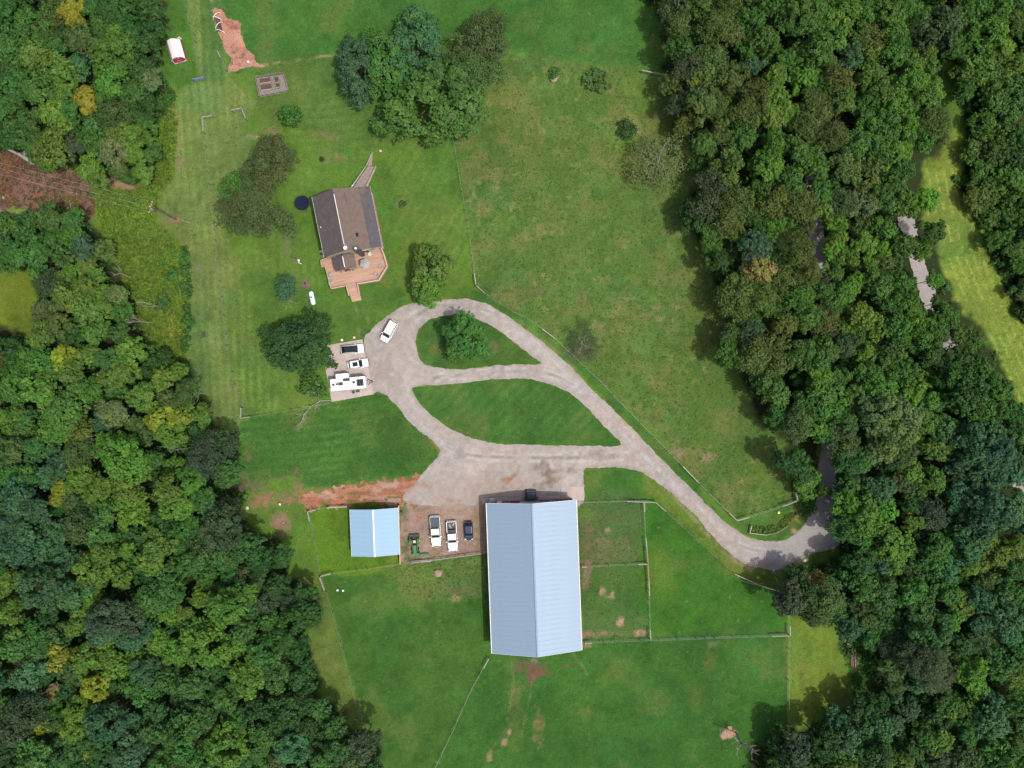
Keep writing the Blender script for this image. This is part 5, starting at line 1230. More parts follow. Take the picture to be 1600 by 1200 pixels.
FOREST['E'] = """1055,12,23,K 1095,12,21,O 1138,15,22,O 1060,40,18,O 1065,72,20,D 1120,42,22,O 1142,52,17,O 1180,38,24,G 1196,62,22,G 1255,25,28,G 1212,12,19,G 1170,70,17,G 1178,98,15,B 1112,95,26,O 1095,114,22,O 1075,100,19,K 1140,120,23,O 1212,120,17,Z 1213,152,21,Z 1208,180,19,Z 1185,150,24,O 1170,176,22,O 1095,160,24,O 1120,164,17,O 1062,160,17,K 1255,84,23,compact 1258,122,25,compact 1235,90,16,G 1100,226,18,G 1158,220,20,G 1122,208,17,O 1140,262,24,O 1120,282,22,K 1200,262,24,L 1212,226,20,G 1250,235,22,G 1262,195,20,O 1270,162,18,O 1276,262,20,G 1238,280,20,G
1320,20,22,Z 1350,15,20,G 1390,18,22,G 1420,12,18,G 1310,56,17,Z 1350,58,20,Z 1400,45,22,G 1412,64,17,G 1330,86,17,B 1362,80,17,Z 1395,86,19,G 1426,96,17,Z 1456,100,11,Z 1312,130,22,O 1360,120,20,G 1392,132,15,L 1426,126,20,L 1458,138,18,L 1448,158,18,G 1315,156,22,G 1355,160,20,G 1400,162,22,G 1425,172,18,G 1320,186,15,bare 1362,190,19,G 1305,212,20,O 1340,226,22,G 1380,212,22,G 1425,196,20,L 1460,190,20,O 1440,216,18,G 1375,240,18,G 1408,240,16,L 1320,262,22,O 1355,270,22,O 1395,266,17,G 1412,264,17,G 1285,50,18,D 1290,100,17,G 1285,130,15,G
1475,38,25,K 1456,58,18,K 1492,30,17,O 1525,15,22,G 1562,15,22,G 1550,50,24,L 1588,38,20,G 1570,72,15,Z 1525,108,25,L 1546,100,17,G 1585,100,17,Z 1588,140,24,G 1555,155,22,G 1575,172,22,G 1508,140,16,D 1538,192,18,G 1580,186,15,O 1595,215,17,G 1555,234,20,D 1588,252,22,D 1582,284,20,G 1552,296,18,G 1502,280,17,shrub
1215,316,22,O 1250,316,24,O 1280,320,18,Z 1220,350,19,G 1250,388,22,O 1180,386,28,compact 1350,316,24,P 1315,316,19,K 1380,310,18,G 1420,318,20,L 1448,310,16,L 1312,372,13,L 1350,378,17,L 1380,388,12,L 1385,358,18,G 1410,384,19,G 1325,400,15,L 1360,412,13,L 1462,360,15,D 1340,436,13,L 1325,452,17,L 1375,446,22,G 1408,440,16,G 1262,426,20,O 1225,440,22,O 1250,462,20,G 1305,470,20,G 1395,474,17,G 1350,496,18,Z 1420,478,16,G 1370,510,17,L 1405,514,20,G 1455,500,13,L 1468,518,18,G 1496,520,17,O 1438,530,20,G 1262,496,22,G 1225,508,18,O 1215,550,26,O 1250,550,24,G 1280,562,20,G 1355,555,19,L 1395,552,20,G 1362,583,20,G 1412,580,22,G 1458,552,18,D 1500,562,22,D 1530,572,18,G 1520,534,15,G 1488,588,20,D 1548,590,15,G 1320,540,18,K 1288,520,15,K 1310,590,17,G
1604,322,20,G 1592,300,18,D 1622,372,24,D 1632,420,22,D 1645,462,22,D
1078,325,14,D 1108,320,24,K 1150,316,24,O 1138,340,22,O 1150,360,15,Z 1115,386,13,G 1188,420,22,T 1162,446,20,O 1150,472,24,O 1190,464,22,O 1140,526,17,G 1175,525,22,K 1138,556,18,G 1180,556,24,O 1200,580,20,O 1165,425,14,K 1175,500,15,G 1185,300,18,G 1175,335,14,D
1212,612,22,G 1288,612,22,L 1262,634,22,G 1215,650,20,G 1300,638,20,L 1246,664,22,O 1278,668,18,L 1340,615,22,L 1340,640,17,L 1375,610,22,L 1420,615,22,Z 1450,632,18,L 1378,652,32,P 1412,650,26,P 1400,684,28,P 1450,660,18,Z 1370,706,22,P 1320,668,18,O 1328,712,20,G 1345,722,18,G 1414,708,20,O 1425,736,18,Z 1408,756,16,O 1478,626,20,G 1475,668,22,G 1468,700,19,L 1512,616,24,D 1532,640,20,G 1528,690,32,B 1556,708,28,B 1538,742,28,B 1500,722,20,B 1590,730,20,B 1458,752,20,L 1375,764,22,B 1332,752,18,D 1235,720,19,D 1250,738,18,D 1325,790,20,L 1355,805,26,L 1382,800,20,L 1322,826,20,G 1345,840,20,G 1425,818,16,Z 1395,850,26,L 1400,876,18,L 1360,864,18,G 1458,808,20,K 1500,776,22,B 1550,800,32,B 1525,826,26,B 1572,806,20,B 1512,856,24,B 1465,860,22,G 1445,872,18,G 1552,870,22,Z 1584,858,22,Z 1515,884,17,Z 1340,888,22,D 1375,890,17,B 1475,880,22,B 1588,886,18,G 1425,790,14,D 1440,840,16,D
1236,938,24,K 1288,936,25,O 1276,956,22,O 1308,950,17,O 1280,906,11,T 1350,915,20,G 1380,920,22,G 1380,950,18,G 1425,930,22,G 1438,955,22,G 1475,926,22,G 1500,946,20,Z 1488,968,17,L 1455,986,28,G 1425,986,18,G 1532,938,20,B 1562,958,28,B 1570,984,22,B 1538,972,18,B 1532,1005,17,O 1355,946,11,T 1370,972,13,G 1328,986,17,B 1450,1040,30,K 1470,1052,24,K 1436,1066,17,B 1500,1012,18,G 1520,1055,22,L 1528,1076,16,L 1505,1112,22,L 1482,1100,18,G 1550,1106,22,B 1562,1040,26,G 1588,1052,20,Z 1545,1130,26,B 1512,1142,18,G 1468,1155,20,Z 1445,1150,18,G 1418,1108,17,B 1400,1070,13,O 1375,1138,22,B 1325,1156,18,B 1395,1132,17,B 1288,1165,24,D 1245,1176,22,K 1375,1182,22,D 1410,1192,17,Z 1470,1184,18,K 1512,1184,20,O 1562,1184,24,G 1588,1150,22,G 1320,1190,18,L 1345,1110,16,D 1395,1010,17,K 1345,1170,15,G 1425,1175,15,G 1590,1010,18,G 1590,930,16,G 1590,1100,18,G"""
WOODNAME = {'NW': 'upper left wood', 'W': 'left wood', 'E': 'right wood'}
for wd, txt in FOREST.items():
    for it in txt.split():
        a = it.split(','); u, v, r = (float(x) for x in a[:3]); c = a[3]
        if c == 'bare': t = plant(u, v, r * 1.15, 'P', 'bare', 8 + rng.uniform(0, 2)); k = 'B'
        elif c == 'shrub': t = plant(u, v, r, 'G', 'shrub', 1.8)
        elif c == 'compact': t = plant(u, v, r, 'L' if u > 1200 else 'B', 'compact')
        else: t = plant(u, v, r * 1.24, c, squash=1.25)
        trees[-1].append(wd)

# trees whose crowns close over the lane and the road, and young trees filling the canopy
for it in '1283,25,24,G 1280,75,24,G 1286,165,20,O 1290,215,22,G 1283,300,22,G 1284,455,16,G 1288,500,22,O 1290,545,22,G 1284,590,20,L 1292,640,20,G 1298,675,18,G 1320,660,22,G 1318,700,22,O 1330,765,22,G 1325,725,20,D 1345,0,24,G 1365,60,24,O 1375,140,24,G 1390,190,22,G 1392,240,22,L 1400,290,22,G 1440,385,14,G 1462,436,12,L 1478,490,18,G 1510,595,22,G 1530,640,22,D 1550,670,22,G 1570,740,26,B 1590,790,26,B 1560,640,16,G 1396,366,9,G 1443,396,13,L 1426,462,9,G 1466,474,11,G 1404,326,9,G 1268,352,8,O'.split():
    a = it.split(','); plant(float(a[0]), float(a[1]), float(a[2]) * 1.15, a[3], squash=1.25); trees[-1].append('E')
OPEN = [[(1272, 685), (1306, 685), (1312, 865), (1255, 875), (1240, 840), (1262, 800)], [(1258, 345), (1286, 345), (1288, 438), (1262, 432)], [(1398, 328), (1434, 330), (1434, 370), (1404, 368)], [(1422, 404), (1448, 404), (1462, 478), (1432, 474)], [(1468, 532), (1500, 532), (1502, 556), (1474, 556)],
        [(1440, 255), (1470, 235), (1485, 205), (1510, 215), (1500, 290), (1520, 330), (1545, 400), (1565, 440), (1585, 480), (1610, 515), (1610, 660), (1575, 600), (1555, 545), (1532, 520), (1500, 487), (1487, 465), (1465, 407), (1455, 375), (1440, 340)],
        [(1340, 985), (1300, 985), (1300, 1100), (1352, 1100), (1370, 1045)], CLEAR]
def fill(wd, P0, tries, seed):
    r_ = np.random.default_rng(seed); P = np.array(P0, float)
    lo = np.maximum(P.min(0), (-20, -20)); hi = np.minimum(P.max(0), (1620, 1220))
    q = r_.uniform(lo, hi, (tries, 2))
    ok = seg_dist(q[:, 0], q[:, 1], P) < -9
    for A in OPEN: ok &= seg_dist(q[:, 0], q[:, 1], np.array(A, float)) > 14
    T = np.array([(b[1], b[2], b[3]) for b in trees])
    for u, v in q[ok]:
        d = np.hypot(T[:, 0] - u, T[:, 1] - v); e = d - T[:, 2] * .98
        if e.min() < 3.5: continue
        k = int(np.argmin(d)); c = trees[k][4] if r_.random() < .6 and trees[k][4] in 'DGLZBO' else 'DGGDO'[r_.integers(5)]
        r0 = r_.uniform(15, 21)
        plant(u, v, r0 * 1.15, c, ('broad', 'lobed')[r_.integers(2)], 6.0 + r_.uniform(0, 3), young=True, squash=1.2); trees[-1].append(wd); trees[-1][3] = r0
        T = np.vstack([T, (u, v, r0)])
fill('NW', WOOD_NW, 1500, 1); fill('W', WOOD_W, 5000, 2); fill('E', WOOD_E, 7000, 3); fill('E', WOOD_FE, 1500, 4)

# labels that single each tree out
LM_L = [(20, 'at the top edge'), (62, 'level with the red shed'), (105, 'below the red shed'), (150, 'level with the round tree'), (200, 'above the brown clearing'), (255, 'by the brown clearing'), (340, 'just under the brown clearing'), (390, 'level with the blue tarp'), (440, 'beside left meadow'), (490, 'level with the white gas tank'), (540, 'level with the concrete pad'), (590, 'level with the white trailer'), (645, 'level with the lawn fence corner'),
        (700, 'left of the striped lawn'), (760, 'level with the red dirt track'), (810, 'level with the blue shed'), (865, 'level with the tractor'), (920, 'level with the paddock corner'), (975, 'left of the south field'), (1025, 'level with the barn rear'), (1075, 'below the barn level'), (1125, 'near the lower corner'), (1180, 'at the bottom edge')]
LM_R = [(20, 'at the top edge'), (65, 'above the rail end'), (115, 'level with the rail end'), (165, 'above the twiggy tree'), (215, 'level with the dark bush'), (265, 'level with the twiggy tree'), (315, 'level with the house roof'), (365, 'where the lane shows'), (410, 'near the roadside gap'), (455, 'level with the hay meadow'), (510, 'level with the teardrop island'), (560, 'level with the white trailer'),
        (615, 'level with the larger island'), (665, 'above the lane bend'), (715, 'level with the lane bend'), (765, 'level with the pasture tip'), (815, 'level with the vine bed'), (865, 'level with the lane mouth'), (920, 'level with the fence corner'), (970, 'above the log pile'), (1020, 'level with the log pile'), (1075, 'below the log pile'), (1130, 'near the lower corner'), (1180, 'at the bottom edge')]
def depth(wd, u):
    if wd in ('NW', 'W'):
        n_ = WOODNAME[wd]
        return 'outer ' + n_ if u < 65 else 'deep in ' + n_ if u < 160 else 'in ' + n_ if u < 270 else 'inner ' + n_
    return 'inner right wood' if u < 1205 else 'right wood by lane' if u < 1290 else 'in right wood' if u < 1390 else 'deep in right wood' if u < 1480 else 'far right wood'
from collections import defaultdict
byl = defaultdict(list)
for rec in trees:
    t, u, v, r, c, form, lab = rec[:7]
    if lab: t['label'] = lab; continue
    wd = rec[7]; t['group'] = 'trees of the ' + WOODNAME[wd] if form != 'shrub' else 'shrubs of the ' + WOODNAME[wd]
    lm = min(LM_R if wd == 'E' else LM_L, key=lambda q: abs(q[0] - v))[1]
    cn = '' if form == 'bare' else CNAME[c if form != 'compact' else ('L' if u > 1200 else 'B')] + ' '
    sz = '' if form == 'young' else 'big ' if r > 29 else 'small ' if r < 16 and form != 'shrub' else ''
    byl['%s%s%s, %s, %s' % (sz, cn, FORM[form], depth(wd, u), lm)].append(rec)
for lab, rs_ in byl.items():
    if len(rs_) == 1: rs_[0][0]['label'] = lab; continue
    du = max(q[1] for q in rs_) - min(q[1] for q in rs_); dv = max(q[2] for q in rs_) - min(q[2] for q in rs_)
    hz = du > dv; lab = lab.replace('level with the', 'level with').replace('below the', 'below').replace('above the', 'above')
    rs_.sort(key=lambda q: q[1] if hz else q[2]); n = len(rs_)
    ends = ('left', 'right') if hz else ('upper', 'lower')
    for i, q in enumerate(rs_):
        if n == 2: w_ = ends[i] + ' one'
        else:
            w_ = (ends[0] + 'most' if hz else 'uppermost') if i == 0 else ((ends[1] + 'most' if hz else 'lowest') if i == n - 1 else ('middle' if n == 3 else ('second', 'third', 'fourth', 'fifth', 'sixth', 'seventh', 'eighth', 'ninth', 'tenth')[i - 1] + ' from ' + ('left' if hz else 'top')))
        q[0]['label'] = lab + ', ' + w_

# ------------------------------------------------------------------ undergrowth, brambles, weeds (uncountable)
def clumps(name, polys, n, size, zr, leaves, cols, seed, rad, avoid=(), lean=True, shade=0.0):
    r = np.random.default_rng(seed); C = []; Nn = []; Sz = []; T = []
    per = n // len(polys)
    for P0 in polys:
        P = smooth_poly(W(P0), 3); lo = np.maximum(P.min(0), (-106, -80)); hi = np.minimum(P.max(0), (106, 80))
        m = int(per * 1.0)
        x = r.uniform(lo[0], hi[0], m * 3); y = r.uniform(lo[1], hi[1], m * 3)
        ok = seg_dist(x, y, P) < -.2
        for A in avoid: ok &= seg_dist(x, y, smooth_poly(W(A), 3)) > .5
        x = x[ok][:m]; y = y[ok][:m]
        nz = fbm(x, y, 6, 3, seed)
        for i in range(len(x)):
            h = max(zr[0], zr[0] + (zr[1] - zr[0]) * (.5 + nz[i] * 1.1 + r.uniform(-.25, .25)))
            k = leaves
            d = r.normal(size=(k, 3)); d /= np.linalg.norm(d, axis=1)[:, None]; d[:, 2] = abs(d[:, 2])
            C.append(np.array((x[i], y[i], 0)) + d * np.array((rad, rad, h)) * r.uniform(.5, 1, (k, 1)))
            q = d + np.array((0, 0, .8)) + r.normal(size=(k, 3)) * .4; Nn.append(q / np.linalg.norm(q, axis=1)[:, None])
            Sz.append(size * r.uniform(.6, 1.3, k))
            c = np.array(cols[r.integers(len(cols))]) * (.95, 1.18, .85) * (1 + nz[i] * .5) * r.uniform(.85, 1.15)
            T.append(np.clip(c * (1 + r.uniform(-.15, .15, (k, 1))), .004, 1))
    o = link(name, leaf_quads(name, np.concatenate(C), np.concatenate(Nn), np.concatenate(Sz), np.concatenate(T), r, M['ground_leaf']))
    o['kind'] = 'stuff'; return o

LANE_STRIP = [(1255, 250), (1268, 420), (1280, 480), (1280, 690), (1276, 760), (1262, 830), (1310, 870), (1310, 600), (1300, 440), (1288, 250)]
ROAD_STRIP = [(1330, -80), (1388, 270), (1402, 335), (1440, 470), (1490, 580), (1540, 680), (1640, 860), (1665, 850), (1565, 670), (1512, 568), (1462, 460), (1426, 330), (1412, 270), (1352, -80)]
o = clumps('undergrowth', [WOOD_NW, WOOD_W, WOOD_W, WOOD_E, WOOD_E, WOOD_FE], 5400, .32, (.5, 4.2), 15, [PAL['G'], PAL['G'], PAL['O'], PAL['L'], PAL['D']], 5, 1.0, (LANE_STRIP, ROAD_STRIP))
o['label'] = 'dark leafy undergrowth filling the gaps between the trees'
SCR = [(235, 130), (275, 160), (272, 270), (252, 300), (248, 345), (286, 385), (294, 450), (290, 560), (318, 640), (290, 600), (230, 545), (205, 460), (170, 390), (155, 345), (160, 300), (230, 290), (240, 220)]
o = clumps('bramble', [SCR], 2600, .20, (.15, .9), 9, [(.10, .135, .018), (.075, .125, .018), (.115, .145, .022), (.05, .10, .02)], 6, .55)
o['label'] = 'rough yellow-green brambles and weeds beside the mown west strip'
o = clumps('tall_weed', [[(283, 390), (298, 400), (300, 500), (296, 560), (312, 610), (326, 650), (305, 620), (285, 560), (286, 480)], [(240, 95), (262, 130), (275, 155), (240, 200), (236, 150)]], 420, .22, (.4, 1.4), 11, [PAL['G'], (.035, .09, .022), PAL['D']], 8, .6)
o['label'] = 'fresh green weeds along the edge of the mown strip'
o = clumps('goldenrod', [[(255, 490), (272, 490), (280, 515), (268, 528), (254, 515)]], 60, .16, (.3, .8), 8, [(.25, .20, .02), (.2, .18, .02)], 9, .4)
o['label'] = 'patch of golden flowers among the weeds near the mown strip'
o = clumps('vine', [[(1176, 822), (1196, 822), (1215, 816), (1224, 806), (1240, 800), (1244, 806), (1232, 820), (1214, 830), (1196, 833), (1174, 831)]], 150, .14, (.25, .8), 9, [(.07, .105, .02), (.05, .09, .02), (.10, .12, .03)], 12, .4)
o['label'] = 'vines covering the curved bed inside the lane bend'
o = clumps('ivy', [[(1312, 1000), (1340, 985), (1365, 1015), (1366, 1045), (1350, 1100), (1335, 1100), (1330, 1060), (1318, 1030)]], 300, .18, (.15, .7), 9, [(.035, .125, .016), (.03, .10, .016)], 13, .5)
o['label'] = 'bright green creeper around the log pile'
o = clumps('lane_bush', [[(1240, 770), (1262, 770), (1275, 790), (1268, 808), (1248, 806), (1240, 790)]], 90, .2, (.5, 1.6), 10, [PAL['L'], PAL['G']], 14, .5)
o['label'] = 'leafy bushes beside the fence at the lane bend'
o = clumps('brush', [CLEAR], 900, .20, (.1, .7), 7, [(.11, .055, .045), (.15, .075, .055), (.19, .12, .09), (.07, .045, .035), (.06, .07, .02)], 18, .6)
o['label'] = 'rough red-brown dead brush over the clearing at the left'
o = clumps('hay_tuft', [MEADOW], 1100, .09, (.04, .12), 4, [(.12, .15, .03), (.07, .12, .022), (.20, .18, .07)], 19, .3)
o['label'] = 'rough hay tufts in the striped meadow at the right'
o = clumps('field_tuft', [SPAST, SWLAWN, WLAWN, [(330, -20), (1030, -20), (1035, 110), (860, 92), (640, 60), (410, 100), (360, 112)]], 5200, .10, (.03, .14), 4, [(.035, .085, .018), (.06, .11, .025), (.03, .075, .02)], 21, .3)
o['label'] = 'darker grass tufts scattered over the fields'
# tussocks in the east pasture
o = clumps('tussock', [EPAST], 5200, .11, (.05, .28), 5, [(.05, .095, .022), (.085, .115, .035), (.15, .14, .06), (.045, .09, .02)], 15, .28)
o['label'] = 'grass tussocks dotted over the east pasture'
o = clumps('paddock_tuft', [[(905, 785), (1006, 783), (1010, 880), (1015, 997), (915, 1000)], [(632, 882), (754, 870), (757, 930), (632, 935)]], 1000, .10, (.05, .22), 5, [(.05, .09, .028), (.14, .13, .06), (.04, .085, .022)], 16, .25)
o['label'] = 'rough grass tufts in the paddocks beside the barn'

# woods carry on past the picture
def far_woods():
    r = np.random.default_rng(77); C = []; Nn = []; Sz = []; T = []
    spots = []
    for _ in range(4000):
        x, y = r.uniform(-150, 150), r.uniform(-125, 125)
        out = max(abs(x) - 107, abs(y) - 81)
        if out < 0 or out > 38: continue
        if -72 < x < 36: continue
        if all((x - a) ** 2 + (y - b) ** 2 > 5.5 ** 2 for a, b in spots): spots.append((x, y))
    for x, y in spots:
        R = r.uniform(3, 4.6); h = r.uniform(9, 14); n = 420
        d = r.normal(size=(n, 3)); d /= np.linalg.norm(d, axis=1)[:, None]; d[:, 2] = np.where(d[:, 2] < -.4, -d[:, 2], d[:, 2])
        lump = 1 + .16 * np.sin(d[:, 0] * 7 + x) * np.sin(d[:, 1] * 7 + y) + .1 * np.sin(d[:, 2] * 9)
        C.append(np.array((x, y, h - R * .8)) + d * R * lump[:, None]); Nn.append(d * .6 + r.normal(size=(n, 3)) * .4 + np.array((0, 0, .4)))
        Sz.append(r.uniform(.35, .6, n)); c = np.array(PAL['DGGLOBZ'[r.integers(7)]])
        T.append(c * (1.32, 1.50, 1.25) * r.uniform(.8, 1.2, (n, 1)))
    Nn = np.concatenate(Nn); Nn /= np.linalg.norm(Nn, axis=1)[:, None]
    o = link('far_woodland', leaf_quads('far_woodland', np.concatenate(C), Nn, np.concatenate(Sz), np.concatenate(T), r, M['ground_leaf'])); o['kind'] = 'stuff'; o['label'] = 'woodland carrying on beyond the picture'
far_woods()
# ------------------------------------------------------------------ vehicles (x forward)
_wheel = {}
def wheel(parent, x, y, r=.34, w=.24, rimm='rim'):
    k = (r, w, rimm)
    if k not in _wheel:
        bm = NB(); lathe(bm, [(r * .55, -w / 2), (r * .93, -w / 2), (r, -w * .3), (r, w * .3), (r * .93, w / 2), (r * .55, w / 2)], 16)
        bmesh.ops.rotate(bm, verts=bm.verts, cent=(0, 0, 0), matrix=Matrix.Rotation(PI / 2, 3, 'X'))
        me = bpy.data.meshes.new('tyre'); bm.to_mesh(me); bm.free(); me.materials.append(M['tyre'])
        bm = NB(); lathe(bm, [(r * .3, -w * .54), (r * .6, -w * .51), (r * .6, w * .51), (r * .3, w * .54)], 12)
        bmesh.ops.rotate(bm, verts=bm.verts, cent=(0, 0, 0), matrix=Matrix.Rotation(PI / 2, 3, 'X'))
        m2 = bpy.data.meshes.new('rim'); bm.to_mesh(m2); bm.free(); m2.materials.append(M[rimm]); _wheel[k] = (me, m2)
    a = link('wheel', _wheel[k][0], parent, (x, y, r)); link('rim', _wheel[k][1], a)

def plan(L, Wd, nose=.82, tail=.88, n=6):
    """rounded outline of a car seen from above"""
    h = L / 2; w = Wd / 2
    pts = [(h, 0), (h - .04, w * nose * .6), (h - .16, w * nose * .9), (h - .45, w * .97), (h - .9, w), (0, w), (-h + .7, w), (-h + .3, w * .97), (-h + .1, w * tail), (-h, w * .5)]
    return pts + [(x, -y) for x, y in pts[::-1][:-1]] if False else pts + [(-h, -w * .5)] + [(x, -y) for x, y in pts[1:-1][::-1]]

def grow(pts, k, z, dx=0): return [(x * k[0] + dx, y * k[1], z) for x, y in pts]

def car(label, u, v, deg, L, Wd, Ht, paint, cab, cat='car', name='parked_car', beltz=.92, tall=0.0, roofglass=None, group=None, hood_drop=.14):
    """cab = (rear base, rear top, front top, front base) as fractions of length from the centre"""
    p = at(u, v, Ht * .6)
    t = thing(name, label, cat, (p.x, p.y, GZ(p)), math.radians(deg), group)
    P = plan(L, Wd); m = M[paint]
    bm = NB(); loftz(bm, [grow(P, (.97, .93), .22), grow(P, (1, 1), .36), grow(P, (1, 1), .60), grow(P, (.985, .97), beltz - .12), grow(P, (.965, .91), beltz - .02), grow(P, (.94, .86), beltz)])
    for q in bm.verts:     # bonnet slopes to the nose
        if q.co.z > .55 and q.co.x > cab[3] * L:
            f = (q.co.x - cab[3] * L) / (L / 2 - cab[3] * L); q.co.z -= hood_drop * f * f
    obj('body', bm, m, t, smooth=False)
    xb0, xt0, xt1, xb1 = [c * L for c in cab]; wb = Wd * .45; wt = Wd * .375
    bm = NB()
    lo = [(xb0, -wb, beltz - .03), (xb1, -wb * .96, beltz - .03), (xb1, wb * .96, beltz - .03), (xb0, wb, beltz - .03)]
    hi = [(xt0, -wt, Ht - .05), (xt1, -wt, Ht - .05), (xt1, wt, Ht - .05), (xt0, wt, Ht - .05)]
    hexa(bm, lo, hi); obj('cabin', bm, m, t)
    def plate(nm, a, b, c, d, off, ins=.08):
        a, b, c, d = (Vector(q) for q in (a, b, c, d)); ce = (a + b + c + d) / 4; nrm = (b - a).cross(d - a).normalized()
        q = [p_.lerp(ce, ins) + nrm * off for p_ in (a, b, c, d)]; q2 = [p_ - nrm * .02 for p_ in q]
        bm = NB(); hexa(bm, q2, q); return obj(nm, bm, M['glass'], t)
    plate('windshield', lo[1], lo[2], hi[2], hi[1], .012, .07)
    plate('rear_window', lo[3], lo[0], hi[0], hi[3], .012, .1)
    plate('side_window', lo[0], lo[1], hi[1], hi[0], .012, .12)
    plate('side_window', lo[2], lo[3], hi[3], hi[2], .012, .12)
    bm = NB(); R = rrect(abs(xt1 - xt0) + .06, wt * 2 + .04, .12, 3); cx = (xt0 + xt1) / 2
    loftz(bm, [[(x + cx, y, Ht - .055) for x, y in R], [(x + cx, y, Ht - .02) for x, y in R], [(x * .93 + cx, y * .88, Ht) for x, y in R]])
    rf = obj('roof', bm, m, t)
    if roofglass:
        a, b, w_ = roofglass; bm = NB(); box(bm, ((a + b) / 2 * L, 0, Ht + .006), ((b - a) * L, w_ * Wd, .016)); obj('sunroof', bm, M['glass'], rf)
    for s in (-1, 1):
        bm = NB(); box(bm, (xt1 * .4 + xb1 * .6 - .1, s * (Wd / 2 + .07), beltz + .07), (.14, .2, .14)); obj('mirror', bm, m if paint != 'carblue' else M['carblue'], t)
        bm = NB(); box(bm, (L / 2 - .17, s * Wd * .36, .66), (.16, .36, .12), s * -.35); obj('headlight', bm, M['lamp_clear'], t)
        bm = NB(); box(bm, (-L / 2 + .07, s * Wd * .38, .78), (.1, .26, .2), s * .3); obj('taillight', bm, M['lamp_red'], t)
        for x in (L * .31, -L * .3): wheel(t, x, s * (Wd / 2 - .13))
    bm = NB(); box(bm, (L / 2 - .02, 0, .42), (.1, Wd * .62, .2)); obj('grille', bm, M['dark'], t)
    if hood_drop:
        bm = NB(); box(bm, (xb1 + .03, 0, beltz - .005), (.05, Wd * .74, .02)); obj('cowl', bm, M['dark'], t)
    return t
def GZ(p): return .025

car('white family van on the gravel drive, upper bend', 607.5, 517.2, -119.5, 4.6, 1.85, 1.72, 'carwhite', (-.47, -.42, .13, .27), 'van', 'parked_van', beltz=1.0)
car('white car with long dark glass roof on the concrete pad', 550.3, 545.6, 4.5, 4.5, 1.82, 1.45, 'carwhite', (-.47, -.30, .06, .24), 'car', beltz=.92, roofglass=(-.31, .07, .70))
car('small white car with dark sunroof beside the travel trailer', 559.0, 568.7, 10, 4.1, 1.72, 1.5, 'carwhite', (-.44, -.33, .07, .21), 'car', roofglass=(-.22, .02, .48))
car('small dark blue car parked beside the big barn', 732.2, 829.6, -89, 3.6, 1.62, 1.45, 'carblue', (-.46, -.28, .10, .26), 'car')
for u, v in [(557, 548.0)]:
    pass

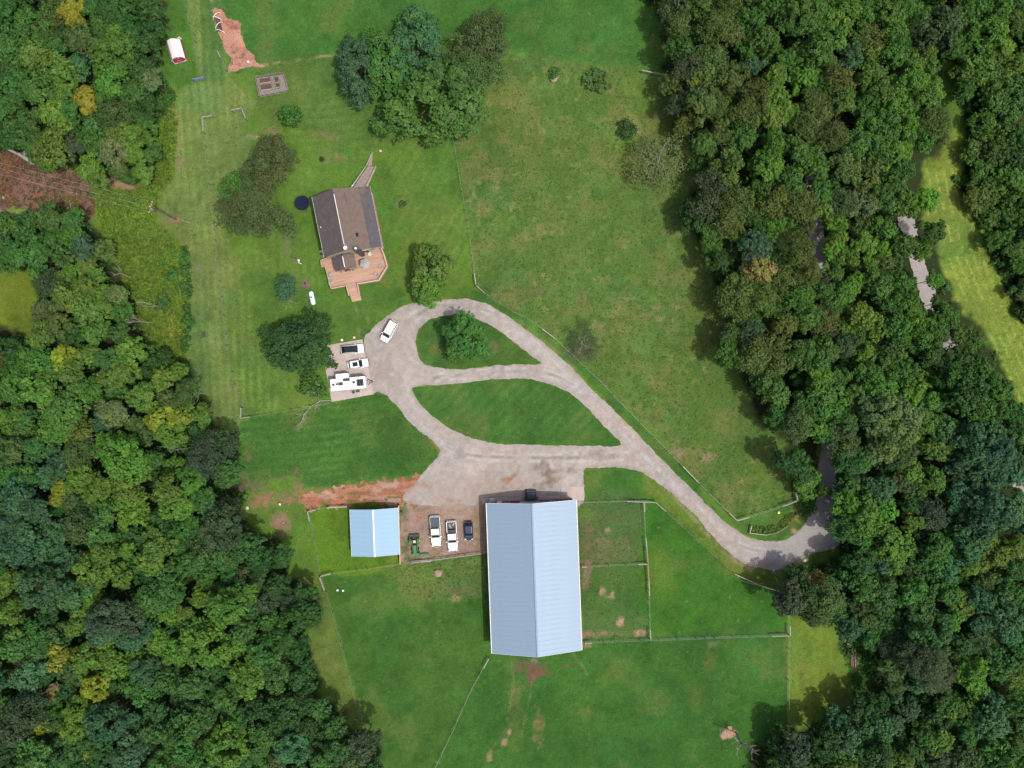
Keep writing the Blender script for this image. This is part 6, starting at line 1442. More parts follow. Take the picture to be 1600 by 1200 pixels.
def pickup(label, u, v, deg, covered):
    L, Wd, Ht = 5.75, 1.98, 1.85
    p = at(u, v, 1.1); t = thing('pickup_truck', label, 'pickup truck', (p.x, p.y, .02), math.radians(deg), 'pickup trucks in the parking yard')
    m = M['carwhite']; P = plan(L, Wd, .86, .95)
    xs0, xs1 = -.5 * L, -.13 * L      # bed
    # front half
    F_ = [(x, y) for x, y in P]
    bm = NB(); b = 1.12
    front = [(max(x, xs1 + .0), y) for x, y in F_]
    # cab and engine bay
    Q = [(L / 2, 0), (L / 2 - .07, .45), (L / 2 - .26, .76), (L / 2 - .6, .92), (L / 2 - 1.1, .99), (xs1, .99), (xs1, -.99), (L / 2 - 1.1, -.99), (L / 2 - .6, -.92), (L / 2 - .26, -.76), (L / 2 - .07, -.45)]
    loftz(bm, [[(x, y * .95, .32) for x, y in Q], [(x, y, .5) for x, y in Q], [(x, y, b - .2) for x, y in Q], [(x - .03 * (x > 1), y * .96, b - .05) for x, y in Q], [(x - .08 * (x > 1), y * .9, b) for x, y in Q]])
    for q in bm.verts:
        if q.co.z > .8 and q.co.x > .2 * L: q.co.z -= .1 * ((q.co.x - .2 * L) / (.3 * L)) ** 2
    obj('body', bm, m, t)
    # bed: floor, sides, tailgate
    bm = NB(); box(bm, ((xs0 + xs1) / 2, 0, .62), (xs1 - xs0 - .02, 1.9, .1)); obj('bed_floor', bm, M['dark'], t)
    for s in (-1, 1):
        bm = NB(); hexa(bm, [(xs0 + .04, s * .99, .42), (xs1 - .01, s * .99, .42), (xs1 - .01, s * .86, .42), (xs0 + .04, s * .86, .42)], [(xs0 + .04, s * .97, b + .02), (xs1 - .01, s * .97, b + .02), (xs1 - .01, s * .86, b + .02), (xs0 + .04, s * .86, b + .02)]); bmesh.ops.recalc_face_normals(bm, faces=bm.faces); obj('bed_side', bm, m, t)
    bm = NB(); box(bm, (xs0 + .05, 0, .8), (.09, 1.7, .6)); obj('tailgate', bm, m, t)
    bm = NB(); box(bm, (xs0 - .06, 0, .5), (.16, 1.9, .2)); obj('bumper', bm, M['steel'], t)
    bm = NB(); box(bm, (L / 2 + .02, 0, .55), (.14, 1.7, .22)); obj('bumper', bm, M['steel'], t)
    if covered:
        bm = NB(); box(bm, ((xs0 + xs1) / 2 + .02, 0, b + .045), (xs1 - xs0 - .16, 1.8, .05)); obj('bed_cover', bm, M['tonneau'], t)
    else:
        bm = NB(); box(bm, (xs1 - .3, 0, .95), (.45, 1.68, .5)); obj('tool_box', bm, M['dark'], t)
        bm = NB(); box(bm, (xs0 + .9, -.3, .76), (.9, .4, .18), .4); obj('cargo', bm, M['oldwood'], t)
        bm = NB(); box(bm, (xs0 + .6, .4, .74), (.6, .3, .12), -.5); obj('cargo', bm, M['canvas'], t)
    x0, x1 = xs1 + .03, .215 * L
    bm = NB(); lo = [(x0, -.9, b - .03), (x1, -.88, b - .03), (x1, .88, b - .03), (x0, .9, b - .03)]; hi = [(x0 + .14, -.74, Ht - .05), (x1 - .72, -.74, Ht - .05), (x1 - .72, .74, Ht - .05), (x0 + .14, .74, Ht - .05)]
    hexa(bm, lo, hi); obj('cabin', bm, m, t)
    def plate(nm, a, b_, c, d, ins=.09):
        a, b_, c, d = (Vector(q) for q in (a, b_, c, d)); ce = (a + b_ + c + d) / 4; nrm = (b_ - a).cross(d - a).normalized()
        q = [p_.lerp(ce, ins) + nrm * .012 for p_ in (a, b_, c, d)]; bm = NB(); hexa(bm, [p_ - nrm * .02 for p_ in q], q); obj(nm, bm, M['glass'], t)
    plate('windshield', lo[1], lo[2], hi[2], hi[1], .06); plate('rear_window', lo[3], lo[0], hi[0], hi[3]); plate('side_window', lo[0], lo[1], hi[1], hi[0], .12); plate('side_window', lo[2], lo[3], hi[3], hi[2], .12)
    R = rrect(hi[1][0] - hi[0][0] + .08, 1.54, .12, 3); cx = (hi[1][0] + hi[0][0]) / 2
    bm = NB(); loftz(bm, [[(x + cx, y, Ht - .055) for x, y in R], [(x + cx, y, Ht - .02) for x, y in R], [(x * .94 + cx, y * .9, Ht) for x, y in R]]); obj('roof', bm, m, t)
    for s in (-1, 1):
        bm = NB(); box(bm, (x1 - .25, s * 1.12, b + .14), (.14, .24, .22)); obj('mirror', bm, m, t)
        bm = NB(); box(bm, (L / 2 - .12, s * .78, .82), (.16, .3, .18), s * -.3); obj('headlight', bm, M['lamp_clear'], t)
        bm = NB(); box(bm, (xs0 + .03, s * .92, .85), (.08, .12, .36)); obj('taillight', bm, M['lamp_red'], t)
        for x in (.32 * L, -.3 * L): wheel(t, x, s * .86, .4, .27)
    bm = NB(); box(bm, (L / 2 - .02, 0, .78), (.08, 1.1, .26)); obj('grille', bm, M['dark'], t)
pickup('white pickup truck with a dark flat cover over its bed', 680.4, 830.4, -86.6, True)
pickup('white pickup truck with an open loaded bed', 706.4, 838.2, -86.0, False)

def trailer():
    L, Wd, Ht = 6.7, 2.35, 3.0
    p = at(543.2, 599.5, 2.9); t = thing('travel_trailer', 'white travel trailer with slide-out room parked on the concrete pad', 'travel trailer', (p.x, p.y, .07), math.radians(5.6))
    R = rrect(L, Wd, .18, 3)
    R = [(x + (.22 * (1 - (y / (Wd / 2)) ** 2) if x > L / 2 - .3 else 0), y) for x, y in R]
    bm = NB(); loftz(bm, [[(x, y, .55) for x, y in R], [(x, y, 2.75) for x, y in R], [(x * .99, y * .98, 2.9) for x, y in R], [(x * .97, y * .93, 2.97) for x, y in R]]); obj('body', bm, M['carwhite'], t)
    bm = NB(); box(bm, (0, 0, .48), (L - .2, 1.9, .14)); obj('chassis', bm, M['dark'], t)
    bm = NB(); box(bm, (-.95, Wd / 2 + .38, 1.65), (2.35, .8, 1.9)); s_ = obj('slide_out', bm, M['carwhite'], t)
    bm = NB(); box(bm, (-.95, Wd / 2 + .4, 2.63), (2.45, .9, .06)); obj('slide_roof', bm, M['white'], s_)
    bm = NB(); box(bm, (-.95, Wd / 2 + .79, 1.8), (1.3, .02, .6)); obj('pane', bm, M['glass'], s_)
    z = 2.97
    def top(nm, x, y, sx, sy, sz, m):
        bm = NB(); box(bm, (x, y, z + sz / 2 - .01), (sx, sy, sz), 0, 0, .9); return obj(nm, bm, M[m], t)
    o = top('solar_panel', 2.4, .0, 1.35, 1.35, .05, 'glass')
    for k in range(3):
        bm = NB(); box(bm, (1.95 + .45 * k, 0, z + .046), (.02, 1.3, .012)); obj('cell_line', bm, M['steel'], o)
    top('skylight', -.15, .78, 1.35, .55, .1, 'dark'); top('air_conditioner', -1.3, .1, .85, .62, .28, 'dark')
    top('roof_vent', -2.05, .1, .4, .4, .14, 'dark'); top('roof_vent', -2.7, .05, .46, .46, .14, 'dark'); top('roof_vent', 1.2, .15, .48, .48, .12, 'dark')
    for s in (-1, 1):
        bm = NB(); tube(bm, (L / 2 - .1, s * .6, .5), (L / 2 + 1.05, 0, .5), .06, n=6); obj('tongue', bm, M['dark'], t)
        for x in (-.5, -1.3): wheel(t, x, s * .98, .34, .22)
    for s in (-1, 1):
        bm = NB(); lathe(bm, [(.12, 0), (.15, .05), (.15, .45), (.1, .55)], 10, (L / 2 + .35, s * .18, .52)); obj('gas_bottle', bm, M['steel'], t)
    bm = NB(); tube(bm, (L / 2 + 1.0, 0, 0), (L / 2 + 1.0, 0, .75), .045, n=6); obj('jack', bm, M['dark'], t)
    bm = NB(); box(bm, (1.3, -Wd / 2 - .01, 1.5), (.7, .03, 1.8)); obj('door', bm, M['white'], t)
    for x in (-2.2, -.4):
        bm = NB(); box(bm, (x, -Wd / 2 - .01, 1.85), (.9, .03, .55)); obj('window', bm, M['glass'], t)
    bm = NB(); tube(bm, (-2.6, -Wd / 2 - .07, 2.68), (2.3, -Wd / 2 - .07, 2.68), .07, n=8); obj('awning_roll', bm, M['canvas'], t)
    bm = NB(); box(bm, (1.3, -Wd / 2 - .4, .28), (.7, .5, .05)); obj('entry_step', bm, M['dark'], t)
    q = at(553.5, 612.5, 0); c = thing('camp_chair', 'small dark folding chair below the travel trailer', 'chair', (q.x, q.y, .07), .6)
    bm = NB(); box(bm, (0, 0, .4), (.45, .45, .04)); obj('seat', bm, M['dark'], c)
    bm = NB(); box(bm, (-.22, 0, .65), (.04, .45, .45)); obj('backrest', bm, M['dark'], c)
    for sx in (-.2, .2):
        for sy in (-.2, .2):
            bm = NB(); tube(bm, (sx, sy, 0), (sx * .8, sy * .8, .4), .015, n=4); obj('leg', bm, M['steel'], c)
trailer()

def tractor():
    p = at(648.2, 851.5, .8); t = thing('tractor', 'green compact tractor with yellow seat beside the small shed', 'tractor', (p.x, p.y, .02), math.radians(-86))
    g = M['tractor']
    bm = NB(); R = rrect(1.55, .72, .14, 3); loftz(bm, [[(x + .75, y * .9, .55) for x, y in R], [(x + .75, y, .7) for x, y in R], [(x + .75, y * .96, 1.15) for x, y in R], [(x * .95 + .74, y * .8, 1.26) for x, y in R]]); obj('hood', bm, g, t)
    bm = NB(); box(bm, (-.1, 0, .55), (2.6, .5, .3)); obj('chassis', bm, M['dark'], t)
    bm = NB(); box(bm, (-.2, 0, .72), (.9, 1.1, .06)); obj('foot_plate', bm, M['dark'], t)
    for s in (-1, 1):
        wheel(t, -.75, s * .74, .62, .38, 'yellow'); wheel(t, 1.05, s * .62, .38, .26, 'yellow')
        bm = NB(); pts = [(-1.4, 1.0), (-1.2, 1.25), (-.75, 1.34), (-.3, 1.25), (-.12, 1.02)]
        for i in range(4):
            (xa, za), (xb, zb) = pts[i], pts[i + 1]
            hexa(bm, [(xa, s * .74 - .24, za - .04), (xb, s * .74 - .24, zb - .04), (xb, s * .74 + .24, zb - .04), (xa, s * .74 + .24, za - .04)], [(xa, s * .74 - .24, za), (xb, s * .74 - .24, zb), (xb, s * .74 + .24, zb), (xa, s * .74 + .24, za)])
        obj('fender', bm, g, t)
        bm = NB(); path_tube(bm, [(-.1, s * .48, .95), (1.0, s * .48, 1.1), (1.75, s * .48, .45)], .055, 6); obj('loader_arm', bm, g, t)
        bm = NB(); tube(bm, (-1.1, s * .5, .7), (-1.15, s * .5, 2.1), .04, n=6); obj('roll_bar', bm, M['dark'], t)
    bm = NB(); tube(bm, (-1.15, -.52, 2.1), (-1.15, .52, 2.1), .045, n=6); obj('roll_bar', bm, M['dark'], t)
    bm = NB(); box(bm, (-.72, 0, 1.0), (.5, .5, .12)); obj('seat', bm, M['seat'], t)
    bm = NB(); box(bm, (-.97, 0, 1.25), (.1, .5, .5)); obj('backrest', bm, M['seat'], t)
    bm = NB(); pr = [(.2 * math.cos(a), .2 * math.sin(a)) for a in np.linspace(0, 2 * PI, 17)]; path_tube(bm, [(-.2 + x * .9, y, 1.3 + x * .4) for x, y in pr], .018, 5); obj('steering_wheel', bm, M['dark'], t)
    bm = NB(); tube(bm, (-.05, 0, 1.0), (-.2, 0, 1.3), .03, n=6); obj('steering_column', bm, M['dark'], t)
    bm = NB(); W_ = .8
    hexa(bm, [(1.7, -W_, .12), (2.2, -W_, .1), (2.2, W_, .1), (1.7, W_, .12)], [(1.66, -W_, .16), (2.2, -W_, .13), (2.2, W_, .13), (1.66, W_, .16)]); box(bm, (1.68, 0, .36), (.05, 2 * W_, .5))
    for s in (-1, 1): box(bm, (1.9, s * W_, .3), (.5, .04, .36))
    obj('front_bucket', bm, g, t)
    bm = NB(); box(bm, (-1.75, 0, .5), (.55, 2.0, .3)); obj('rear_tiller', bm, M['dark'], t)
    bm = NB(); box(bm, (-1.5, 0, .62), (.3, .9, .3)); obj('hitch', bm, M['dark'], t)
    bm = NB(); tube(bm, (.95, .22, 1.2), (.95, .22, 1.6), .035, n=6); obj('exhaust', bm, M['dark'], t)
    q = at(662.8, 866.8, .3); b = thing('loader_bucket', 'green loader bucket lying on the ground beside the tractor', 'bucket', (q.x, q.y, .02), math.radians(3))
    bm = NB(); box(bm, (0, 0, .04), (1.8, .5, .05)); obj('floor', bm, g, b)
    bm = NB(); box(bm, (0, .24, .28), (1.8, .05, .45)); obj('back', bm, g, b)
    for s in (-1, 1):
        bm = NB(); box(bm, (s * .9, 0, .22), (.04, .5, .34)); obj('side', bm, g, b)
    q = at(657, 875.5, 0); b = thing('timber_beam', 'grey timber lying below the green bucket', 'timber', (q.x, q.y, .02), math.radians(4))
    bm = NB(); box(bm, (0, 0, .1), (4.4, .22, .2)); obj('beam', bm, M['oldwood'], b)
    bm = NB(); box(bm, (.3, -.3, .08), (3.6, .16, .16)); obj('beam', bm, M['fence'], b)
tractor()

def cart():
    q = at(830, 773, 1.0); t = thing('utility_cart', 'dark navy covered cart parked in the shade of the barn front', 'cart', (q.x, q.y, .03), math.radians(90 + 2))
    bm = NB(); R = rrect(1.7, 1.9, .2, 3); loftz(bm, [[(x, y, .35) for x, y in R], [(x, y, .95) for x, y in R], [(x * .96, y * .96, 1.05) for x, y in R]]); obj('bed', bm, M['navy'], t)
    bm = NB(); box(bm, (-.1, 0, 1.35), (1.2, 1.7, .6), 0, 0, .92); obj('cover', bm, M['navy'], t)
    bm = NB(); box(bm, (-.75, 0, .8), (.5, 2.7, .25)); obj('tail_rack', bm, M['navy'], t)
    for s in (-1, 1):
        for x in (-.5, .55): wheel(t, x, s * .9, .32, .26)
cart()

# ------------------------------------------------------------------ yard things
def yard():
    p = at(472, 317, .8); t = thing('trampoline', 'round black trampoline beside the brown-roofed house', 'trampoline', (p.x, p.y, 0))
    bm = NB(); lathe(bm, [(1.42, .80), (1.42, .83)], 32); obj('jump_mat', bm, M['tramp'], t)
    bm = NB(); n = 32
    path_tube(bm, [(1.5 * math.cos(2 * PI * i / n), 1.5 * math.sin(2 * PI * i / n), .82) for i in range(n + 1)], .04, 6); obj('frame_ring', bm, M['tonneau'], t)
    for k in range(6):
        a = PI / 3 * k; bm = NB(); tube(bm, (1.5 * math.cos(a), 1.5 * math.sin(a), 0), (1.5 * math.cos(a), 1.5 * math.sin(a), .8), .03, n=6); obj('leg', bm, M['steel'], t)

    p = at(487.3, 465.6, .9); t = thing('propane_tank', 'white cylindrical gas tank on the lawn near the deck', 'gas tank', (p.x, p.y, 0), math.radians(-78))
    bm = NB(); r = .47; pr = [(.06, -1.38), (.26, -1.32), (.40, -1.2), (r, -1.0), (r, 1.0), (.40, 1.2), (.26, 1.32), (.06, 1.38)]
    lathe(bm, pr, 18); bmesh.ops.rotate(bm, verts=bm.verts, cent=(0, 0, 0), matrix=Matrix.Rotation(PI / 2, 3, 'Y')); bmesh.ops.translate(bm, verts=bm.verts, vec=(0, 0, .68)); obj('tank_shell', bm, M['tank'], t, smooth=True)
    bm = NB(); lathe(bm, [(.17, 1.1), (.17, 1.27), (.1, 1.3)], 12, (-.1, 0, 0)); obj('valve_dome', bm, M['dark'], t)
    for x in (-.8, .8):
        bm = NB(); box(bm, (x, 0, .14), (.18, .7, .28)); obj('saddle', bm, M['stone'], t)

    p = at(476.5, 443, .2); t = thing('fire_ring', 'round rusty fire ring in bare soil above the gas tank', 'fire ring', (p.x, p.y, 0))
    bm = NB(); n = 16
    for i in range(n):
        a, b = 2 * PI * i / n, 2 * PI * (i + 1) / n
        hexa(bm, [(.3 * math.cos(a), .3 * math.sin(a), 0), (.38 * math.cos(a), .38 * math.sin(a), 0), (.38 * math.cos(b), .38 * math.sin(b), 0), (.3 * math.cos(b), .3 * math.sin(b), 0)], [(.3 * math.cos(a), .3 * math.sin(a), .3), (.38 * math.cos(a), .38 * math.sin(a), .3), (.38 * math.cos(b), .38 * math.sin(b), .3), (.3 * math.cos(b), .3 * math.sin(b), .3)])
    obj('ring', bm, M['log'], t); bm = NB(); lathe(bm, [(.29, .02), (.25, .06)], 14); obj('ash', bm, M['dark'], t)

    def ball(name, label, cat, u, v, r, m, flat=1.0, group=None):
        p = at(u, v, r); t = thing(name, label, cat, (p.x, p.y, 0), random.uniform(0, 6), group)
        bm = NB(); bmesh.ops.create_icosphere(bm, subdivisions=2, radius=r, matrix=Matrix.Translation((0, 0, r * flat * .85)))
        for v_ in bm.verts: v_.co.z = (v_.co.z - r * flat * .85) * flat + r * flat * .85
        if m in ('stone', 'sand'):
            for v_ in bm.verts: v_.co += Vector((random.uniform(-1, 1), random.uniform(-1, 1), random.uniform(-.6, .6))) * r * .14
        obj('shell' if m not in ('stone', 'sand') else 'rock', bm, M[m], t, smooth=(m not in ('stone', 'sand')))
    ball('yard_ball', 'pale orange ball on the lawn beyond the wooden ramp', 'ball', 594.3, 235.8, .28, 'orange')
    ball('yard_ball', 'white ball on the grass left of the red dirt track', 'ball', 437, 788, .24, 'white')
    ball('boulder', 'pale rock at the wood edge left of the red dirt track', 'rock', 386, 794, .34, 'stone', .7)
    ball('boulder', 'small tan rock on the bare patch below the white ball', 'rock', 442.5, 817, .22, 'sand', .7)
    ball('boulder', 'yellowish rock on the grass above the vine bed', 'rock', 1216.8, 801, .28, 'yellow', .8)
    ball('boulder', 'pale rock on the concrete pad edge under the trees, lower lane verge', 'rock', 1258, 876, .3, 'stone', .6)
    ball('boulder', 'white rock at the driveway bend by the lower verge', 'rock', 1209, 891, .24, 'stone', .6)
    ball('soil_mound', 'tan soil mound on the field just below the parking yard', 'mound', 684, 896.5, .75, 'sand', .35)
    ball('soil_mound', 'tan soil heap at the foot of the bare tree, left one', 'mound', 1133, 1147, .6, 'sand', .3)
    ball('soil_mound', 'tan soil heap at the foot of the bare tree, right one', 'mound', 1141, 1139, .5, 'sand', .3)
    ball('soil_mound', 'pale sandy heap beside the dark bush near the wood', 'mound', 994, 203, .55, 'sand', .4)
    ball('soil_mound', 'pale sandy heap below the small bush at the pasture top', 'mound', 866, 121, .7, 'sand', .35)
    for u, v, lab, m in [(527.3, 922.5, 'white salt tub in the south field, left of two', 'white'), (536, 923, 'white salt tub in the south field, right of two', 'white'), (534.2, 531.5, 'white bucket on the grass above the concrete pad, left one', 'white'), (553.5, 527.5, 'cream bucket on the grass above the concrete pad, right one', 'seat')]:
        p = at(u, v, .3); t = thing('tub', lab, 'bucket', (p.x, p.y, 0)); k = 1 if m == 'white' and v > 900 else 1.25
        bm = NB(); lathe(bm, [(.14 * k, 0), (.18 * k, .3), (.19 * k, .33), (.15 * k, .33), (.13 * k, .25)], 12); obj('tub_wall', bm, M[m], t)
    p = at(626.5, 801, .6); t = thing('barrel', 'black barrel at the right front corner of the small shed', 'barrel', (p.x, p.y, .02))
    bm = NB(); lathe(bm, [(.26, 0), (.31, .3), (.31, .6), (.27, .9)], 14); obj('barrel_body', bm, M['dark'], t)
    bm = NB(); lathe(bm, [(.27, .9), (.27, .93), (.04, .94)], 14); obj('lid', bm, M['tonneau'], t)
    p = at(769, 781, .5); t = thing('feed_box', 'pale box standing at the left front corner of the barn', 'box', (p.x, p.y, .03), math.radians(2))
    bm = NB(); box(bm, (0, 0, .4), (.95, .8, .8)); obj('box_body', bm, M['concrete'], t)
    bm = NB(); box(bm, (0, 0, .83), (1.02, .88, .06)); obj('lid', bm, M['stone'], t)
    # raised beds in the fenced garden
    q = [(400.8, 122), (444, 115.8), (451.7, 143.3), (406.7, 152)]
    o = slab('garden_gravel', q, -.02, .03, M['garden_gravel'])
    tf = thing('garden_fence', 'low weathered board fence around the raised garden beds', 'fence', at(*q[0]))
    o0 = tf.location.copy(); P = [at(*a) - o0 for a in q]
    for i in range(4):
        a, b = P[i], P[(i + 1) % 4]; n = 4
        for k in range(n):
            u, v = a.lerp(b, k / n), a.lerp(b, (k + 1) / n); m_ = (u + v) / 2
            for z in (.35, .8):
                bm = NB(); box(bm, (m_.x, m_.y, z), ((v - u).length - .1, .05, .14), math.atan2((v - u).y, (v - u).x)); obj('rail', bm, M['oldwood'], tf)
            bm = NB(); box(bm, (u.x, u.y, .5), (.12, .12, 1.0)); obj('post', bm, M['oldwood'], tf)
    beds = [([(406, 124), (423.5, 121.5), (424.5, 129), (407, 131.5)], 'long raised bed of bare brown soil, upper left in the garden', False), ([(407, 133.5), (425.5, 131.3), (426.5, 140), (408.5, 142.5)], 'long raised bed of greyish soil, lower left in the garden', False), ([(428.5, 121), (435.5, 120), (437, 129.3), (430.5, 130)], 'short raised bed with dark plants, upper right in the garden', True), ([(430.5, 131.5), (437.8, 130.5), (438.6, 137), (431.5, 138)], 'short raised bed with dark plants, lower right in the garden', True)]
    for pts, lab, pl in beds:
        c = at(*pts[0]).lerp(at(*pts[2]), .5); t = thing('raised_bed', lab, 'garden bed', (c.x, c.y, .03), 0, 'raised garden beds')
        P = [at(*a) - c for a in pts]
        for i in range(4):
            a, b = P[i], P[(i + 1) % 4]; m_ = (a + b) / 2
            bm = NB(); box(bm, (m_.x, m_.y, .2), ((b - a).length + .05, .09, .4), math.atan2((b - a).y, (b - a).x)); obj('board', bm, M['rail'] if i == 2 else M['oldwood'], t)
        bm = NB(); prism(bm, [(p_.x * .95, p_.y * .95) for p_ in P[::-1]], .02, .3); bmesh.ops.recalc_face_normals(bm, faces=bm.faces); obj('soil', bm, M['garden_soil'], t)
        if pl:
            for k in range(5):
                bm = NB(); cx, cy = random.uniform(-.25, .25), random.uniform(-.4, .4)
                for j in range(9):
                    a = random.uniform(0, 2 * PI); r = random.uniform(.15, .3)
                    quad(bm, [(cx, cy, .3), (cx + r * math.cos(a - .4), cy + r * math.sin(a - .4), .45), (cx + 1.3 * r * math.cos(a), cy + 1.3 * r * math.sin(a), .42), (cx + r * math.cos(a + .4), cy + r * math.sin(a + .4), .45)])
                obj('plant', bm, M['garden_soil'] if k % 2 else M['tractor'], t)
    # hooped row cover on the soil plot
    a, b = at(339, 26), at(345, 50); d = b - a; t = thing('row_cover', 'collapsed dark row cover with white hoops on the soil plot', 'garden tunnel', a, 0)
    ang = math.atan2(d.y, d.x); s = Vector((-math.sin(ang), math.cos(ang), 0))
    for k, f in enumerate((0, .16, .62, 1.0)):
        c = d * f; bm = NB(); path_tube(bm, [c + s * (.8 * math.cos(x)) + Vector((0, 0, .9 * math.sin(x))) + d.normalized() * (.5 * math.cos(x) * (1 if k % 2 else -1)) for x in np.linspace(0, PI, 9)], .055, 6); obj('hoop', bm, M['white'], t)
    bm = NB(); N_ = 8
    for i in range(N_):
        f0, f1 = .14 + .82 * i / N_, .14 + .82 * (i + 1) / N_
        z = [random.uniform(.25, .5) for _ in range(4)]
        hexa(bm, [d * f0 - s * .45, d * f1 - s * .4, d * f1 + s * .4, d * f0 + s * .45], [d * f0 - s * .3 + Vector((0, 0, z[0])), d * f1 - s * .3 + Vector((0, 0, z[1])), d * f1 + s * .3 + Vector((0, 0, z[2])), d * f0 + s * .3 + Vector((0, 0, z[3]))])
    bmesh.ops.recalc_face_normals(bm, faces=bm.faces); obj('cover', bm, M['garden_soil'], t)
    p = at(388, 96.5, .3); t = thing('tub', 'white bucket standing on the soil plot', 'bucket', (p.x, p.y, .02))
    bm = NB(); lathe(bm, [(.15, 0), (.2, .34), (.21, .37), (.16, .37), (.14, .3)], 12); obj('tub_wall', bm, M['white'], t)
    a = at(387, 103.5); t = thing('plank_stack', 'short row of grey planks at the lower right of the soil plot', 'planks', (a.x, a.y, .02), math.radians(4))
    for k in range(4):
        bm = NB(); box(bm, (-.5 + k * .32, 0, .05 + .01 * k), (.22, .5, .08), random.uniform(-.2, .2)); obj('plank', bm, M['oldwood'], t)
    # log pile and stumps
    c = at(1335.5, 1029); t = thing('log_pile', 'small pile of cut logs in the green creeper at the right wood', 'log pile', (c.x, c.y, 0), math.radians(84))
    for k, (dx, dy, L, z) in enumerate([(-.1, .62, 2.5, .14), (.0, .24, 3.0, .15), (-.1, -.14, 3.0, .15), (.1, -.62, 2.6, .14), (.05, .05, 2.6, .40)]):
        bm = NB(); a = random.uniform(-.1, .1); tube(bm, (dx - L / 2, dy - a, z), (dx + L / 2, dy + a, z), .135, .12, n=9); obj('log', bm, M['log'], t)
    for u, v, r, lab in [(1326.5, 1008.5, .5, 'wide pale tree stump above the log pile'), (1319.5, 999.5, .32, 'narrow pale tree stump left of the dark bush near the log pile')]:
        p = at(u, v, .4); t = thing('tree_stump', lab, 'stump', (p.x, p.y, 0)); bm = NB(); lathe(bm, [(r * 1.3, -.05), (r * 1.05, .15), (r, .45)], 14); obj('stump_side', bm, M['bark'], t)
        bm = NB(); lathe(bm, [(r * .97, .452), (r * .95, .475)], 14); obj('cut_face', bm, M['sand'], t)
    # fallen trunks and branches
    def deadfall(label, pts, r, twigs=0, name='fallen_log'):
        P = [at(u, v, h) for u, v, h in pts]; o0 = Vector((P[0].x, P[0].y, 0)); t = thing(name, label, 'fallen log' if name == 'fallen_log' else 'branch', o0)
        bm = NB()
        for i in range(len(P) - 1): tube(bm, P[i] - o0, P[i + 1] - o0, r * (1 - .5 * i / len(P)), r * (1 - .5 * (i + 1) / len(P)), n=7)
        obj('log', bm, M['deadwood'], t)
        if twigs:
            bm = NB(); rr = random.Random(len(label))
            for k in range(twigs):
                i = rr.randrange(len(P) - 1); a = P[i].lerp(P[i + 1], rr.random()) - o0; az = math.atan2((P[i + 1] - P[i]).y, (P[i + 1] - P[i]).x) + rr.uniform(-1.1, 1.1); L = rr.uniform(.6, 2.4)
                q = a + Vector((math.cos(az) * L, math.sin(az) * L, rr.uniform(-.1, .7))); tube(bm, a, q, r * .3, r * .1, n=4)
                for _ in range(2):
                    az2 = az + rr.uniform(-.8, .8); m_ = a.lerp(q, rr.uniform(.4, .9)); tube(bm, m_, m_ + Vector((math.cos(az2) * L * .5, math.sin(az2) * L * .5, rr.uniform(0, .3))), r * .16, r * .06, n=4)
            obj('twigs', bm, M['deadwood'], t)['kind'] = 'stuff'
    deadfall('big pale fallen trunk on the upper rim of the brown clearing', [(52, 255, .4), (30, 241, .5), (5, 229, .6)], .38, 7)
    deadfall('pale fallen log at the edge of the upper-left wood', [(223, 207, .2), (210, 200, .3), (199, 194, .4)], .16, 3)
    deadfall('grey fallen limb with bare twigs at the pad corner', [(519, 626, .2), (500, 626, .3), (485, 636, .6), (475, 648, .9), (471, 660, 1.0)], .08, 34, 'fallen_branch')
    deadfall('heap of grey twigs left of the concrete pad', [(508, 604, .3), (495, 612, .5), (480, 618, .8)], .06, 22, 'fallen_branch')
    deadfall('small heap of grey twigs below the thin sapling', [(432, 458, .2), (444, 464, .3), (452, 470, .2)], .07, 12, 'fallen_branch')
    deadfall('pale fallen log among trees left of the lane', [(1121, 216, 1.0), (1126, 226, 1.0), (1131, 242, .9)], .17, 3)
    deadfall('short pale log on the brown clearing by the left picture edge', [(5, 307, .2), (6, 311, .2)], .18)
    # blue tarp
    p = at(1, 376, .6); t = thing('tarp_shelter', 'bright blue tarp at the left picture edge', 'tarp', (p.x, p.y, 0), math.radians(-8))
    bm = NB(); hexa(bm, [(-1.6, -.8, .5), (1.0, -.8, .5), (1.0, 0, .95), (-1.6, 0, .95)], [(-1.6, -.8, .53), (1.0, -.8, .53), (1.0, 0, .98), (-1.6, 0, .98)]); obj('tarp_sheet', bm, M['bluetarp'], t)
    bm = NB(); hexa(bm, [(-1.6, .004, .95), (1.0, .004, .95), (1.0, .8, .5), (-1.6, .8, .5)], [(-1.6, .004, .98), (1.0, .004, .98), (1.0, .8, .53), (-1.6, .8, .53)]); obj('tarp_sheet', bm, M['bluetarp'], t)
    bm = NB(); box(bm, (.3, 0, .25), (1.2, 1.0, .5)); obj('load', bm, M['white'], t)
    for sx in (-1.5, .95):
        for sy in (-.75, .75):
            bm = NB(); tube(bm, (sx, sy, 0), (sx, sy, .52), .03, n=5); obj('stake', bm, M['steel'], t)
    # ladder-like rack on the mown strip
    p = at(318, 522.5); t = thing('drain_grate', 'small dark metal grate lying on the mown west strip', 'grate', (p.x, p.y, .01), .1)
    for k in range(5):
        bm = NB(); box(bm, (-.35 + k * .17, 0, .04), (.06, 1.3, .06)); obj('bar', bm, M['dark'], t)
yard()

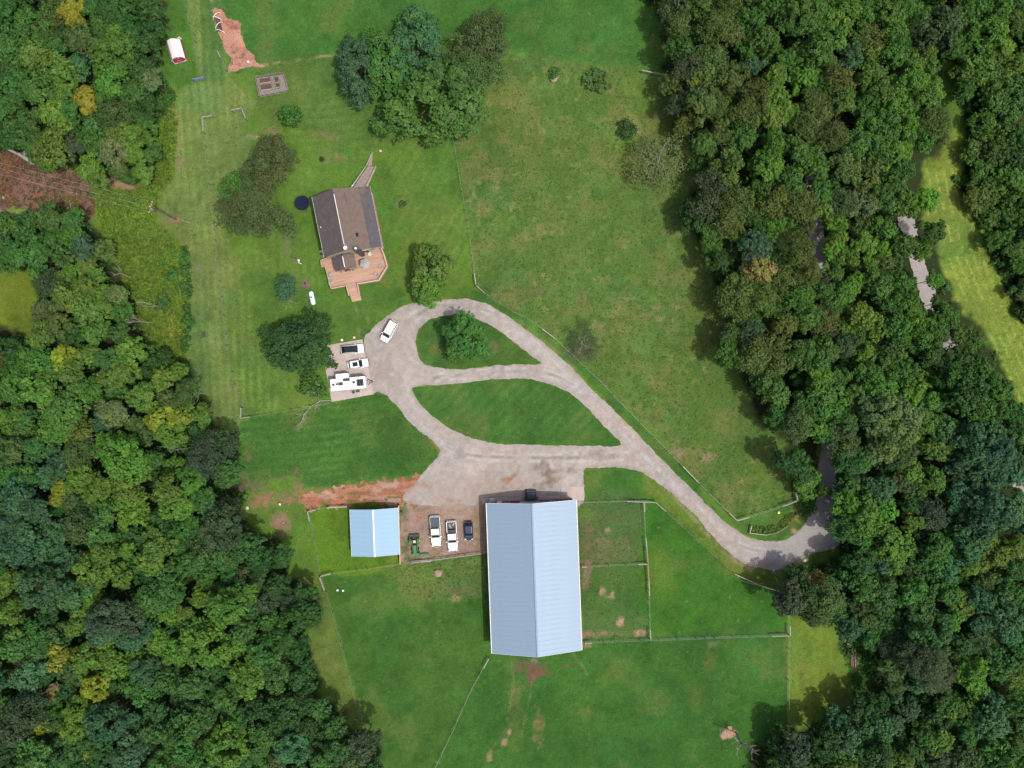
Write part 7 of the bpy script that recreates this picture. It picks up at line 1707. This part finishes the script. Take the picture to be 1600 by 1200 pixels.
# ------------------------------------------------------------------ poles and lines
def poles():
    base = at(275.5, 343); h = 11.0; t = thing('utility_pole', 'tall dark utility pole at the edge of the west strip', 'utility pole', base)
    bm = NB(); tube(bm, (0, 0, -.2), (0, 0, h), .17, .12, n=10); obj('pole_shaft', bm, M['pole'], t)
    bm = NB(); box(bm, (0, .12, h - .5), (.12, 2.2, .12), math.radians(-15)); obj('crossarm', bm, M['oldwood'], t)
    bm = NB(); lathe(bm, [(.2, h - 2.2), (.25, h - 2.1), (.25, h - 1.4), (.2, h - 1.3)], 12, (-.38, -.1, 0)); obj('transformer', bm, M['steel'], t)
    for k in (-1, 0, 1):
        bm = NB(); tube(bm, (k * .25, k * .95, h - .42), (k * .25, k * .95, h - .2), .05, n=6); obj('insulator', bm, M['white'], t)
    bm = NB(); lathe(bm, [(.12, h), (.13, h + .06), (.03, h + .09)], 10); obj('pole_cap', bm, M['steel'], t)
    an = at(296.5, 348.5) - base
    bm = NB(); tube(bm, (an.x, an.y, 0), (0, 0, 8), .018, n=4); obj('guy_wire', bm, M['steel'], t)
    bm = NB(); tube(bm, (an.x, an.y, 0), (an.x * .75, an.y * .75, 2.0), .035, n=6); obj('guy_guard', bm, M['seat'], t)
    far = at(-120, 231, 10.5)
    for k, w_ in ((-1, 'lower'), (0, 'middle'), (1, 'upper')):
        a = base + Vector((k * .25, k * .95, h - .2)); b = far + Vector((k * .25, k * .95, 0))
        pts = [a.lerp(b, i / 14) - Vector((0, 0, 1.1 * 4 * (i / 14) * (1 - i / 14))) for i in range(15)]
        o0 = a.copy(); bm = NB(); path_tube(bm, [p - o0 for p in pts], .016, 4)
        o = obj('power_line', bm, M['steel'], loc=o0); tag(o, w_ + ' overhead wire crossing the brown clearing', 'wire', 'overhead wires')
    base = at(472.5, 411.5); h = 5.6; t = thing('yard_light_pole', 'short dark yard pole with white lamp left of the deck', 'lamp post', base)
    bm = NB(); tube(bm, (0, 0, -.2), (0, 0, h), .10, .08, n=8); obj('pole_shaft', bm, M['pole'], t)
    bm = NB(); tube(bm, (0, 0, h - .2), (.75, -.3, h), .035, n=6); obj('lamp_arm', bm, M['steel'], t)
    bm = NB(); lathe(bm, [(.2, -.12), (.22, 0), (.1, .14)], 12, (.8, -.32, h)); obj('lamp_head', bm, M['white'], t)
    # flag-like broken board and meter box
    p = at(469, 410.8, .3); t = thing('meter_box', 'small pale box at the foot of the yard pole', 'box', (p.x, p.y, 0), math.radians(-25))
    bm = NB(); box(bm, (0, 0, .35), (.55, .28, .7)); obj('box_body', bm, M['white'], t)
    bm = NB(); box(bm, (0, 0, .72), (.6, .33, .04)); obj('lid', bm, M['stone'], t)
poles()
